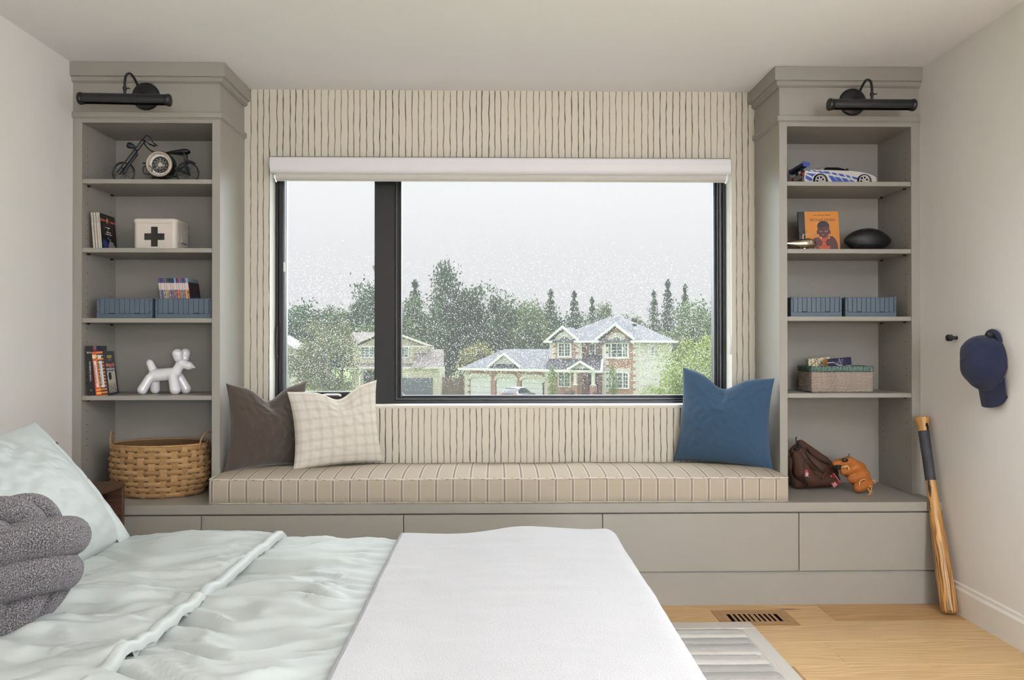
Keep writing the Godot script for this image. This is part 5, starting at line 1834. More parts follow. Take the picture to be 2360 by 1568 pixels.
func helicopter() -> void:
	var o := thing("toy_helicopter", "polished chrome toy helicopter with a bubble cabin in front of the orange picture book", "toy helicopter", Vector3(1.4560, SRT[1], -0.060))
	# fuselage: teardrop along x, nose at +x; sections (x, y centre, half height, half width)
	var rows := []
	for q in [[-0.110, 0.034, 0.0015, 0.0015], [-0.095, 0.034, 0.0045, 0.0045], [-0.065, 0.032, 0.0105, 0.0100], [-0.030, 0.031, 0.0180, 0.0175], [0.000, 0.032, 0.0235, 0.0225], [0.020, 0.033, 0.0255, 0.0240], [0.040, 0.032, 0.0220, 0.0205], [0.054, 0.0305, 0.0140, 0.0130], [0.061, 0.030, 0.0060, 0.0060], [0.064, 0.030, 0.0008, 0.0008]]:
		var row := PackedVector3Array()
		for k in 28:
			var a := TAU * k / 28
			row.append(Vector3(q[0], q[1] + sin(a) * q[2], cos(a) * q[3]))
		rows.append(row)
	put(o, "fuselage", mb().grid(rows, true, Vector3(-0.01, 0.032, 0)).done(), M.chrome)
	var sp := mat(c8(228, 214, 206), 0.08, 1.0)
	put(o, "canopy", mb().ball(Vector3(0.030, 0.037, 0.0), Vector3(0.029, 0.0185, 0.0225), 24, 14).done(), sp)
	put(o, "mast", mb().lathe([Vector2(0.0001, 0.098), Vector2(0.003, 0.097), Vector2(0.003, 0.090), Vector2(0.0022, 0.088), Vector2(0.0022, 0.060), Vector2(0.005, 0.052)], 12, Transform3D(Basis(), Vector3(-0.002, -0.018, 0))).done(), M.chrome)
	for k in 3:
		var a := -0.10 + TAU * k / 3.0
		var b := mb()
		b.xf = Transform3D(Basis(Vector3.UP, a), Vector3(-0.002, 0.0745, 0))
		b.cbox(Vector3(0.032, 0, 0), Vector3(0.064, 0.0016, 0.008), 0.0007)
		put(o, "rotor_blade", b.done(), M.chrome)
	var tail := mb()
	tail.prism(PackedVector2Array([Vector2(-0.098, 0.034), Vector2(-0.120, 0.064), Vector2(-0.108, 0.064), Vector2(-0.080, 0.040)]), 0.002)
	tail.prism(PackedVector2Array([Vector2(-0.098, 0.030), Vector2(-0.112, 0.010), Vector2(-0.104, 0.010), Vector2(-0.084, 0.028)]), 0.002)
	put(o, "tail_fin", tail.done(), M.chrome)
	for z in [-0.020, 0.020]:
		var sk := mb()
		sk.tube(spline([Vector3(-0.035, 0.0025, z), Vector3(0.030, 0.0025, z), Vector3(0.046, 0.004, z), Vector3(0.052, 0.009, z)], 4), 0.0022, 8)
		for x in [-0.020, 0.022]:
			sk.tube([Vector3(x, 0.003, z), Vector3(x, 0.018, z * 0.55)], 0.0018, 6)
		put(o, "skid", sk.done(), M.chrome)
	put(o, "belly_tank", mb().ball(Vector3(0.004, 0.0085, 0.0), Vector3(0.012, 0.0065, 0.012), 14, 8).done(), M.chrome)

func picture_book() -> void:
	var w := 0.1965
	var h := 0.2020
	var t := 0.011
	var o := thing("picture_book", "orange hardback picture book with a drawn player hugging a basketball, leaning upright", "book", Vector3.ZERO)
	var skin := c8(84, 44, 44)
	var orange := c8(214, 138, 48)
	var im := paint(200, 206, func(u: float, v: float) -> Color:
		var x := u * 196.5
		var y := v * 202.0
		if u < 0.158: return c8(20, 24, 32)
		var c := orange.lerp(c8(196, 120, 44), clampf(v * 0.7, 0, 1))
		var R := func(cx: float, cy: float, rx: float, ry: float) -> bool: return pow((x - cx) / rx, 2) + pow((y - cy) / ry, 2) < 1.0
		# arms and shoulders
		if R.call(92.0, 170.0, 34.0, 44.0) and y > 128: c = skin
		if R.call(152.0, 178.0, 34.0, 56.0) and y > 124 and x > 130: c = skin
		# shirt and ball
		if x > 88 and x < 152 and y > 184: c = c8(176, 62, 44)
		if R.call(120.0, 160.0, 31.0, 40.0):
			c = c8(196, 84, 48)
			if absf(y - 150 - pow((x - 120) / 9.0, 2) * 0.5) < 1.2 or absf(y - 172 + pow((x - 120) / 10.0, 2)) < 1.2 or absf(y - 134 - pow((x - 120) / 12.0, 2)) < 1.0: c = c8(150, 56, 36)
		if R.call(97.0, 155.0, 15.0, 17.0) or R.call(143.0, 155.0, 15.0, 17.0): c = skin
		# head, ears, hair, face
		if R.call(91.0, 103.0, 5.0, 10.0) or R.call(149.0, 103.0, 5.0, 10.0): c = skin
		if R.call(120.0, 92.0, 29.0, 40.0): c = skin
		if R.call(120.0, 74.0, 29.5, 27.0) and y < 76 + pow((x - 120) / 14.0, 2): c = c8(44, 34, 40)
		if R.call(107.0, 98.0, 8.0, 2.6) or R.call(133.0, 98.0, 8.0, 2.6): c = c8(60, 32, 36)
		for e in [103.0, 111.0, 129.0, 137.0]:
			if R.call(e, 99.0, 1.9, 1.9): c = c8(236, 228, 214)
		if R.call(115.0, 116.0, 4.2, 2.4): c = c8(196, 96, 84)
		if R.call(116.0, 202.0, 7.0, 5.0) or R.call(126.0, 199.0, 9.0, 4.0) or R.call(136.0, 197.0, 4.0, 6.0): c = c8(232, 224, 214)
		if R.call(107.0, 131.0, 2.5, 4.0) or R.call(146.0, 131.0, 2.5, 4.0): c = c8(232, 224, 214)
		return c)
	var cm := mb()
	cm.cbox(Vector3(0, h / 2, t / 2 - 0.0012), Vector3(w, h, 0.0024), 0.0006)
	for k in cm.uv.size():
		cm.uv[k] = Vector2(cm.v[k].x / w + 0.5, 1.0 - cm.v[k].y / h)
	put(o, "front_cover", cm.done(), texmat(im, 0.4))
	put(o, "back_cover", boxm(Vector3(0, h / 2, -t / 2 + 0.0012), Vector3(w, h, 0.0024), 0.0006), mat(orange, 0.4))
	put(o, "spine", boxm(Vector3(-w / 2 + 0.0008, h / 2, 0), Vector3(0.0024, h, t), 0.0008), mat(c8(22, 24, 30), 0.4))
	put(o, "pages", boxm(Vector3(0.0005, h / 2, 0), Vector3(w - 0.006, h - 0.006, t - 0.0046)), mat(c8(232, 226, 212), 0.9))
	var ink := mat(c8(52, 40, 36), 0.5)
	words(o, "title_lettering", "Michael Jordan", 0.0142, Transform3D(Basis(), Vector3(0.019, h - 0.0415, t / 2 + 0.0002)), ink, false, false, 0.92)
	words(o, "series_lettering", "Little People, BIG DREAMS", 0.0048, Transform3D(Basis(), Vector3(0.017, h - 0.0185, t / 2 + 0.0002)), ink, true)
	o.transform = Transform3D(Basis(Vector3.UP, -0.03) * Basis(Vector3(1, 0, 0), -0.10) * Basis(Vector3(0, 0, 1), 0.012), Vector3(1.5720, SRT[1] + 0.0012, -0.150))

func football() -> void:
	var o := thing("football", "small black pebbled leather football lying on its side next to the orange book", "football", Vector3(1.8105, SRT[1] + 0.0605, -0.160))
	var L := 0.117
	var R := 0.0600
	var lea := mat(c8(26, 26, 28), 0.42)
	var n := noise(0.25, FastNoiseLite.TYPE_CELLULAR, 2, 6)
	lea.heightmap_enabled = true
	lea.heightmap_texture = ntex(n, 256)
	lea.heightmap_scale = 0.05
	tri(lea, 14.0)
	var rows := []
	for i in 29:
		var t := -1.0 + 2.0 * i / 28.0
		var r := R * pow(maxf(1.0 - t * t, 0.0), 0.78) + 0.0003
		var row := PackedVector3Array()
		for k in 48:
			var a := TAU * k / 48
			var seam := 1.0 - 0.022 * exp(-pow(sin(a * 2.0 + 0.5) * 9.0, 2))
			row.append(Vector3(t * L, sin(a) * r * seam, cos(a) * r * seam))
		rows.append(row)
	put(o, "shell", mb().grid(rows, true, Vector3.ZERO).done(), lea)
	var lc := mat(c8(48, 48, 50), 0.5)
	for k in 8:
		var t := -0.30 + 0.60 * k / 7.0
		var r := R * pow(1.0 - t * t, 0.78) + 0.001
		var p := []
		for j in 5:
			var a := 1.02 + (j - 2) * 0.065
			p.append(Vector3(t * L, sin(a) * r, cos(a) * r))
		put(o, "lace", mb().tube(p, 0.0019, 6).done(), lc)
	var q := []
	for k in 9:
		var t := -0.36 + 0.72 * k / 8.0
		var r := R * pow(1.0 - t * t, 0.78) + 0.0008
		q.append(Vector3(t * L, sin(1.02) * r, cos(1.02) * r))
	put(o, "lace_seam", mb().tube(q, 0.0015, 6).done(), lc)
	for s in [-1.0, 1.0]:
		var st := []
		for k in 31:
			var a := TAU * k / 30
			var r := R * pow(1.0 - 0.58 * 0.58, 0.78) + 0.0003
			st.append(Vector3(s * 0.58 * L, sin(a) * r, cos(a) * r))
		put(o, "end_stripe", mb().tube(st, 0.0007, 5, false).done(), lc)

func wicker_basket() -> void:
	var w := 0.290
	var d := 0.172
	var h := 0.126
	var o := thing("wicker_basket", "small rectangular grey-washed wicker basket with a green raffia rim, two books in it", "basket", Vector3(1.6385, SRT[3] + 0.0004, -0.138))
	var wick := mat(Color.WHITE, 0.75)
	wick.albedo_texture = ntex(noise(0.08, FastNoiseLite.TYPE_SIMPLEX, 3, 17), 128, ramp2(c8(140, 126, 116), c8(196, 182, 168)))
	wick.uv1_scale = Vector3(6, 1, 1)
	# perimeter path
	var per := []
	var pts := rrect(w, d, 0.012, 3)
	var loop := []
	for i in pts.size():
		var a := pts[i]
		var b := pts[(i + 1) % pts.size()]
		var n := maxi(1, int(a.distance_to(b) / 0.0058))
		for k in n:
			loop.append(a.lerp(b, float(k) / n))
	var m := loop.size()
	# stakes every few steps
	var stk := []
	var stake_step := 4
	var NR := 13
	var y0 := 0.006
	for i in NR:
		var p := []
		var y := y0 + (h - 0.030 - y0) * (i + 0.5) / NR
		for k in m + 1:
			var q: Vector2 = loop[k % m]
			var nrm: Vector2 = (loop[(k + 1) % m] - loop[(k - 1 + m) % m]).normalized()
			nrm = Vector2(nrm.y, -nrm.x)
			var ph := PI * k / stake_step + (PI if i % 2 else 0.0)
			var off := 0.0026 * sin(ph)
			p.append(Vector3(q.x + nrm.x * off, y + 0.0006 * sin(k * 1.7 + i), q.y + nrm.y * off))
		put(o, "strand", mb().tube(p, 0.0037, 6, false).done(), wick)
	for k in range(0, m, stake_step):
		var q: Vector2 = loop[(k + stake_step / 2) % m]
		put(o, "stake", mb().tube([Vector3(q.x, 0.002, q.y), Vector3(q.x, h - 0.022, q.y)], 0.0026, 6).done(), wick)
	put(o, "base", boxm(Vector3(0, 0.004, 0), Vector3(w - 0.01, 0.007, d - 0.01), 0.002), wick)
	# raffia wrapped rim: a fat rounded band with many fine vertical strands
	var gr := mat(Color.WHITE, 0.8)
	gr.albedo_texture = ntex(noise(0.09, FastNoiseLite.TYPE_SIMPLEX, 2, 27), 128, ramp2(c8(52, 70, 66), c8(116, 136, 124)))
	gr.uv1_scale = Vector3(9.0, 0.15, 1)
	var rows := []
	for q in [[-0.002, h - 0.028], [0.0048, h - 0.027], [0.0056, h - 0.016], [0.0050, h - 0.004], [0.0, h], [-0.006, h - 0.003], [-0.0065, h - 0.020]]:
		var row := PackedVector3Array()
		for k in m * 3:
			var f := float(k) / 3.0
			var a: Vector2 = (loop[int(f) % m] as Vector2).lerp(loop[(int(f) + 1) % m], f - int(f))
			var nrm: Vector2 = (loop[(int(f) + 1) % m] - loop[(int(f) - 1 + m) % m]).normalized()
			nrm = Vector2(nrm.y, -nrm.x)
			var rip: float = q[0] + 0.0011 * sin(k * 2.1) + 0.0006 * sin(k * 0.37)
			row.append(Vector3(a.x + nrm.x * rip, q[1] + 0.0009 * sin(k * 1.3), a.y + nrm.y * rip))
		rows.append(row)
	put(o, "raffia_rim", mb().grid(rows, true, Vector3(0, h - 0.014, 0)).done(), gr)
	# two books standing in it, covers towards the room
	var bb := o.position
	var bn := noise(0.05, FastNoiseLite.TYPE_SIMPLEX_SMOOTH, 2, 71)
	var im1 := paint(96, 128, func(u: float, v: float) -> Color:
		var c := c8(226, 214, 184)
		for q in [[0.10, 0.05], [0.30, -0.10], [0.42, 0.14]]:
			var x: float = q[0] + v * q[1] + bn.get_noise_2d(v * 60.0, q[0] * 90.0) * 0.05
			if absf(u - x) < 0.014: c = c8(120, 98, 66)
		if v < 0.30 and absf(fposmod(u * 3.0 + v * 4.0 + bn.get_noise_2d(u * 40, v * 40) * 0.6, 1.0) - 0.5) < 0.05: c = c8(130, 106, 72)
		if bn.get_noise_2d(u * 260.0, v * 260.0) > 0.42: c = c8(110, 90, 62)
		return c)
	var b1 := thing("book", "cream-covered book with bare tree drawing, standing in the wicker basket behind the navy one", "book", Vector3.ZERO, "books standing in the wicker basket")
	var m1 := mb()
	m1.cbox(Vector3(0, 0.075, 0.009), Vector3(0.118, 0.150, 0.0016), 0.0004)
	for k in m1.uv.size():
		m1.uv[k] = Vector2(m1.v[k].x / 0.118 + 0.5, 1.0 - m1.v[k].y / 0.15)
	put(b1, "front_cover", m1.done(), texmat(im1, 0.5))
	put(b1, "back_cover", boxm(Vector3(0, 0.075, -0.009), Vector3(0.118, 0.150, 0.0016), 0.0004), mat(c8(150, 158, 124), 0.5))
	put(b1, "spine", boxm(Vector3(-0.0595, 0.075, 0), Vector3(0.0016, 0.150, 0.0196), 0.0005), mat(c8(150, 160, 120), 0.5))
	put(b1, "pages", boxm(Vector3(0.0, 0.075, 0), Vector3(0.115, 0.146, 0.0162)), mat(c8(228, 220, 200), 0.9))
	b1.transform = Transform3D(Basis(Vector3.UP, 0.16) * Basis(Vector3(1, 0, 0), -0.06) * Basis(Vector3(0, 0, 1), 0.09), bb + Vector3(-0.052, 0.0125, -0.030))
	var im2 := paint(128, 160, func(u: float, v: float) -> Color:
		var c := c8(38, 40, 66)
		var p := Vector2(u - 0.60, v - 0.40)
		var t := 0.5 + bn.get_noise_2d(u * 90.0, v * 30.0)
		if Vector2(p.x / 0.34, p.y / 0.36).length() < 1.0 and u > 0.28: c = c.lerp(c8(136, 128, 140), clampf(t, 0.0, 1.0) * clampf((u - 0.26) * 5.0, 0, 1))
		for q in [absf(u - 0.50 - v * 0.42 + 0.02), absf(v - 0.12 - 0.16 * sin(clampf((u - 0.25) * 3.2, 0, 1.9))), absf(v - 0.36 + 0.07 * sin((u - 0.1) * 4.0)), absf(Vector2((u - 0.62) / 0.62, (v - 0.62)).length() - 0.34)]:
			if q < 0.011: c = c8(216, 212, 214)
		return c)
	var b2 := thing("book", "navy book with white line drawing and orange spine, standing in the wicker basket", "book", Vector3.ZERO, "books standing in the wicker basket")
	var m2 := mb()
	m2.cbox(Vector3(0, 0.075, 0.010), Vector3(0.136, 0.150, 0.0016), 0.0004)
	for k in m2.uv.size():
		m2.uv[k] = Vector2(m2.v[k].x / 0.136 + 0.5, (0.150 - m2.v[k].y) / 0.15)
	put(b2, "front_cover", m2.done(), texmat(im2, 0.45))
	put(b2, "back_cover", boxm(Vector3(0, 0.075, -0.010), Vector3(0.136, 0.150, 0.0016), 0.0004), mat(c8(40, 42, 66), 0.5))
	put(b2, "spine", boxm(Vector3(-0.0685, 0.075, 0), Vector3(0.0016, 0.150, 0.0216), 0.0005), mat(c8(196, 130, 34), 0.5))
	put(b2, "pages", boxm(Vector3(0.0, 0.075, 0), Vector3(0.133, 0.146, 0.0182)), mat(c8(228, 220, 200), 0.9))
	b2.transform = Transform3D(Basis(Vector3.UP, 0.26) * Basis(Vector3(1, 0, 0), -0.05) * Basis(Vector3(0, 0, 1), 0.075), bb + Vector3(0.020, 0.0125, 0.020))

# both gloves: model units of 1/4700 m in the picture plane of the bookcase, x right, y up, z towards the room
func gloves() -> void:
	var s := 1.0 / 4700.0
	var lea1 := cloth(c8(92, 64, 50), c8(56, 38, 30), 16.0, 0.10, 0.10, FastNoiseLite.TYPE_SIMPLEX, 51)
	lea1.roughness = 0.6
	var lea2 := cloth(c8(188, 118, 58), c8(146, 82, 36), 16.0, 0.10, 0.10, FastNoiseLite.TYPE_SIMPLEX, 52)
	lea2.roughness = 0.5
	var tan_lace := mat(c8(206, 156, 92), 0.6)
	# dark brown glove, lying on its back edge against the case side
	var o := thing("baseball_glove", "large dark brown leather baseball glove with red patches slumped behind the tan one", "baseball glove", Vector3(1.430, 0.4515, -0.165))
	var V := func(x: float, y: float, z: float) -> Vector3: return Vector3((x - 160) * s, (1330 - y) * s, z * s)
	var A := func(b: Array, x0, y0, z0, x1, y1, z1, r0, r1): b.append([V.call(x0, y0, z0), V.call(x1, y1, z1), r0 * s, r1 * s])
	var b := []
	# web and finger stalls running down from the strap at the top to the lower edge
	A.call(b, 420.0, 330.0, -60.0, 960.0, 700.0, -40.0, 105.0, 95.0)
	A.call(b, 960.0, 700.0, -40.0, 1130.0, 900.0, 0.0, 95.0, 110.0)
	A.call(b, 330.0, 470.0, 60.0, 760.0, 860.0, 150.0, 100.0, 150.0)
	A.call(b, 250.0, 560.0, 150.0, 330.0, 900.0, 240.0, 110.0, 190.0)
	A.call(b, 330.0, 900.0, 240.0, 520.0, 1080.0, 240.0, 190.0, 170.0)
	A.call(b, 520.0, 1080.0, 240.0, 1120.0, 1120.0, 110.0, 160.0, 130.0)
	A.call(b, 760.0, 860.0, 120.0, 1100.0, 960.0, 60.0, 150.0, 140.0)
	A.call(b, 150.0, 700.0, 40.0, 300.0, 1180.0, 80.0, 120.0, 130.0)
	A.call(b, 300.0, 1180.0, 80.0, 1050.0, 1200.0, 0.0, 130.0, 110.0)
	A.call(b, 300.0, 420.0, 0.0, 220.0, 480.0, 60.0, 100.0, 100.0)
	put(o, "glove_body", blob(b, 0.0055, 0.006).done(), lea1)
	# raised welts between the stalls
	var w1 := mb()
	w1.tube(spline([V.call(430, 470, 190), V.call(520, 640, 240), V.call(640, 790, 290), V.call(800, 930, 285)], 5), 0.0035, 6)
	w1.tube(spline([V.call(370, 660, 290), V.call(310, 800, 400), V.call(300, 1000, 430), V.call(420, 1170, 390)], 5), 0.0030, 6)
	w1.tube(spline([V.call(520, 400, 70), V.call(640, 590, 100), V.call(830, 700, 110), V.call(1020, 760, 100)], 5), 0.0035, 6)
	put(o, "welt", w1.done(), M.dark)
	put(o, "wrist_strap", mb().tube(spline([V.call(720, 1045, 385), V.call(840, 960, 300), V.call(960, 880, 210), V.call(1090, 840, 140)], 4), 0.0075, 8, true, 0.6).done(), lea1)
	put(o, "lace_end", mb().tube(spline([V.call(350, 340, 50), V.call(290, 270, 50), V.call(275, 200, 50), V.call(290, 150, 50)], 4), 0.0030, 7).done(), M.dark)
	put(o, "lace_knot", mb().ball(V.call(330, 370, 100), Vector3(0.014, 0.011, 0.012), 12, 8).ball(V.call(250, 420, 150), Vector3(0.014, 0.010, 0.010), 12, 8).done(), M.dark)
	var red := mat(c8(150, 26, 34), 0.45)
	var wht := mat(c8(226, 206, 204), 0.5)
	# oval patch with a script letter, woven label with script
	var pf := Basis(Vector3(0, 0, 1), -0.12) * Basis(Vector3.UP, -0.25)
	put(o, "round_patch", mb().lathe([Vector2(0.0001, 0.0045), Vector2(0.010, 0.0038), Vector2(0.0128, 0.0)], 20, Transform3D(pf * Basis(Vector3(1, 0, 0), Vector3(0, 0, 1), Vector3(0, -1, 0)), V.call(360, 905, 432)), 0.85, 1.15).done(), red)
	words(o, "patch_letter", "R", 0.0165, Transform3D(pf, V.call(360, 945, 462)), wht, true, true)
	var lf := Basis(Vector3(0, 0, 1), -0.92) * Basis(Vector3(1, 0, 0), -0.15)
	put(o, "woven_label", mb().cbox(Vector3.ZERO, Vector3(0.058, 0.046, 0.004), 0.001).done(), red, Transform3D(lf, V.call(1065, 1110, 235)))
	for y in [0.019, -0.019]:
		put(o, "label_stripe", mb().cbox(Vector3(0, y, 0.0024), Vector3(0.056, 0.0022, 0.0008), 0.0002).done(), wht, Transform3D(lf, V.call(1065, 1110, 235)))
	words(o, "label_script", "Rawlings", 0.0135, Transform3D(lf, V.call(1065, 1110, 235)) * Transform3D(Basis(), Vector3(0, -0.006, 0.0026)), wht, true, true, 0.62)
	# tan glove in front
	var g := thing("baseball_glove", "smaller tan leather baseball glove with yellow laces resting against the dark brown one", "baseball glove", Vector3(1.650, 0.4515, -0.055))
	V = func(x: float, y: float, z: float) -> Vector3: return Vector3((x - 1380) * s, (1425 - y) * s, z * s)
	var A2 := func(b2: Array, x0, y0, z0, x1, y1, z1, r0, r1): b2.append([V.call(x0, y0, z0), V.call(x1, y1, z1), r0 * s, r1 * s])
	b = []
	# four finger stalls stacked side by side, running down and to the right
	A2.call(b, 1180.0, 780.0, 0.0, 1480.0, 730.0, -30.0, 78.0, 100.0)
	A2.call(b, 1480.0, 730.0, -30.0, 1760.0, 880.0, -60.0, 100.0, 110.0)
	A2.call(b, 1330.0, 950.0, 60.0, 1620.0, 870.0, 30.0, 92.0, 105.0)
	A2.call(b, 1620.0, 870.0, 30.0, 1840.0, 1040.0, -20.0, 105.0, 110.0)
	A2.call(b, 1470.0, 1110.0, 110.0, 1720.0, 1040.0, 70.0, 95.0, 105.0)
	A2.call(b, 1720.0, 1040.0, 70.0, 1890.0, 1190.0, 10.0, 105.0, 100.0)
	A2.call(b, 1600.0, 1290.0, 150.0, 1840.0, 1240.0, 90.0, 110.0, 115.0)
	A2.call(b, 1840.0, 1240.0, 90.0, 1900.0, 1300.0, 30.0, 115.0, 80.0)
	A2.call(b, 1130.0, 770.0, 30.0, 1280.0, 880.0, 70.0, 55.0, 70.0)
	A2.call(b, 1450.0, 900.0, -120.0, 1750.0, 1250.0, -100.0, 120.0, 150.0)
	put(g, "glove_body", blob(b, 0.0048, 0.004).done(), lea2)
	for q in [[1430, 905, 130, 1640, 835, 110], [1420, 1035, 150, 1560, 1000, 150], [1620, 1085, 180, 1800, 1005, 110], [1560, 1190, 215, 1850, 1170, 130]]:
		put(g, "stitch_line", mb().tube([V.call(q[0], q[1], q[2]), V.call((q[0] + q[3]) / 2.0, (q[1] + q[4]) / 2.0 - 4, (q[2] + q[5]) / 2.0 + 18), V.call(q[3], q[4], q[5])], 0.0011, 5).done(), tan_lace)
	for q in [[[1230, 850, 140], [1290, 820, 160], [1340, 820, 165], [1290, 860, 160]], [[1340, 840, 150], [1360, 810, 165], [1390, 900, 165]], [[1580, 1230, 260], [1600, 1150, 225], [1690, 1105, 200], [1750, 1120, 180]], [[1750, 1290, 275], [1810, 1370, 270], [1800, 1420, 262], [1760, 1418, 275]], [[1790, 1245, 250], [1850, 1260, 230], [1870, 1370, 200], [1890, 1405, 200]], [[1950, 1150, 60], [2010, 1160, 70], [2010, 1220, 70]]]:
		var p := []
		for t in q:
			p.append(V.call(float(t[0]), float(t[1]), float(t[2])))
		put(g, "lace", mb().tube(spline(p, 5), 0.0030, 7).done(), tan_lace)
	put(g, "lace_end", mb().tube([V.call(1435, 650, 40), V.call(1455, 560, 40)], 0.0026, 6).done(), M.walnut)
	put(g, "stamp_mark", mb().ball(V.call(1340, 700, 75), Vector3(0.017, 0.010, 0.006), 14, 8).done(), mat(c8(66, 52, 40), 0.5))
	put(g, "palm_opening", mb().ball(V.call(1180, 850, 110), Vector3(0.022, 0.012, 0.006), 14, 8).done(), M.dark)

# ---------------------------------------------------------------- window seat cushion and pillows
func seat_things() -> void:
	seat_cushion()
	pillows()

func seat_cushion() -> void:
	var o := thing("seat_cushion", "long box cushion in oatmeal linen with thin grey double stripes on the window bench", "cushion", Vector3(0.021, 0.4515, -0.0975))
	var hw := 1.2855
	var zf := 0.2475
	var zb := -0.2465
	# one stripe repeat, 75.6 mm
	var wn := noise(0.35, FastNoiseLite.TYPE_SIMPLEX, 2, 14)
	var wn2 := noise(0.05, FastNoiseLite.TYPE_SIMPLEX, 2, 15)
	var im := paint(256, 128, func(u: float, v: float) -> Color:
		var t := wn.get_noise_2d(u * 256.0, v * 128.0) * 0.7 + wn2.get_noise_2d(u * 256.0, v * 500.0) * 0.3
		var c := c8(196, 184, 166).lerp(c8(156, 144, 126), clampf(0.5 + t * 0.9, 0, 1))
		var d := absf(u - 0.5)
		var w := 0.0
		if d < 0.050: c = c.lerp(c8(140, 130, 118), 0.55)
		if d > 0.028 and d < 0.052: c = c.lerp(c8(92, 84, 78), 0.75 * clampf(0.6 + t, 0.3, 1))
		if d < 0.012: c = c.lerp(c8(100, 92, 86), 0.5)
		if d > 0.070 and d < 0.100: c = c.lerp(c8(224, 216, 202), 0.7)
		return c)
	var lin := texmat(im, 0.9)
	lin.metallic_specular = 0.25
	lin.heightmap_enabled = true
	lin.heightmap_texture = ntex(noise(0.3, FastNoiseLite.TYPE_SIMPLEX, 2, 16), 256)
	lin.heightmap_scale = 0.04
	M.linen = lin
	var wob := noise(2.2, FastNoiseLite.TYPE_SIMPLEX_SMOOTH, 3, 18)
	# profile round the section: distance along it gives v
	var rows := []
	var us := []
	var nx := 160
	for i in nx + 1:
		var x := lerpf(-hw, hw, float(i) / nx)
		var e := minf(1.0, (hw - absf(x)) / 0.05)
		e = sqrt(maxf(1.0 - pow(1.0 - e, 2.0), 0.0))
		var row := PackedVector3Array()
		var w1 := wob.get_noise_2d(x, 0.0)
		var w2 := wob.get_noise_2d(x, 7.0)
		var top := 0.1035 + w1 * 0.004
		var front := zf + w2 * 0.003
		var k := 0
		for q in [[0.0, 0.5], [0.0, 0.98], [0.006, 1.0], [0.028, 1.003], [0.05, 1.004], [0.075, 1.003], [0.098, 1.0], [top, 0.985]]:
			row.append(Vector3(x * (0.997 + 0.003 * e), q[0], zb + (front - zb) * q[1] - (1.0 - e) * 0.006))
		for j in 12:
			var f := (j + 1) / 13.0
			var crown := sin(PI * pow(f, 0.8)) * 0.018 * e
			row.append(Vector3(x, top + crown + wob.get_noise_2d(x * 1.5, f * 0.5 + 3.0) * 0.003 * e, lerpf(front - 0.01, zb + 0.008, f)))
		row.append(Vector3(x, top, zb + 0.006))
		row.append(Vector3(x, top * 0.5, zb))
		row.append(Vector3(x, 0.0, zb + 0.006))
		rows.append(row)
	var m := mb().grid(rows, false, Vector3(0, 0.05, 0))
	for i in m.v.size():
		var p := m.v[i]
		m.uv[i] = Vector2((p.x + o.position.x + 1.2475) / 0.0756 + 0.5, (p.z - p.y) / 0.0378)
	# end gussets
	for s in [0, nx]:
		var r: PackedVector3Array = rows[s]
		var c := Vector3(r[0].x, 0.05, 0.0)
		m.face(Array(r), Vector3(signf(c.x), 0, 0))
		for k in r.size():
			var idx := m.uv.size() - r.size() + k
			m.uv[idx] = Vector2(m.v[idx].z / 0.0756 + 0.1, m.v[idx].y / 0.0378)
	put(o, "cover", m.done(), lin)
	# piping along the upper and lower seams
	var pip := mat(Color.WHITE, 0.9)
	pip.albedo_texture = imgtex(paint(64, 8, func(u: float, v: float) -> Color: return c8(202, 192, 174).lerp(c8(132, 122, 112), clampf((absf(u - 0.5) - 0.40) * 14.0, 0, 0.8))))
	pip.uv1_scale = Vector3(1, 36, 1)
	for lv in [[0.1035, 7], [0.001, 1]]:
		var path := []
		for i in nx + 1:
			var p: Vector3 = rows[i][lv[1]]
			path.append(p + Vector3(0, 0.0008, 0.002))
		path.push_front(Vector3(-hw - 0.002, path[0].y, zf - 0.03))
		path.push_front(Vector3(-hw - 0.002, path[0].y, zb + 0.02))
		path.append(Vector3(hw + 0.002, path[nx].y, zf - 0.03))
		path.append(Vector3(hw + 0.002, path[nx].y, zb + 0.02))
		var pm := mb().tube(path, 0.0042, 8)
		for k in pm.uv.size():
			pm.uv[k] = Vector2((pm.uv[k].y * 34.0 + pm.uv[k].x * 0.4), 0.5)
		pip.uv1_scale = Vector3(1, 1, 1)
		put(o, "piping", pm.done(), pip)

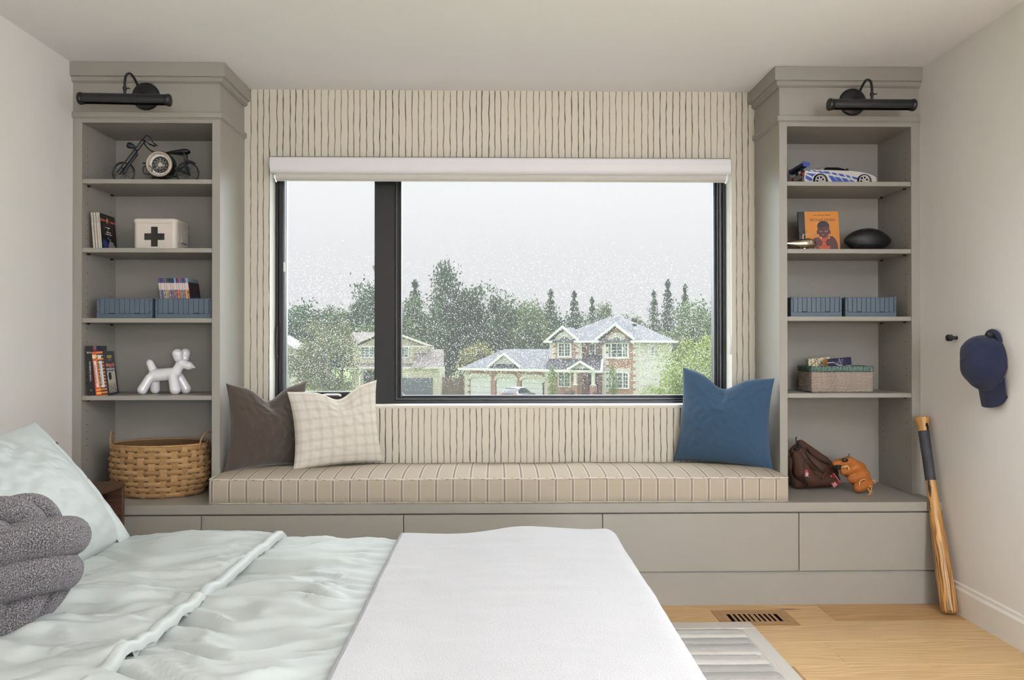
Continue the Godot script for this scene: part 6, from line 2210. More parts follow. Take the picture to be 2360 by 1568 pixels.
# a filled cushion between four corners: bottom left, bottom right, top left, top right as one faces it
func pillow_mesh(bl: Vector3, br: Vector3, tl: Vector3, tr: Vector3, thick: float, pin: float, chop: float, chop_u: float, sd: int, wr := 1.0, n := 44) -> MB:
	var nrm := (br - bl).cross(tl - bl).normalized()
	var no := noise(4.5, FastNoiseLite.TYPE_SIMPLEX_SMOOTH, 3, sd)
	var no2 := noise(14.0, FastNoiseLite.TYPE_SIMPLEX_SMOOTH, 2, sd + 1)
	var m := mb()
	var mid := (bl + br + tl + tr) / 4.0
	var upv := ((tl + tr) - (bl + br)) / 2.0
	for s in [1.0, -1.0]:
		var rows := []
		for j in n + 1:
			var row := PackedVector3Array()
			var v0 := -1.0 + 2.0 * j / n
			v0 = signf(v0) * (1.0 - pow(1.0 - absf(v0), 1.25))
			for i in n + 1:
				var u0 := -1.0 + 2.0 * i / n
				u0 = signf(u0) * (1.0 - pow(1.0 - absf(u0), 1.25))
				var e := (1.0 - u0 * u0)
				var f := (1.0 - v0 * v0)
				var u := u0 * (1.0 - pin * f)
				var v := v0 * (1.0 - pin * e * (1.0 if v0 > 0.0 else 0.6))
				# karate chop: the top edge dips and a crease runs down from it
				var dip := chop * exp(-pow((u0 - chop_u) / 0.34, 2)) * smoothstep(0.1, 1.0, v0)
				var sharp := exp(-pow((u0 - chop_u - (1.0 - v0) * 0.12) / 0.10, 2)) * smoothstep(0.25, 0.95, v0)
				var p := bl.lerp(br, (u + 1) / 2).lerp(tl.lerp(tr, (u + 1) / 2), (v + 1) / 2)
				p -= upv * dip
				var t := thick * pow(maxf(e * f, 0.0), 0.42)
				t *= 1.0 - 0.42 * sharp * minf(1.0, chop * 6.0)
				t *= 1.0 - 0.22 * smoothstep(-0.2, 1.0, v0)
				# folds pulled towards the corners and slack along the sides
				var w := no.get_noise_2d(u0 * 1.0 + 3.0 * s, v0 * 1.0) * 0.016
				var ang := atan2(v0 + 1.05, u0 + 1.05)
				var r := Vector2(u0 + 1.0, v0 + 1.0).length()
				w += sin(ang * 14.0 + no.get_noise_2d(u0, v0) * 4.0) * 0.006 * exp(-r * 2.4)
				var r2 := Vector2(1.0 - u0, v0 + 1.0).length()
				w += sin(atan2(v0 + 1.05, 1.05 - u0) * 13.0 + no.get_noise_2d(v0, u0) * 4.0) * 0.006 * exp(-r2 * 2.4)
				w += no2.get_noise_2d(u0 * 0.5, v0 * 1.6 + u0 * 0.3) * 0.0035
				t += w * wr * sqrt(maxf(e * f, 0.0))
				row.append(p + nrm * s * t * 0.5)
			rows.append(row)
		m.grid(rows, false, null, nrm * s, Rect2(0, 1, 1, -1))
	return m

func pillows() -> void:
	# brown velvet one leaning into the corner at the bookcase
	var vel := cloth(c8(82, 71, 62), c8(66, 56, 48), 40.0, 0.03, 0.2)
	vel.rim_enabled = true
	vel.rim = 1.0
	vel.rim_tint = 0.5
	var a := pillow_mesh(Vector3(-1.250, 0.560, -0.002), Vector3(-0.925, 0.556, -0.278), Vector3(-1.248, 0.972, -0.030), Vector3(-0.944, 0.968, -0.312), 0.140, 0.13, 0.15, 0.02, 3)
	tag(put(self, "throw_pillow", a.done(), vel), "brown velvet throw pillow in the corner against the bookcase side", "pillow", "throw pillows on the window seat")
	# cream plaid one in front of it
	var pn := noise(0.3, FastNoiseLite.TYPE_SIMPLEX, 2, 19)
	var im := Image.create(640, 640, false, Image.FORMAT_RGB8)
	for y in 640:
		for x in 640:
			im.set_pixel(x, y, c8(226, 219, 206).lerp(c8(204, 195, 181), clampf(0.5 + pn.get_noise_2d(x, y) * 0.8, 0, 1)))
	for g in 9:
		var c0 := 34 + g * 72
		for l in [0, 9, 18]:
			for k in 640:
				var wv := int(pn.get_noise_2d(k * 0.06, g * 30.0) * 2.0)
				for t in 2:
					var q: int = c0 + l + t + wv
					if q >= 0 and q < 640 and (k % 7 < 5 or l == 9):
						im.set_pixel(q, k, im.get_pixel(q, k).lerp(c8(122, 110, 104), 0.55))
						im.set_pixel(k, q, im.get_pixel(k, q).lerp(c8(122, 110, 104), 0.55))
	var pl := texmat(im, 0.9)
	pl.metallic_specular = 0.25
	var b := pillow_mesh(Vector3(-0.945, 0.562, -0.052), Vector3(-0.556, 0.566, -0.288), Vector3(-0.988, 0.928, -0.108), Vector3(-0.598, 0.975, -0.322), 0.150, 0.10, 0.13, 0.10, 9)
	tag(put(self, "throw_pillow", b.done(), pl), "cream linen throw pillow with thin grey plaid lines, leaning on the brown one", "pillow", "throw pillows on the window seat")
	# blue linen one at the other end
	var bl := cloth(c8(60, 86, 110), c8(46, 70, 92), 60.0, 0.04, 0.25, FastNoiseLite.TYPE_SIMPLEX)
	bl.rim_enabled = true
	bl.rim = 0.35
	bl.rim_tint = 0.6
	var c := pillow_mesh(Vector3(0.894, 0.564, -0.318), Vector3(1.300, 0.560, -0.035), Vector3(0.944, 1.036, -0.322), Vector3(1.302, 0.992, -0.018), 0.165, 0.10, 0.13, -0.06, 15)
	tag(put(self, "throw_pillow", c.done(), bl), "large blue linen throw pillow below the window end opposite the brown pillow", "pillow", "throw pillows on the window seat")

# ---------------------------------------------------------------- bed, bedding, nightstand
const BZ0 := 1.135      # far edge of the bed top
const BZ1 := 2.66
const BX1 := 0.372      # foot end
const BY := 0.552

var wn_a := noise(2.6, FastNoiseLite.TYPE_SIMPLEX_SMOOTH, 3, 201)
var wn_b := noise(7.0, FastNoiseLite.TYPE_SIMPLEX_SMOOTH, 3, 202)
var wn_c := noise(18.0, FastNoiseLite.TYPE_SIMPLEX_SMOOTH, 2, 203)

func seam_x(z: float) -> float:
	return lerpf(-0.655, -0.692, (z - 1.13) / 1.06) + 0.002 * sin(z * 5.0)

# height of the bedding under x, z without the folded layer
func bed_h(x: float, z: float) -> float:
	return BY + 0.012 * exp(-pow((x - 0.16) / 0.24, 2)) - 0.006 * smoothstep(-0.45, -0.30, x) * (1.0 - smoothstep(-0.2, 0.0, x))

# long soft folds running along the bed, deeper towards the camera side
func wrinkle(x: float, z: float) -> float:
	var near := smoothstep(1.25, 2.1, z)
	var q := wn_a.get_noise_2d(x * 0.55, z * 0.55)
	var zz := z + q * 0.16 + x * 0.10
	var w := wn_a.get_noise_2d(x * 0.45 + 9.0, zz * 1.5) * (0.010 + 0.030 * near)
	var f := wn_b.get_noise_2d(x * 0.22 + 4.0, zz * 0.95)
	w += (0.32 - absf(f)) * (0.014 + 0.022 * near)
	w += wn_b.get_noise_2d(x * 0.5 + 30.0, zz * 1.9 + 7.0) * (0.0040 + 0.0060 * near)
	w += wn_c.get_noise_2d(x * 0.30 + q, zz * 1.3) * 0.0012
	return w

# cloth that follows the bed: columns along x, rows from the far hem over the top to the near hem.
# xs: stations (x, extra drop); lift(x, z): height above the bed
func spread(xs: Array, z0: float, z1: float, hem: float, rad: float, nz: int, lift: Callable) -> Array:
	var zs := []
	for i in 8:
		zs.append([z0 + 0.004 * sin(i * 1.0), (rad) + (hem - rad) * (1.0 - i / 8.0)])
	for i in 7:
		var a := PI / 2 * i / 6.0
		zs.append([z0 + rad * (1.0 - sin(a)) * 0.0 + rad * (1.0 - cos(a)), rad * (1.0 - sin(a))])
	for i in range(1, nz):
		zs.append([lerpf(z0 + rad, z1 - rad, float(i) / nz), 0.0])
	for i in 7:
		var a := PI / 2 * i / 6.0
		zs.append([z1 - rad + rad * sin(a), rad * (1.0 - cos(a))])
	for i in range(1, 9):
		zs.append([z1 + 0.004 * sin(i * 1.0), rad + (hem - rad) * i / 8.0])
	var rows := []
	for q in zs:
		var row := PackedVector3Array()
		for s in xs:
			var x: float = s[0]
			var z: float = q[0]
			var drop: float = maxf(q[1], s[1]) if minf(q[1], s[1]) > 0.0 and maxf(q[1], s[1]) > 0.05 else q[1] + s[1]
			var fade := clampf(1.0 - drop / 0.25, 0.25, 1.0)
			row.append(Vector3(x, maxf(bed_h(x, z) + lift.call(x, z) * fade - drop, 0.06), z))
		rows.append(row)
	return rows

func foot_stations(x0: float, x1: float, n: int, rad: float, hem: float) -> Array:
	var xs := []
	for i in n:
		xs.append([lerpf(x0, x1 - rad, float(i) / n), 0.0])
	for i in 7:
		var a := PI / 2 * i / 6.0
		xs.append([x1 - rad + rad * sin(a), rad * (1.0 - cos(a))])
	for i in range(1, 9):
		xs.append([x1 + 0.004 * sin(i * 1.3), rad + (hem - rad) * i / 8.0])
	return xs

func bed_things() -> void:
	var o := thing("bed", "low dark wood bed under sage bedding, headboard against the wall behind the pillows", "bed", Vector3(-0.76, 0, 1.9))
	var T := func(a: Vector3, b: Vector3, r := 0.0) -> ArrayMesh: return spanm(a - o.position, b - o.position, r)
	put(o, "headboard", T.call(Vector3(-1.925, 0.1, 1.10), Vector3(-1.885, 0.80, 2.70), 0.006), M.walnut)
	put(o, "frame", T.call(Vector3(-1.885, 0.14, 1.18), Vector3(0.31, 0.27, 2.62), 0.006), M.walnut)
	put(o, "mattress", T.call(Vector3(-1.88, 0.272, 1.20), Vector3(0.30, 0.515, 2.60), 0.05), M.white)
	for x in [-1.8, 0.24]:
		for z in [1.24, 2.56]:
			put(o, "leg", T.call(Vector3(x - 0.03, 0.0005, z - 0.03), Vector3(x + 0.03, 0.141, z + 0.03), 0.004), M.walnut)
	# sage duvet with a folded-back layer towards the pillows
	var sage := mat(c8(170, 176, 171), 0.5, 0.0, 0.45)
	sage.rim_enabled = true
	sage.rim = 0.25
	var d := thing("duvet", "rumpled sage green duvet with a piped fold across the bed", "duvet", Vector3.ZERO)
	var xs := foot_stations(-1.87, BX1, 190, 0.045, 0.30)
	var m := mb().grid(spread(xs, BZ0, BZ1, 0.40, 0.05, 130, func(x: float, z: float) -> float:
		var tuck := smoothstep(0.0, 0.10, x + 0.40)
		return wrinkle(x, z) * (1.0 - 0.85 * tuck) + 0.004 * sin(z * 95.0 + x * 30.0 + wn_a.get_noise_2d(x, z) * 9.0) * exp(-pow((x + 0.36) / 0.07, 2)) * 0.8), false, null, Vector3(0, 1, 0))
	put(d, "lower_layer", m.done(), sage)
	# folded layer: ends in a rounded lip at the seam
	xs = []
	for i in 110:
		xs.append(float(i) / 109.0)
	var rows := []
	var st := []
	for i in 118:
		st.append([float(i), 0.0])
	var lower := []
	for q in spread(st, BZ0 - 0.012, BZ1 + 0.01, 0.34, 0.06, 130, func(_x: float, _z: float) -> float: return 0.0):
		# q holds only z and drop here; rebuild x from the seam
		var z: float = q[0].z
		var drop: float = bed_h(0.0, z) - q[0].y
		var row := PackedVector3Array()
		var sx := seam_x(z)
		for i in 118:
			var t := i / 110.0
			var x := lerpf(-1.87, sx - 0.018, minf(t, 1.0))
			var puff := (0.024 - 0.030 * smoothstep(-0.93, -1.22, x)) * (1.0 - 0.40 * pow(minf(t, 1.0), 5.0))
			var gather := 0.0035 * sin(z * 70.0 + x * 16.0 + wn_a.get_noise_2d(x * 2.0, z) * 10.0) * exp(-pow((x - sx + 0.02) / 0.08, 2))
			var y := bed_h(x, z) + (puff + wrinkle(x + 5.0, z * 1.02) * 1.15 + gather * smoothstep(1.16, 1.5, z)) * clampf(1.0 - drop / 0.25, 0.25, 1.0) - drop
			if i > 110:
				var a := (i - 110) / 7.0 * PI * 0.62
				x = sx - 0.018 + sin(a) * 0.017
				y -= (1.0 - cos(a)) * 0.0145
			row.append(Vector3(x, maxf(y, 0.07), z))
		rows.append(row)
	put(d, "folded_layer", mb().grid(rows, false, null, Vector3(0, 1, 0)).done(), sage)
	# flat stitched hem along the fold
	var hem_rows := [PackedVector3Array(), PackedVector3Array(), PackedVector3Array(), PackedVector3Array(), PackedVector3Array()]
	var z := BZ0 + 0.004
	while z < BZ1:
		var down := 0.045 * pow(clampf((1.185 - z) / 0.05, 0, 1), 2)
		var y0 := bed_h(seam_x(z), z) - down
		var wy := wrinkle(seam_x(z) + 5.0, z * 1.02) * 0.6
		for k in 5:
			var o2: Vector2 = [Vector2(-0.020, 0.0215), Vector2(-0.014, 0.0265), Vector2(-0.002, 0.0255), Vector2(0.005, 0.0190), Vector2(0.005, 0.006)][k]
			hem_rows[k].append(Vector3(seam_x(z) + o2.x, y0 + o2.y + wy, z))
		z += 0.02
	put(d, "hem", mb().grid(hem_rows, false, null, Vector3(0, 1, 0)).done(), sage)
	# white throw over the foot of the bed
	var thn := noise(0.18, FastNoiseLite.TYPE_SIMPLEX, 3, 44)
	var th := mat(Color.WHITE, 0.95, 0.0, 0.2)
	th.albedo_texture = ntex(thn, 256, ramp2(c8(174, 174, 175), c8(194, 194, 194)))
	th.heightmap_enabled = true
	th.heightmap_texture = ntex(thn, 256)
	th.heightmap_scale = 0.08
	th.uv1_scale = Vector3(3.5, 7.0, 1)
	th.rim_enabled = true
	th.rim = 0.4
	var t := foot_stations(-0.292, BX1 + 0.014, 70, 0.05, 0.22)
	var th_rows := spread(t, BZ0 - 0.014, BZ1 + 0.012, 0.30, 0.055, 110, func(x: float, z2: float) -> float:
		var e := exp(-pow((z2 - BZ0) / 0.06, 2)) * 0.006 * sin(x * 17.0)
		return 0.016 + wn_a.get_noise_2d(x * 0.7 + 20.0, z2 * 0.7) * 0.006 + wn_b.get_noise_2d(x * 0.5, z2 * 1.2) * 0.0025 + e)
	var tm := mb().grid(th_rows, false, null, Vector3(0, 1, 0))
	# its visible edge has thickness: a rolled hem
	var edge := []
	for r in th_rows:
		var p: Vector3 = r[0]
		edge.append(p + Vector3(0.0, -0.006, 0))
	var tb := thing("throw_blanket", "white fleece throw spread across the foot of the bed", "blanket", Vector3.ZERO)
	put(tb, "blanket", tm.done(), th)
	put(tb, "hem", mb().tube(edge, 0.0075, 8).done(), th)
	var foot := []
	for r in th_rows:
		foot.append(r[r.size() - 1])
	put(tb, "hem", mb().tube(foot, 0.006, 8).done(), th)
	# sage pillow leaning in front of the headboard
	var p := thing("bed_pillow", "large sage green pillow leaning upright at the head of the bed, snaps down its edge", "pillow", Vector3.ZERO)
	var pm := pillow_mesh(Vector3(-1.085, 0.560, 2.02), Vector3(-1.150, 0.552, 1.175), Vector3(-1.40, 0.930, 1.99), Vector3(-1.382, 0.918, 1.245), 0.170, 0.02, 0.05, 0.45, 33, 0.9, 60)
	put(p, "pillow_case", pm.done(), sage)
	var hem2 := pillow_mesh(Vector3(-1.128, 0.553, 1.235), Vector3(-1.136, 0.547, 1.150), Vector3(-1.376, 0.914, 1.30), Vector3(-1.388, 0.918, 1.226), 0.050, 0.0, 0.0, 0.0, 35, 0.6, 20)
	put(p, "open_hem", hem2.done(), sage)
	for q in [Vector3(-1.325, 0.853, 1.222), Vector3(-1.243, 0.745, 1.205), Vector3(-1.178, 0.634, 1.185)]:
		put(p, "snap", mb().ball(q, Vector3(0.005, 0.0045, 0.0045), 10, 6).done(), mat(c8(70, 56, 48), 0.4))
	knot_cushion()
	nightstand()

func knot_cushion() -> void:
	var o := thing("knot_cushion", "grey boucle knot cushion of thick interlaced tubes on the bed", "cushion", Vector3(-0.936, 0.700, 2.0), "", deg_to_rad(30.0))
	var n := noise(0.105, FastNoiseLite.TYPE_SIMPLEX, 2, 88)
	var bc := mat(Color.WHITE, 0.95, 0.0, 0.2)
	var g := Gradient.new()
	g.set_color(0, c8(44, 42, 43))
	g.add_point(0.45, c8(82, 78, 79))
	g.set_color(g.get_point_count() - 1, c8(176, 172, 174))
	bc.albedo_texture = ntex(n, 256, g)
	bc.heightmap_enabled = true
	bc.heightmap_texture = ntex(n, 256)
	bc.heightmap_scale = 0.45
	tri(bc, 8.5)
	bc.rim_enabled = true
	bc.rim = 0.3
	var sx := 1.0 / 5214.0
	var sy := 1.0 / 4522.0
	var P := func(pts: Array) -> Array:
		var r := []
		for q in pts:
			r.append(Vector3((q[0] - 362) * sx, (764 - q[1]) * sy, q[2] * sy))
		return spline(r, 6)
	var strands := [
		[[[-340, 560, -20], [-120, 560, 50], [120, 520, 100], [400, 490, 130], [590, 495, 100], [680, 520, 0], [640, 570, -110], [420, 620, -150]], 0.0405],
		[[[-260, 860, -20], [40, 850, 100], [120, 835, 120], [330, 805, 150], [520, 800, 130], [600, 825, 40], [580, 870, -80], [380, 920, -130]], 0.0405],
		[[[-300, 330, -80], [-120, 240, -20], [60, 215, 0], [220, 255, 10], [330, 350, 0], [390, 480, -60]], 0.0268],
		[[[60, 260, -170], [220, 215, -150], [360, 225, -150], [450, 290, -160], [510, 400, -170], [540, 560, -200]], 0.0225],
		[[[-320, 470, 40], [-160, 400, 120], [-20, 375, 150], [50, 410, 100], [40, 480, 10]], 0.0240],
		[[[380, 900, -20], [330, 1000, 20], [250, 1120, 40], [130, 1230, 30], [-20, 1320, 0], [-200, 1380, -40]], 0.0330],
		[[[560, 900, -110], [520, 1010, -90], [450, 1130, -90], [350, 1220, -100], [230, 1290, -120]], 0.0250],
		[[[660, 900, -200], [610, 1020, -190], [520, 1140, -190], [400, 1250, -200]], 0.0205],
		[[[-200, 960, 20], [-80, 1000, 70], [10, 1060, 70], [20, 1140, 20], [-80, 1240, -20]], 0.0240],
	]
	for s in strands:
		var path: Array = P.call(s[0])
		var rad := []
		var np := path.size()
		for i in np:
			var t := float(i) / (np - 1)
			var e := minf(t, 1.0 - t)
			rad.append(s[1] * (sqrt(clampf(1.0 - pow(1.0 - minf(e / 0.10, 1.0), 2), 0.02, 1.0))))
		put(o, "strand", mb().tube(path, rad, 22).done(), bc)
	# hidden filling of tube ends behind, so that the knot is closed from the side
	put(o, "inner_knot", mb().ball(Vector3(-0.03, 0.0, -0.055), Vector3(0.085, 0.10, 0.05), 20, 12).done(), bc)

func nightstand() -> void:
	var o := thing("nightstand", "dark walnut nightstand with an open front between bed pillow and bench", "nightstand", Vector3(-1.765, 0, 0.42))
	var T := func(a: Vector3, b: Vector3, r := 0.002) -> ArrayMesh: return spanm(a - o.position, b - o.position, r)
	var z0 := 0.205
	var z1 := 0.640
	put(o, "top", T.call(Vector3(-1.932, 0.5405, z0), Vector3(-1.598, 0.5625, z1)), M.walnut)
	put(o, "shelf", T.call(Vector3(-1.93, 0.19, z0 + 0.02), Vector3(-1.602, 0.21, z1 - 0.02)), M.walnut)
	for z in [[z0, z0 + 0.02], [z1 - 0.02, z1]]:
		put(o, "side", T.call(Vector3(-1.93, 0.19, z[0]), Vector3(-1.600, 0.5402, z[1])), M.walnut)
	put(o, "back", T.call(Vector3(-1.932, 0.19, z0 + 0.02), Vector3(-1.92, 0.54, z1 - 0.02)), M.walnut)
	put(o, "front_panel", T.call(Vector3(-1.90, 0.26, z0 + 0.022), Vector3(-1.66, 0.50, z1 - 0.022), 0.003), mat(c8(44, 30, 24), 0.5))  # dark block set back in the open front, darkening the recess
	for x in [-1.91, -1.615]:
		for z in [z0 + 0.02, z1 - 0.02]:
			put(o, "leg", T.call(Vector3(x - 0.014, 0.0005, z - 0.014), Vector3(x + 0.014, 0.19, z + 0.014)), M.walnut)

# ---------------------------------------------------------------- rug and floor vent
func floor_things() -> void:
	var o := thing("area_rug", "cream rug with raised grey and white pile stripes on the wood floor beside the bed", "rug", Vector3(0, 0.0004, 1.5))
	var rn := noise(0.22, FastNoiseLite.TYPE_SIMPLEX, 3, 61)
	var pile := func(a: Color, b: Color) -> StandardMaterial3D:
		var m := mat(Color.WHITE, 0.95, 0.0, 0.15)
		m.albedo_texture = ntex(rn, 256, ramp2(a, b))
		m.heightmap_enabled = true
		m.heightmap_texture = ntex(rn, 256)
		m.heightmap_scale = 0.3
		return tri(m, 9.0)
	var cream: Material = pile.call(c8(206, 196, 184), c8(232, 224, 214))
	var white: Material = pile.call(c8(218, 212, 202), c8(244, 240, 232))
	var grey: Material = pile.call(c8(160, 156, 150), c8(206, 204, 198))
	var z0 := 0.413 - 1.5
	put(o, "backing", mb().span(Vector3(-1.2, 0, z0), Vector3(1.047, 0.009, 1.2), 0.004).done(), cream)
	put(o, "border", mb().span(Vector3(-1.2, 0.002, z0 + 0.002), Vector3(1.045, 0.013, z0 + 0.078), 0.005).done(), cream)
	put(o, "border", mb().span(Vector3(0.985, 0.002, z0 + 0.079), Vector3(1.045, 0.013, 1.19), 0.005).done(), white)
	var st := [[0.496, 0.532, 1, 0.975], [0.536, 0.583, 0, 0.985], [0.584, 0.642, 1, 0.98], [0.645, 0.707, 1, 0.985], [0.712, 0.752, 0, 0.985], [0.754, 0.782, 1, 0.965], [0.786, 0.838, 0, 0.985], [0.840, 0.892, 1, 0.975], [0.895, 0.965, 1, 0.985]]
	var z := 0.970
	var k := 0
	while z < 2.3:
		var w: float = [0.04, 0.05, 0.06, 0.06, 0.045][k % 5]
		st.append([z, z + w - 0.004, [0, 1, 1, 0, 1][k % 5], 0.98])
		z += w
		k += 1
	var er := noise(30.0, FastNoiseLite.TYPE_SIMPLEX, 2, 62)
	for q in st:
		var h: float = 0.0165 if q[2] == 1 else 0.0135
		# pile bar with a slightly ragged edge
		var rows := []
		var nx := 90
		for j in 7:
			var f := j / 6.0
			var row := PackedVector3Array()
			for i in nx + 1:
				var x := lerpf(-0.2, q[3], float(i) / nx)
				var rag := er.get_noise_2d(x, q[0] * 9.0 + f) * 0.0035
				var y := 0.004 + (h - 0.004) * pow(sin(PI * clampf(f, 0.001, 0.999)), 0.35) * (1.0 if i < nx else 0.4)
				row.append(Vector3(x, y + er.get_noise_2d(x * 2.0, f * 3.0 + q[0]) * 0.0012, lerpf(q[0], q[1], f) - 1.5 + rag * (1.0 if f > 0.5 else 0.5)))
			rows.append(row)
		put(o, "pile_stripe", mb().grid(rows, false, null, Vector3(0, 1, 0)).done(), grey if q[2] == 1 else white)
	# flush wooden vent let into the boards
	var v := thing("floor_vent", "flush oak floor vent with ten dark slots in front of the bench", "floor vent", Vector3(1.086, 0.0, 0.338))
	var oak := mat(Color.WHITE, 0.45)
	oak.albedo_texture = (M.wood[0] as StandardMaterial3D).albedo_texture
	oak.albedo_color = c8(226, 220, 214)
	oak.uv1_scale = Vector3(0.5, 4.0, 1)
	var x0 := -0.160
	var x1 := 0.160
	var d := 0.095
	put(v, "slot_shade_sheet", boxm(Vector3(0, 0.00045, 0), Vector3(0.25, 0.0004, 0.12)), M.slot_shade)  # thin black sheet painting the shade below the slots
	# mitred outer frame
	for q in [[Vector2(x0, -d), Vector2(x1, -d), Vector2(x1 - 0.028, -d + 0.028), Vector2(x0 + 0.028, -d + 0.028)], [Vector2(x0, d), Vector2(x1, d), Vector2(x1 - 0.028, d - 0.028), Vector2(x0 + 0.028, d - 0.028)], [Vector2(x0, -d), Vector2(x0, d), Vector2(x0 + 0.028, d - 0.028), Vector2(x0 + 0.028, -d + 0.028)], [Vector2(x1, -d), Vector2(x1, d), Vector2(x1 - 0.028, d - 0.028), Vector2(x1 - 0.028, -d + 0.028)]]:
		var c: Vector2 = (q[0] + q[1] + q[2] + q[3]) / 4.0
		var pp := PackedVector2Array()
		for t in q:
			pp.append(Vector2(t.x + (0.0004 if t.x < c.x else -0.0004), -(t.y + (0.0004 if t.y < c.y else -0.0004))))
		put(v, "frame_rail", mb().prism(pp, 0.0022, Transform3D(Basis(Vector3(1, 0, 0), Vector3(0, 0, -1), Vector3(0, 1, 0)), Vector3(0, 0.0012, 0))).done(), oak)
	# grille: end plates, edge strips and the bars between the slots
	var gx0 := -0.108
	var gx1 := 0.1085
	var zs := 0.046
	var ze := 0.0665
	put(v, "plate", boxm(Vector3((x0 + 0.0285 + gx0) / 2, 0.0014, 0), Vector3(gx0 - x0 - 0.0285, 0.0022, ze * 2), 0.0005), oak)
	put(v, "plate", boxm(Vector3((x1 - 0.0285 + gx1) / 2, 0.0014, 0), Vector3(x1 - 0.0285 - gx1, 0.0022, ze * 2), 0.0005), oak)
	for s in [-1.0, 1.0]:
		put(v, "plate", boxm(Vector3((gx0 + gx1) / 2, 0.0014, s * (zs + ze) / 2), Vector3(gx1 - gx0, 0.0022, ze - zs), 0.0003), oak)
	var step := (gx1 - gx0) / 10.0
	for i in range(1, 10):
		var wbar := 0.0112 if i != 5 else 0.0158
		put(v, "bar", boxm(Vector3(gx0 + step * i, 0.0014, 0), Vector3(wbar, 0.0022, zs * 2), 0.0006), oak)

# ---------------------------------------------------------------- outside: ground, houses, trees, cars, rain
const GY := -4.1

func tile_img(w: int, h: int, cols: int, rows: int, gap: int, a: Color, b: Color, mortar: Color, sd: int) -> Image:
	var r := RandomNumberGenerator.new()
	r.seed = sd
	var im := Image.create(w, h, false, Image.FORMAT_RGB8)
	im.fill(mortar)
	var cw := w / cols
	var ch := h / rows
	for j in rows:
		for i in range(-1, cols):
			var c := a.lerp(b, r.randf())
			var x0 := i * cw + (cw / 2 if j % 2 else 0)
			im.fill_rect(Rect2i(x0 + gap, j * ch + gap, cw - gap, ch - gap), c)
			if x0 + cw > w:
				im.fill_rect(Rect2i(0, j * ch + gap, x0 + cw - w, ch - gap), c)
	return im

func outside() -> void:
	var lawn := mat(Color.WHITE, 0.95, 0.0, 0.2)
	lawn.albedo_texture = ntex(noise(0.05, FastNoiseLite.TYPE_SIMPLEX, 3, 91), 256, ramp2(c8(96, 118, 66), c8(140, 160, 92)))
	tri(lawn, 0.12)
	var g := struct(self, "ground", spanm(Vector3(-140, GY - 0.5, -260), Vector3(140, GY, -6)), lawn)
	var asph := mat(c8(150, 148, 146), 0.9)
	struct(self, "street", mb().span(Vector3(-90, GY - 0.1, -48), Vector3(90, GY + 0.02, -40)).done(), asph)
	brick_house()
	beige_house()
	far_house()
	trees()
	cars()
	fence()
	rain()

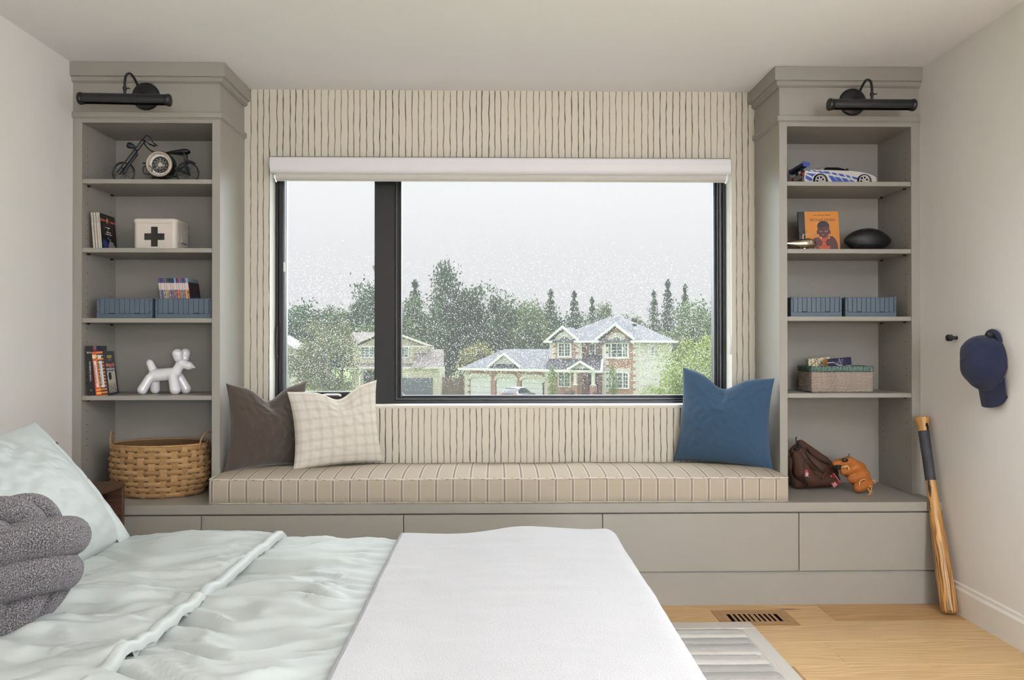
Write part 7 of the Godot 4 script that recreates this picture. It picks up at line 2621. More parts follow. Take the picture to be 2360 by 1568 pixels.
func brick_house() -> void:
	var o := thing("brick_house", "two-storey brick house with grey roofs, arched window and three white garage doors across the street", "house", Vector3(12.866, GY, -66.143), "", deg_to_rad(-30.0))
	var br := texmat(tile_img(128, 128, 4, 10, 2, c8(190, 142, 120), c8(168, 118, 100), c8(188, 168, 154), 5), 0.9)
	br.uv1_scale = Vector3(1.1, 1.3, 1)
	var wb := texmat(tile_img(128, 128, 4, 10, 2, c8(216, 212, 208), c8(196, 190, 186), c8(170, 166, 162), 6), 0.9)
	wb.uv1_scale = Vector3(1.1, 1.3, 1)
	var sh := texmat(tile_img(128, 128, 8, 8, 1, c8(116, 117, 121), c8(98, 100, 105), c8(82, 84, 90), 7), 0.9)
	sh.uv1_scale = Vector3(0.5, 0.5, 1)
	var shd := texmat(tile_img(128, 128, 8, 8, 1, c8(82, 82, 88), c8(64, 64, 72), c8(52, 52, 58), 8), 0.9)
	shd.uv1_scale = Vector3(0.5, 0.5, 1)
	var wt := mat(c8(238, 238, 238), 0.6)
	var stone := mat(c8(218, 212, 204), 0.85)
	var glass := mat(c8(84, 92, 98), 0.15)
	# ---- walls
	var w := mb()
	w.span(Vector3(-8.95, 0, -9.5), Vector3(-5.67, 5.6, 0))
	w.span(Vector3(-5.67, 0, -9.5), Vector3(-3.59, 5.6, -1.0))
	w.span(Vector3(-3.59, 0, -9.5), Vector3(-0.02, 5.6, 0))
	w.prism(PackedVector2Array([Vector2(-8.6, 5.59), Vector2(-6.25, 5.59), Vector2(-7.45, 6.75)]), 3.0, Transform3D(Basis(), Vector3(0, 0, -1.5)))
	w.prism(PackedVector2Array([Vector2(-3.75, 5.59), Vector2(-0.62, 5.59), Vector2(-2.19, 6.88)]), 4.0, Transform3D(Basis(), Vector3(0, 0, -2.0)))
	w.span(Vector3(-18.51, 2.1, -6.5), Vector3(-9.0, 2.86, 0))
	w.span(Vector3(-18.51, 0, -6.5), Vector3(-9.0, 2.1, -0.25))
	for x in [[-18.51, -17.98], [-15.41, -14.93], [-12.47, -12.1], [-9.55, -8.95]]:
		w.span(Vector3(x[0], 0, -0.26), Vector3(x[1], 2.12, 0))
	put(o, "brick_wall", w.done(), br)
	put(o, "side_wall", spanm(Vector3(-0.021, 0, -9.5), Vector3(0.0, 5.6, 0.0)), wb)
	# ---- roofs: [four or three corner polygons], thickness comes from the eave boards
	var roof := func(name_: String, faces: Array, m: Material) -> void:
		var q := mb()
		for f in faces:
			var n: Vector3 = (f[1] - f[0]).cross(f[2] - f[0]).normalized()
			if n.y < 0:
				n = -n
			q.face(f, n)
			var low := []
			for p in f:
				low.append(p - n * 0.12)
			q.face(low, -n)
			for i in f.size():
				var j: int = (i + 1) % f.size()
				q.face([f[i], f[j], low[j], low[i]], ((f[i] + f[j]) / 2.0 - (f[0] + f[1] + f[2]) / 3.0))
		put(o, name_, q.done(), m)
	var pk0 := Vector3(-4.85, 8.03, -5.0)
	var pk1 := Vector3(-3.63, 8.03, -5.0)
	roof.call("main_roof", [[Vector3(-9.3, 5.60, 0.4), Vector3(0.4, 5.60, 0.4), pk1, pk0], [Vector3(0.4, 5.60, 0.4), Vector3(0.4, 5.60, -9.9), pk1], [Vector3(-9.3, 5.60, 0.4), pk0, Vector3(-9.3, 5.60, -9.9)], [Vector3(-9.3, 5.6, -9.9), pk0, pk1, Vector3(0.4, 5.6, -9.9)]], sh)
	roof.call("gable_roof", [[Vector3(-7.45, 6.92, 0.35), Vector3(-7.45, 6.92, -2.4), Vector3(-9.05, 5.72, -0.2), Vector3(-9.05, 5.72, 0.35)], [Vector3(-7.45, 6.92, 0.35), Vector3(-7.45, 6.92, -2.4), Vector3(-5.9, 5.72, -0.2), Vector3(-5.9, 5.72, 0.35)]], sh)
	roof.call("gable_roof", [[Vector3(-2.19, 7.07, 0.35), Vector3(-2.19, 7.07, -3.0), Vector3(-4.02, 5.78, -0.2), Vector3(-4.02, 5.78, 0.35)], [Vector3(-2.19, 7.07, 0.35), Vector3(-2.19, 7.07, -3.0), Vector3(-0.42, 5.78, -0.2), Vector3(-0.42, 5.78, 0.35)]], sh)
	roof.call("garage_roof", [[Vector3(-18.9, 2.87, 0.4), Vector3(-8.9, 2.87, 0.4), Vector3(-8.9, 4.83, -3.3), Vector3(-15.77, 4.83, -3.3)], [Vector3(-18.9, 2.87, 0.4), Vector3(-15.77, 4.83, -3.3), Vector3(-18.9, 2.87, -6.9)], [Vector3(-18.9, 2.87, -6.9), Vector3(-15.77, 4.83, -3.3), Vector3(-8.9, 4.83, -3.3), Vector3(-8.9, 2.87, -6.9)]], sh)
	roof.call("garage_gable_roof", [[Vector3(-13.83, 4.33, 0.25), Vector3(-13.83, 4.33, -2.2), Vector3(-15.55, 3.14, -0.05), Vector3(-15.55, 3.14, 0.25)], [Vector3(-13.83, 4.33, 0.25), Vector3(-13.83, 4.33, -2.2), Vector3(-12.05, 3.14, -0.05), Vector3(-12.05, 3.14, 0.25)]], sh)
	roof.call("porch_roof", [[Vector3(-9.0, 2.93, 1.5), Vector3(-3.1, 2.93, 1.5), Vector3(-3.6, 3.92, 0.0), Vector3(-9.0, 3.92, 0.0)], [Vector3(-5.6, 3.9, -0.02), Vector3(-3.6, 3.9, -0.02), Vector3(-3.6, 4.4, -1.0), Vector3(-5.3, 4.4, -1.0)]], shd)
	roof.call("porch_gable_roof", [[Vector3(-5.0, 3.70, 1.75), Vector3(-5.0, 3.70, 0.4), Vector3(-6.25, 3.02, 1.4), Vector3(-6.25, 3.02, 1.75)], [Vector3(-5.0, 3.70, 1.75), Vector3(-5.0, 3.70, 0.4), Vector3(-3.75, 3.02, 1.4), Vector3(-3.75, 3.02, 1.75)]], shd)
	# ---- white eave boards and barge boards
	var bar := func(name_: String, a: Vector3, b: Vector3, h: float) -> void:
		var d := (b - a)
		var q := mb()
		q.xf = Transform3D(Basis(Quaternion(Vector3(1, 0, 0), d.normalized())), (a + b) / 2.0)
		q.cbox(Vector3.ZERO, Vector3(d.length() + h * 0.3, h, 0.10), 0.0)
		put(o, name_, q.done(), wt)
	for q in [[Vector3(-18.95, 2.83, 0.45), Vector3(-8.95, 2.83, 0.45), 0.22], [Vector3(-9.0, 2.86, 1.53), Vector3(-3.05, 2.86, 1.53), 0.22], [Vector3(-3.05, 2.86, 1.53), Vector3(-3.55, 3.9, 0.05), 0.18], [Vector3(-9.35, 5.56, 0.44), Vector3(-8.5, 5.56, 0.44), 0.2], [Vector3(-6.2, 5.56, 0.44), Vector3(-3.75, 5.56, 0.44), 0.2], [Vector3(-0.65, 5.56, 0.44), Vector3(0.45, 5.56, 0.44), 0.2], [Vector3(0.45, 5.56, 0.44), Vector3(0.45, 5.56, -9.9), 0.2]]:
		bar.call("eave_board", q[0], q[1], q[2])
	for q in [[-7.45, 6.95, -9.1, 5.70, -5.85, 0.4], [-2.19, 7.10, -4.07, 5.76, -0.37, 0.4], [-13.83, 4.36, -15.6, 3.12, -12.0, 0.3], [-5.0, 3.73, -6.3, 3.0, -3.7, 1.8]]:
		bar.call("barge_board", Vector3(q[0], q[1], q[5]), Vector3(q[2], q[3], q[5]), 0.2)
		bar.call("barge_board", Vector3(q[0], q[1], q[5]), Vector3(q[4], q[3], q[5]), 0.2)
	put(o, "gable_panel", mb().prism(PackedVector2Array([Vector2(-15.1, 3.38), Vector2(-12.5, 3.38), Vector2(-13.83, 4.25)]), 0.3, Transform3D(Basis(), Vector3(0, 0, 0.0))).done(), mat(c8(190, 190, 194), 0.8))
	put(o, "gable_panel", mb().prism(PackedVector2Array([Vector2(-6.0, 3.1), Vector2(-4.0, 3.1), Vector2(-5.0, 3.66)]), 0.3, Transform3D(Basis(), Vector3(0, 0, 1.5))).done(), mat(c8(190, 190, 194), 0.8))
	# ---- stone quoins
	for c in [[-18.51, 0.0, 2.8], [-9.5, 0.0, 2.8], [-8.95, 3.95, 5.5], [-6.22, 3.95, 5.5], [-3.59, 0.3, 5.5], [-0.62, 0.1, 5.5]]:
		var y: float = c[1]
		var k := 0
		while y < c[2] - 0.3:
			if k % 2 == 0:
				put(o, "quoin", spanm(Vector3(c[0] - 0.0, y, -0.02), Vector3(c[0] + 0.62, y + 0.40, 0.05), 0.02), stone)
			else:
				put(o, "quoin", spanm(Vector3(c[0] + (0.26 if c[0] > -1.0 or c[0] == -6.22 else 0.0), y, -0.02), Vector3(c[0] + (0.62 if c[0] > -1.0 or c[0] == -6.22 else 0.36), y + 0.2, 0.04), 0.02), stone)
			y += 0.41 if k % 2 == 0 else 0.21
			k += 1
	# ---- windows: white frame with panes and glazing bars
	var win := func(x0: float, y0: float, x1: float, y1: float, z: float, lights: Array, rows: int) -> void:
		var f := mb()
		var t := 0.11
		f.span(Vector3(x0 - t, y0 - t, z - 0.05), Vector3(x1 + t, y0, z + 0.08))
		f.span(Vector3(x0 - t, y1, z - 0.05), Vector3(x1 + t, y1 + t, z + 0.08))
		f.span(Vector3(x0 - t, y0, z - 0.05), Vector3(x0, y1, z + 0.08))
		f.span(Vector3(x1, y0, z - 0.05), Vector3(x1 + t, y1, z + 0.08))
		var fr := put(o, "window_frame", f.done(), wt)
		var x := x0
		for l in lights:
			var b: float = x + l * (x1 - x0)
			put(fr, "pane", spanm(Vector3(x, y0, z), Vector3(b, y1, z + 0.02)), glass)
			var bars := mb()
			bars.span(Vector3(b - 0.05, y0, z), Vector3(b + 0.05, y1, z + 0.07))
			bars.span(Vector3((x + b) / 2 - 0.018, y0, z), Vector3((x + b) / 2 + 0.018, y1, z + 0.04))
			for k in range(1, rows):
				var yy := lerpf(y0, y1, float(k) / rows)
				bars.span(Vector3(x, yy - 0.018, z), Vector3(b, yy + 0.018, z + 0.04))
			put(fr, "glazing_bars", bars.done(), wt)
			x = b
	win.call(-7.99, 4.22, -6.78, 5.36, 0.0, [0.5, 0.5], 4)
	win.call(-5.20, 4.36, -4.72, 5.28, -1.0, [1.0], 3)
	win.call(-3.22, 4.18, -1.10, 5.34, 0.0, [0.24, 0.52, 0.24], 4)
	win.call(-7.98, 1.38, -6.80, 2.66, 0.0, [0.5, 0.5], 4)
	win.call(-3.20, 1.38, -1.06, 2.70, 0.0, [0.24, 0.52, 0.24], 4)
	put(o, "side_window", mb().span(Vector3(-0.02, 4.2, -3.85), Vector3(0.05, 5.2, -3.1)).done(), wt)
	put(o, "side_pane", spanm(Vector3(0.04, 4.28, -3.78), Vector3(0.06, 5.12, -3.17)), glass)
	# fan lights over the two upper windows, with stone arches
	for q in [[-7.385, 5.50, 0.60], [-2.16, 5.46, 0.52]]:
		var c := Vector3(q[0], q[1], 0.0)
		var half := PackedVector2Array()
		for k in 17:
			half.append(Vector2(cos(PI * k / 16.0), sin(PI * k / 16.0)) * q[2])
		put(o, "fan_light", mb().prism(half, 0.06, Transform3D(Basis(), c)).done(), glass)
		var spk := mb()
		for k in range(0, 9):
			var a := PI * k / 8.0
			spk.tube([c + Vector3(cos(a) * 0.12, sin(a) * 0.12, 0.05), c + Vector3(cos(a), sin(a), 0) * q[2] + Vector3(0, 0, 0.05)], 0.022, 4)
		spk.tube(ring(c + Vector3(0, 0, 0.05), q[2], 0.0, 18, 0.0, PI), 0.06, 5)
		spk.tube(ring(c + Vector3(0, 0, 0.05), 0.13, 0.0, 10, 0.0, PI), 0.03, 4)
		put(o, "fan_bars", spk.done(), wt)
		var arch := PackedVector2Array()
		for k in 17:
			arch.append(Vector2(cos(PI * k / 16.0), sin(PI * k / 16.0)) * (q[2] + 0.42))
		for k in 17:
			arch.append(Vector2(cos(PI - PI * k / 16.0), sin(PI - PI * k / 16.0)) * (q[2] + 0.05))
		put(o, "stone_arch", mb().prism(arch, 0.12, Transform3D(Basis(), c)).done(), stone)
	for x in [[-3.4, -2.72], [-1.6, -0.9]]:
		put(o, "stone_lintel", spanm(Vector3(x[0], 5.46, -0.02), Vector3(x[1], 5.72, 0.06)), stone)
	put(o, "stone_lintel", spanm(Vector3(-3.42, 2.80, -0.02), Vector3(-0.85, 3.12, 0.06)), stone)
	put(o, "stone_sill", spanm(Vector3(-3.42, 3.98, -0.02), Vector3(-0.88, 4.08, 0.10)), stone)
	put(o, "stone_sill", spanm(Vector3(-8.2, 4.02, -0.02), Vector3(-6.6, 4.12, 0.10)), stone)
	# ---- garage doors with panel lines, chamfered heads
	for x in [[-17.98, -15.41], [-14.93, -12.47], [-12.10, -9.55]]:
		var d := mb()
		for k in 4:
			d.cbox(Vector3((x[0] + x[1]) / 2, 0.26 + k * 0.52, -0.12), Vector3(x[1] - x[0] - 0.16, 0.505, 0.08), 0.015)
		put(o, "garage_door", d.done(), mat(c8(226, 228, 232), 0.5))
		var sx: float = x[0] - 0.06
		var ex: float = x[1] + 0.06
		put(o, "door_surround", mb().prism(PackedVector2Array([Vector2(sx, 1.72), Vector2(sx, 2.02), Vector2(sx + 0.36, 2.40), Vector2(ex - 0.36, 2.40), Vector2(ex, 2.02), Vector2(ex, 1.72), Vector2(ex - 0.14, 1.80), Vector2(ex - 0.46, 2.08), Vector2(sx + 0.46, 2.08), Vector2(sx + 0.14, 1.80)]), 0.14, Transform3D(Basis(), Vector3(0, 0, 0.04))).done(), stone)
	# ---- porch: columns on brick piers, dark front door
	for x in [[-5.76, 1.0], [-4.0, 1.0]]:
		var col := mb()
		col.span(Vector3(x[0] - 0.14, 1.62, 1.0), Vector3(x[0] + 0.14, 2.80, 1.28), 0.02)
		col.span(Vector3(x[0] - 0.2, 1.55, 0.94), Vector3(x[0] + 0.2, 1.66, 1.34), 0.02)
		col.span(Vector3(x[0] - 0.2, 2.72, 0.94), Vector3(x[0] + 0.2, 2.82, 1.34), 0.02)
		put(o, "porch_column", col.done(), wt)
		put(o, "pier", spanm(Vector3(x[0] - 0.26, 0, 0.88), Vector3(x[0] + 0.26, 1.56, 1.4)), br)
	put(o, "porch_ceiling", spanm(Vector3(-9.0, 2.74, -1.0), Vector3(-3.2, 2.8, 1.45)), wt)
	put(o, "front_door", spanm(Vector3(-5.4, 0.2, -1.0), Vector3(-4.4, 2.6, -0.92), 0.02), mat(c8(58, 50, 50), 0.4))
	put(o, "porch_step", spanm(Vector3(-6.2, 0.0, 0.0), Vector3(-3.6, 0.2, 1.9)), stone)
	for q in [[-1.9, 7.0, -3.0], [-0.9, 6.55, -2.2]]:
		put(o, "roof_vent", mb().cbox(Vector3(-1.6 + q[0] * 0.3 + 0.6, q[1] + 0.55, q[2]), Vector3(0.4, 0.25, 0.4), 0.05).done(), M.dark)

func beige_house() -> void:
	var o := thing("beige_house", "beige sided house with gable roof and dark double garage door, partly behind the window post", "house", Vector3(-10.0, GY, -76.0))
	var sd := mat(Color.WHITE, 0.85)
	var im := Image.create(32, 64, false, Image.FORMAT_RGB8)
	for y in 64:
		for x in 32:
			im.set_pixel(x, y, c8(206, 198, 182).lerp(c8(160, 152, 138), 1.0 if y % 16 > 13 else 0.0))
	sd.albedo_texture = imgtex(im)
	sd.uv1_scale = Vector3(1.0, 1.2, 1)
	var sh := texmat(tile_img(128, 128, 8, 8, 1, c8(134, 126, 122), c8(114, 106, 103), c8(96, 90, 88), 17), 0.9)
	sh.uv1_scale = Vector3(0.5, 0.5, 1)
	var wt := mat(c8(236, 236, 236), 0.6)
	var glass := mat(c8(110, 120, 130), 0.15)
	var P := func(x: float, y: float, z: float) -> Vector3: return Vector3(x + 10.0, y + 4.1, z)
	var w := mb()
	w.span(P.call(-14.6, -4.1, -9), P.call(-7.0, 1.05, 0.0))
	w.prism(PackedVector2Array([Vector2(-4.2, 5.1), Vector2(2.85, 5.1), Vector2(-1.1, 6.5)]), 4.0, Transform3D(Basis(), Vector3(0, 0, -2.0)))
	w.span(P.call(-11.6, -4.1, -6), P.call(-5.6, -1.15, 1.6))
	put(o, "wall", w.done(), sd)
	var roof := mb()
	var slab := func(f: Array) -> void:
		var n: Vector3 = (f[1] - f[0]).cross(f[2] - f[0]).normalized()
		if n.y < 0:
			n = -n
		roof.face(f, n)
		var low := []
		for p in f:
			low.append(p - n * 0.12)
		roof.face(low, -n)
		for i in f.size():
			var j: int = (i + 1) % f.size()
			roof.face([f[i], f[j], low[j], low[i]], ((f[i] + f[j]) / 2.0 - (f[0] + f[1] + f[2]) / 3.0))
	slab.call([P.call(-11.1, 2.62, 0.4), P.call(-11.1, 2.62, -6.0), P.call(-6.8, 1.05, -6.0), P.call(-6.8, 1.05, 0.4)])
	slab.call([P.call(-11.1, 2.62, 0.4), P.call(-11.1, 2.62, -6.0), P.call(-14.7, 1.05, -6.0), P.call(-14.7, 1.05, 0.4)])
	slab.call([P.call(-15.6, 1.0, -0.6), P.call(-11.2, 1.0, -0.6), P.call(-11.2, 2.5, -4.0), P.call(-15.4, 2.5, -4.0)])
	slab.call([P.call(-8.4, -1.12, 2.0), P.call(-5.15, -1.05, 2.0), P.call(-5.35, 0.72, -0.5), P.call(-8.1, 0.72, -0.5)])
	slab.call([P.call(-14.7, -1.05, 1.4), P.call(-8.3, -1.05, 1.4), P.call(-8.3, -0.7, 0.0), P.call(-14.7, -0.7, 0.0)])
	put(o, "roof", roof.done(), sh)
	for q in [[P.call(-11.1, 2.66, 0.45), P.call(-6.75, 1.08, 0.45)], [P.call(-11.1, 2.66, 0.45), P.call(-14.75, 1.08, 0.45)], [P.call(-14.7, 1.0, 0.4), P.call(-7.0, 1.0, 0.4)], [P.call(-14.8, -1.12, 1.45), P.call(-5.1, -1.12, 2.05)]]:
		var d: Vector3 = q[1] - q[0]
		var b := mb()
		b.xf = Transform3D(Basis(Quaternion(Vector3(1, 0, 0), d.normalized())), (q[0] + q[1]) / 2.0)
		b.cbox(Vector3.ZERO, Vector3(d.length(), 0.18, 0.1), 0.0)
		put(o, "fascia_board", b.done(), mat(c8(214, 208, 198), 0.7))
	for q in [[-13.69, -12.0], [-10.4, -8.95]]:
		var f := put(o, "window_frame", mb().cbox(P.call((q[0] + q[1]) / 2, 0.46, 0.02), Vector3(q[1] - q[0] + 0.2, 1.28, 0.12), 0.02).done(), wt)
		for s in [[q[0] + 0.02, (q[0] + q[1]) / 2 - 0.05], [(q[0] + q[1]) / 2 + 0.05, q[1] - 0.02]]:
			put(f, "pane", spanm(P.call(s[0], -0.06, 0.07), P.call(s[1], 0.98, 0.09)), glass)
			var bars := mb()
			bars.span(P.call((s[0] + s[1]) / 2 - 0.02, -0.06, 0.08), P.call((s[0] + s[1]) / 2 + 0.02, 0.98, 0.11))
			for k in range(1, 4):
				bars.span(P.call(s[0], -0.06 + k * 0.26 - 0.02, 0.08), P.call(s[1], -0.06 + k * 0.26 + 0.02, 0.11))
			put(f, "glazing_bars", bars.done(), wt)
	var gd := mb()
	for k in 4:
		gd.cbox(P.call(-8.55, -3.85 + k * 0.5, 1.62), Vector3(4.5, 0.485, 0.08), 0.015)
	put(o, "garage_door", gd.done(), mat(c8(98, 104, 118), 0.5))
	put(o, "front_door", spanm(P.call(-13.4, -4.0, 0.02), P.call(-12.2, -1.5, 0.1)), mat(c8(52, 50, 52), 0.4))
	put(o, "porch_post", spanm(P.call(-13.7, -4.0, 1.1), P.call(-13.55, -1.15, 1.3)), wt)

func far_house() -> void:
	var o := thing("grey_house", "grey-roofed house end seen past the large tree at the casement edge", "house", Vector3(-22.0, GY, -76.0))
	put(o, "wall", spanm(Vector3(-5, 0, -6), Vector3(1.2, 4.9, 0)), mat(c8(190, 184, 176), 0.85))
	var q := mb()
	q.prism(PackedVector2Array([Vector2(-5.6, 4.85), Vector2(1.9, 4.85), Vector2(-0.6, 6.3), Vector2(-5.6, 6.3)]), 7.0, Transform3D(Basis(), Vector3(0, 0, -3.0)))
	put(o, "roof", q.done(), mat(c8(158, 154, 152), 0.9))

func leaf_mat(c: Color) -> StandardMaterial3D:
	var m := mat(c, 0.7, 0.0, 0.3)
	m.vertex_color_use_as_albedo = true
	m.backlight_enabled = true
	m.backlight = Color(0.35, 0.35, 0.35)
	return m

# crown of folded leaves in clumps; unit size: radius 1, height -1..1
func crown(kind: String, n: int, leaf: float, sd: int) -> ArrayMesh:
	var r := RandomNumberGenerator.new()
	r.seed = sd
	var m := mb()
	m.tinted = true
	var clumps := []
	var nc := 70 if kind == "broad" else 90
	for i in nc:
		if kind == "broad":
			var d := Vector3(r.randfn(), r.randfn(), r.randfn()).normalized()
			var k := pow(r.randf(), 0.45)
			clumps.append([Vector3(d.x, d.y, d.z) * k * 0.86, r.randf_range(0.16, 0.30)])
		elif kind == "poplar":
			var y := r.randf_range(-0.95, 0.95)
			var w := sqrt(maxf(1.0 - y * y, 0.05))
			var a := r.randf() * TAU
			clumps.append([Vector3(cos(a) * w * 0.75 * sqrt(r.randf()), y, sin(a) * w * 0.75 * sqrt(r.randf())), r.randf_range(0.12, 0.24)])
		else:
			# conifer: whorls of branches, longer below
			var tier := i % 18
			var y := 0.92 - 1.85 * pow(tier / 17.0, 0.85)
			var w := (0.98 - y) / 1.95 * 0.85 + 0.05
			var a := TAU * (i / 18) / 5.0 + tier * 1.3
			clumps.append([Vector3(cos(a), y, sin(a)), w])
	for i in n:
		var c: Array = clumps[r.randi() % nc]
		var d := Vector3(r.randfn(), r.randfn() * 0.75, r.randfn())
		var p: Vector3 = c[0] + d * c[1] * 0.55
		if kind == "fir":
			# along a drooping bough of this tier
			var f := pow(r.randf(), 0.7)
			var bw: float = c[1]
			p = Vector3(c[0].x * f * bw, c[0].y - f * bw * 0.22 + r.randfn() * 0.030, c[0].z * f * bw) + Vector3(r.randfn(), 0, r.randfn()) * (0.03 + 0.13 * bw)
			if r.randf() < 0.08:
				p = Vector3(r.randfn() * 0.02, r.randf_range(0.6, 1.0), r.randfn() * 0.02)
		var ax := Vector3(r.randfn(), r.randfn() * 0.6, r.randfn()).normalized()
		var up := Vector3(r.randfn() * 0.7, 1.0, r.randfn() * 0.7).normalized()
		var s := ax.cross(up).normalized()
		var l := leaf * r.randf_range(0.6, 1.3)
		var w := l * 0.55
		var fold := up * w * 0.35
		var v := r.randf_range(0.62, 1.18)
		m.tint = Color(v * r.randf_range(0.9, 1.12), v, v * r.randf_range(0.8, 1.05))
		var a := p - ax * l
		var b := p + ax * l
		m.face([a, b, p + s * w + fold], up)
		m.face([a, b, p - s * w + fold], up)
	return m.done()

func tree(base: String, label: String, cm: ArrayMesh, m: Material, pos: Vector3, rad: float, hgt: float, base_y: float, turn: float, group := "") -> void:
	var o := thing(base, label, "tree", Vector3(pos.x, GY, pos.z), group, turn)
	put(o, "crown", cm, m, Transform3D(Basis.from_scale(Vector3(rad, hgt / 2, rad)), Vector3(0, base_y + hgt / 2, 0)))
	var t := mb()
	var tr := clampf(rad * 0.06, 0.05, 0.3)
	t.tube([Vector3(0, -0.05, 0), Vector3(tr * 0.3, base_y * 0.6 + 0.1, 0), Vector3(0, base_y + hgt * 0.35, tr * 0.2), Vector3(0, base_y + hgt * 0.75, 0)], [tr * 1.25, tr, tr * 0.7, tr * 0.25], 7)
	put(o, "trunk", t.done(), mat(c8(92, 80, 70), 0.9))

func trees() -> void:
	var broad := crown("broad", 5200, 0.052, 301)
	var broad2 := crown("broad", 5200, 0.046, 302)
	var pop := crown("poplar", 3600, 0.05, 303)
	var fir := crown("fir", 4200, 0.040, 304)
	var fine := crown("broad", 9000, 0.034, 305)
	var g1 := leaf_mat(c8(98, 122, 84))
	var g2 := leaf_mat(c8(84, 110, 82))
	var g3 := leaf_mat(c8(112, 134, 88))
	var dk := leaf_mat(c8(72, 98, 78))
	var ol := leaf_mat(c8(146, 146, 88))
	var mp := leaf_mat(c8(150, 168, 70))
	var gr := "trees in the wood beyond the houses"
	# the wood, back row and front row: [mesh, material, x, z, radius, top y (above eye level scale), label]
	var rows := [
		[broad, g2, -25.0, -98.0, 4.4, 11.6, "round mid-green tree at the far end of the wood behind the grey-roofed house"],
		[broad2, g1, -20.5, -101.0, 3.8, 11.3, "mid-green tree of the wood, rising behind the bushy front-garden tree"],
		[broad2, g2, -15.6, -96.0, 4.0, 14.4, "tall loose-topped tree showing beside the black window post"],
		[broad, g3, -12.3, -90.0, 4.4, 9.8, "lighter green tree directly behind the beige house gable"],
		[fir, dk, -10.4, -97.0, 3.2, 13.6, "dark tree of the wood hidden partly by the window post"],
		[broad2, g1, -9.0, -93.0, 3.8, 12.2, "mid-green tree beyond the beige house garage roof"],
		[pop, g2, -6.4, -96.0, 3.2, 15.6, "tallest tree of the wood, a slim pointed crown near the window post"],
		[broad, dk, -4.6, -99.0, 4.0, 13.6, "dark green tree next to the tallest one in the wood"],
		[broad2, g2, -1.6, -97.0, 3.9, 13.9, "broad tree with a ragged top above the three-car garage"],
		[broad, g1, 1.6, -98.0, 3.6, 12.5, "mid-green tree above the ridge of the garage roof"],
		[broad2, g3, 4.4, -95.0, 3.6, 11.6, "lighter round tree behind the garage and brick house joint"],
		[fir, g2, 7.0, -96.0, 2.7, 12.3, "conifer behind the brick house's smaller gable"],
		[fir, dk, 9.8, -94.0, 2.4, 12.0, "dark narrow conifer above the brick house roof slope"],
		[fir, g2, 12.4, -97.0, 2.2, 11.4, "thin conifer standing out at the end of the wood"],
		[pop, g3, 14.2, -99.0, 2.2, 10.6, "pale feathery tree where the wood dips down to the brick house ridge"],
		[broad, g3, 17.6, -99.0, 3.0, 9.8, "low pale tree just behind the brick house roof peak"],
		[fir, g2, 19.6, -93.0, 2.3, 12.0, "conifer right beside the brick house roof, shorter of the pointed pair"],
		[fir, dk, 21.6, -94.0, 2.6, 13.4, "tallest conifer behind the pale maple-like tree"],
		[fir, g2, 24.0, -95.0, 2.3, 12.9, "second tall conifer beyond the brick house"],
		[broad2, g3, 22.8, -86.0, 4.6, 11.0, "pale hazy broad tree in front of the conifer pair"],
		[broad, g3, 28.2, -92.0, 3.6, 10.2, "pale tree at the far window edge beyond the maples"],
	]
	for q in rows:
		var top: float = q[5]
		var fr: bool = q[0] == fir or q[0] == pop
		tree("forest_tree", q[6], q[0], q[1], Vector3(q[2], 0, q[3]), q[4], top - (0.6 if fr else 1.0), 0.6 if fr else 1.0, q[2] * 1.7, gr)
	# filling trees of the wood at the back and its low edge
	for i in 12:
		var x := -27.0 + i * 3.4
		tree("forest_tree", "dark lower tree deep in the wood, behind " + ["the grey-roofed house end", "the bushy garden tree's near side", "the bushy garden tree's top", "the beige house roof", "the window post", "the tallest pointed tree", "the wooden fence", "the yellowish garage-corner tree", "the garage roof ridge", "the brick house joint with its garage", "the brick house roof", "the last thin conifer"][i], [broad, broad2][i % 2], [dk, g2][i % 2], Vector3(x, 0, -106.0 - (i % 3) * 2.0), 4.4, 10.6 if x < 12.0 else 7.0, 0.2, i * 1.1, "dark filling trees deep in the wood")
	tree("garden_tree", "large bushy olive-green tree in front of the beige house, behind the casement pane", fine, leaf_mat(c8(122, 128, 84)), Vector3(-12.1, 0, -51.6), 2.75, 7.4, 0.3, 0.4)
	tree("garden_tree", "yellowish tree behind the corner of the three-car garage roof", broad, ol, Vector3(-1.9, 0, -80.0), 2.6, 5.3, 0.6, 0.9)
	tree("garden_tree", "bright yellow-green maple close to the window end, in front of the brick house side wall", fine, mp, Vector3(10.9, 0, -39.2), 2.15, 5.6, 0.6, 2.0)
	tree("garden_tree", "second bright maple overlapping the first, at the window's edge above the blue pillow", fine, mp, Vector3(12.3, 0, -37.2), 2.1, 5.9, 0.4, 4.0)
	tree("garden_tree", "low spreading maple branch mass beside the brick house corner", fine, mp, Vector3(9.5, 0, -42.0), 1.55, 2.9, 0.2, 5.0)
	tree("columnar_shrub", "slim columnar green shrub beside the garage doors", pop, leaf_mat(c8(128, 156, 76)), Vector3(4.87, 0, -64.0), 0.52, 3.3, 0.05, 0.0)
	tree("columnar_shrub", "slim columnar green shrub before the brick house's lower large window", pop, leaf_mat(c8(128, 150, 84)), Vector3(9.85, 0, -62.2), 0.6, 3.5, 0.05, 1.0)
	# bushes along the brick house front
	var bl := [[6.3, -63.0, 0.75, 1.5, c8(104, 96, 92), "grey-brown bush below the small front window of the brick house"], [8.1, -62.2, 0.75, 1.45, c8(118, 84, 92), "purple-leaved bush by the brick house front door"], [9.3, -61.6, 0.8, 1.2, c8(138, 158, 88), "yellow-green bush next to the purple one"], [10.6, -61.0, 0.85, 1.3, c8(132, 156, 86), "light green bush under the large lower window"], [11.6, -60.6, 0.7, 1.1, c8(118, 112, 90), "brownish bush at the brick house corner"]]
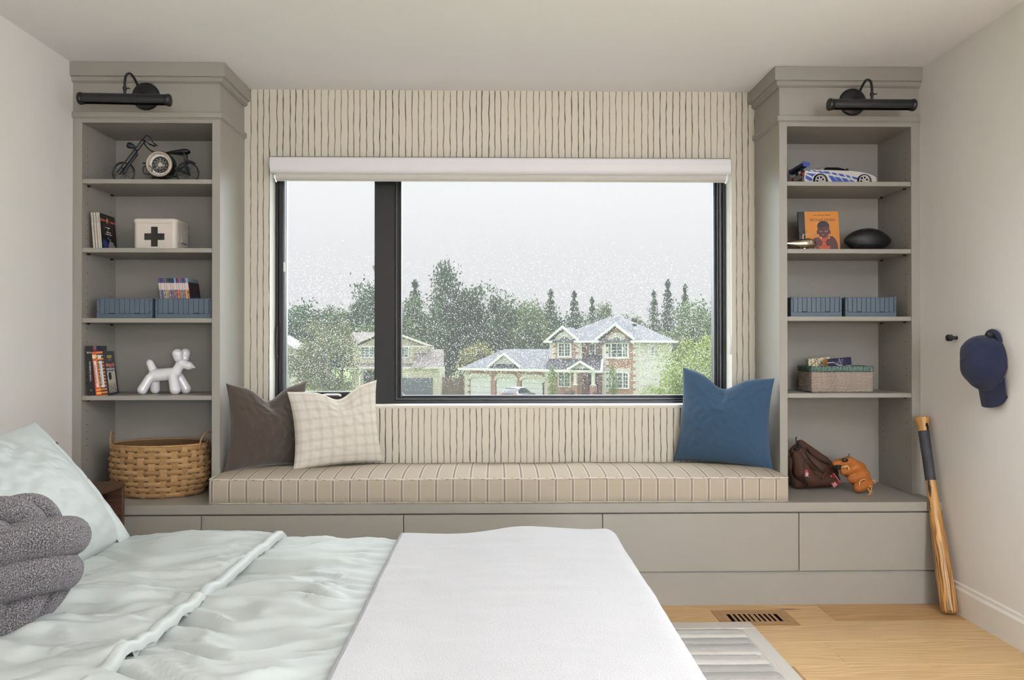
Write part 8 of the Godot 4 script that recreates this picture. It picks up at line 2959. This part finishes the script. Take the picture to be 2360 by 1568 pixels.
	for q in bl:
		var o := thing("bush", q[5], "bush", Vector3(q[0], GY, q[1]), "bushes along the brick house front")
		put(o, "foliage", broad2, leaf_mat(q[4]), Transform3D(Basis.from_scale(Vector3(q[2], q[3] / 2, q[2])), Vector3(0, q[3] / 2, 0)))
		put(o, "stem", mb().tube([Vector3(0, -0.02, 0), Vector3(0, q[3] * 0.6, 0)], 0.05, 6).done(), M.walnut)
	for q in [[-12.0, -50.0, 0.9, 1.3, c8(150, 170, 70), "small bright lime bush beneath the bushy garden tree"], [-10.1, -50.5, 0.9, 1.6, c8(92, 108, 76), "dark green bush next to the lime one"]]:
		var o := thing("bush", q[5], "bush", Vector3(q[0], GY + 0.35, q[1]), "bushes under the garden tree")
		put(o, "foliage", broad2, leaf_mat(q[4]), Transform3D(Basis.from_scale(Vector3(q[2], q[3] / 2, q[2])), Vector3(0, q[3] / 2 - 0.35, 0)))
		put(o, "stem", mb().tube([Vector3(0, -0.37, 0), Vector3(0, q[3] * 0.4, 0)], 0.05, 6).done(), M.walnut)

# body from cross-sections along x: [x, bottom, shoulder, half width, roof, roof half width]
func car_body(base: String, label: String, secs: Array, paintc: Color, pos: Vector3, turn: float) -> void:
	var o := thing(base, label, "car", pos, "", turn)
	var pm := mat(paintc, 0.2)
	pm.clearcoat_enabled = true
	pm.clearcoat = 0.6
	var rows := []
	for s in secs:
		var row := PackedVector3Array()
		var w: float = s[3]
		for q in [[-w * 0.9, s[1]], [-w, s[1] + 0.1], [-w, lerpf(s[1], s[2], 0.6)], [-w * 0.95, s[2]], [-w * 0.4, s[2] + 0.01], [0.0, s[2] + 0.02], [w * 0.4, s[2] + 0.01], [w * 0.95, s[2]], [w, lerpf(s[1], s[2], 0.6)], [w, s[1] + 0.1], [w * 0.9, s[1]], [0.0, s[1]]]:
			row.append(Vector3(s[0], q[1], q[0]))
		rows.append(row)
	put(o, "body", mb().grid(rows, true, Vector3(0, 0.6, 0)).done(), pm)
	var gl := mat(c8(40, 46, 52), 0.08)
	var cab := []
	var top := []
	for s in secs:
		if s[4] <= 0.0:
			continue
		var w: float = s[3]
		cab.append(PackedVector3Array([Vector3(s[0], s[2], -w * 0.94), Vector3(s[0], lerpf(s[2], s[4], 0.85), -s[5] * 1.02), Vector3(s[0], s[4], -s[5] * 0.85), Vector3(s[0], s[4] + 0.02, 0), Vector3(s[0], s[4], s[5] * 0.85), Vector3(s[0], lerpf(s[2], s[4], 0.85), s[5] * 1.02), Vector3(s[0], s[2], w * 0.94)]))
		if s[4] - s[2] > 0.3:
			top.append(PackedVector3Array([Vector3(s[0], s[4] - 0.03, -s[5] * 0.98), Vector3(s[0], s[4] + 0.02, -s[5] * 0.8), Vector3(s[0], s[4] + 0.045, 0), Vector3(s[0], s[4] + 0.02, s[5] * 0.8), Vector3(s[0], s[4] - 0.03, s[5] * 0.98)]))
	put(o, "glasshouse", mb().grid(cab, false, null, Vector3(0, 1, 0)).done(), gl)
	put(o, "roof", mb().grid(top, false, null, Vector3(0, 1, 0)).done(), pm)
	var x0: float = secs[0][0]
	var x1: float = secs[secs.size() - 1][0]
	for x in [x0 + 0.85, x1 - 0.85]:
		for z in [-0.72, 0.72]:
			put(o, "wheel", mb().lathe([Vector2(0.0001, -0.1), Vector2(0.31, -0.1), Vector2(0.33, -0.06), Vector2(0.33, 0.06), Vector2(0.31, 0.1), Vector2(0.2, 0.09), Vector2(0.0001, 0.08)], 18, Transform3D(Basis(Vector3(1, 0, 0), Vector3(0, 0, 1), Vector3(0, -1, 0)), Vector3(x, 0.33, z))).done(), M.dark)
	var rl := mat(c8(196, 40, 36), 0.25)
	for z in [-0.62, 0.62]:
		put(o, "tail_lamp", mb().ball(Vector3(x0 + 0.06, 0.92, z), Vector3(0.06, 0.09, 0.22), 12, 8).done(), rl)
	put(o, "number_plate", boxm(Vector3(x0 - 0.005, 0.78, 0), Vector3(0.02, 0.12, 0.42)), M.white)

func cars() -> void:
	var hatch := [[-1.95, 0.35, 0.95, 0.70, 0.0, 0.0], [-1.9, 0.3, 1.0, 0.82, 1.02, 0.62], [-1.5, 0.28, 1.0, 0.86, 1.42, 0.62], [-0.9, 0.28, 1.0, 0.87, 1.47, 0.62], [0.1, 0.28, 0.98, 0.87, 1.45, 0.60], [0.7, 0.28, 0.97, 0.87, 1.2, 0.62], [1.1, 0.28, 0.95, 0.86, 0.96, 0.66], [1.7, 0.3, 0.85, 0.80, 0.0, 0.0], [2.0, 0.36, 0.65, 0.62, 0.0, 0.0]]
	car_body("hatchback_car", "dark grey hatchback parked before the white garage doors, red tail lamps showing", hatch, c8(52, 56, 62), Vector3(1.9, -3.86, -62.4), deg_to_rad(62.0))
	var suv := [[-2.1, 0.45, 1.05, 0.80, 0.0, 0.0], [-2.05, 0.4, 1.1, 0.88, 1.12, 0.68], [-1.85, 0.36, 1.1, 0.9, 1.66, 0.66], [-0.6, 0.36, 1.08, 0.9, 1.70, 0.66], [0.4, 0.36, 1.06, 0.9, 1.66, 0.64], [1.0, 0.36, 1.04, 0.9, 1.06, 0.68], [1.8, 0.4, 0.95, 0.84, 0.0, 0.0], [2.2, 0.46, 0.7, 0.66, 0.0, 0.0]]
	car_body("suv_car", "pale blue car with roof rails parked before the beige house garage", suv, c8(122, 152, 190), Vector3(-7.7, GY + 0.02, -56.6), deg_to_rad(12.0))

func fence() -> void:
	var o := thing("wooden_fence", "brown board fence between the beige house and the brick garage", "fence", Vector3(-4.1, GY, -78.0))
	var wd := mat(c8(130, 112, 100), 0.9)
	for i in 30:
		put(o, "board", boxm(Vector3(-1.9 + i * 0.16, 0.95, 0), Vector3(0.145, 1.9 + 0.03 * (i % 3), 0.03), 0.004), wd)
	for y in [0.35, 1.6]:
		put(o, "rail", boxm(Vector3(0.42, y, -0.04), Vector3(4.8, 0.09, 0.04)), wd)
	var p := thing("lamp_post", "thin dark garden lamp post in front of the third garage door", "lamp post", Vector3(4.0, GY, -62.5))
	put(p, "post", mb().tube([Vector3(0, -0.02, 0), Vector3(0, 1.9, 0)], 0.05, 8).done(), M.dark)
	put(p, "head", mb().ball(Vector3(0, 1.95, 0), Vector3(0.10, 0.12, 0.10), 10, 8).done(), M.dark)

func rain() -> void:
	# drops sitting on the outer face of the panes
	var d := mb()
	var prof := []
	for i in 6:
		var a := PI / 2 * i / 5.0
		prof.append(Vector2(maxf(cos(a), 0.0001), sin(a) * 0.62))
	prof.push_front(Vector2(0.0001, 0.0))
	d.lathe(prof, 9, Transform3D(Basis(Vector3(1, 0, 0), Vector3(0, 0, -1), Vector3(0, 1, 0)), Vector3.ZERO))
	var w := mat(Color(1, 1, 1, 0.0), 0.0)
	w.refraction_enabled = true
	w.refraction_scale = 0.033
	var r := RandomNumberGenerator.new()
	r.seed = 99
	for pane in [[-1.095, -0.625, 5200, -0.4995, "rain_drops"], [-0.49, 1.14, 15000, -0.5035, "rain_drops"]]:
		var mm := MultiMesh.new()
		mm.transform_format = MultiMesh.TRANSFORM_3D
		mm.mesh = d.done()
		mm.instance_count = pane[2]
		for i in pane[2]:
			var s := 0.0005 + 0.0011 * pow(r.randf(), 2.0)
			var x := r.randf_range(pane[0], pane[1])
			var y := 0.892 + 0.72 * (1.0 - sqrt(r.randf())) + 0.12 * r.randf()
			mm.set_instance_transform(i, Transform3D(Basis.from_scale(Vector3(s, s * r.randf_range(0.9, 1.5), s)), Vector3(x, y, pane[3])))
		var o := MultiMeshInstance3D.new()
		o.name = nm(self, pane[4])
		o.multimesh = mm
		o.material_override = w
		stuff(o)
		tag(o, "fine raindrops speckling the narrow casement pane" if pane[2] < 9000 else "fine raindrops speckling the wide fixed pane", "raindrops")
		add_child(o, true)
	# rain haze over the street
	var f := FogVolume.new()
	f.name = "rain_haze"
	f.shape = RenderingServer.FOG_VOLUME_SHAPE_BOX
	f.size = Vector3(110, 34, 22)
	f.position = Vector3(0, GY + 17.2, -24)
	var fm := FogMaterial.new()
	fm.density = 0.0035
	fm.albedo = Color(1, 1, 1)
	f.material = fm
	f.set_meta("label", "thin grey rain haze hanging over the street outside")
	f.set_meta("category", "haze")
	stuff(f)
	add_child(f, true)

func details() -> void:
	pass
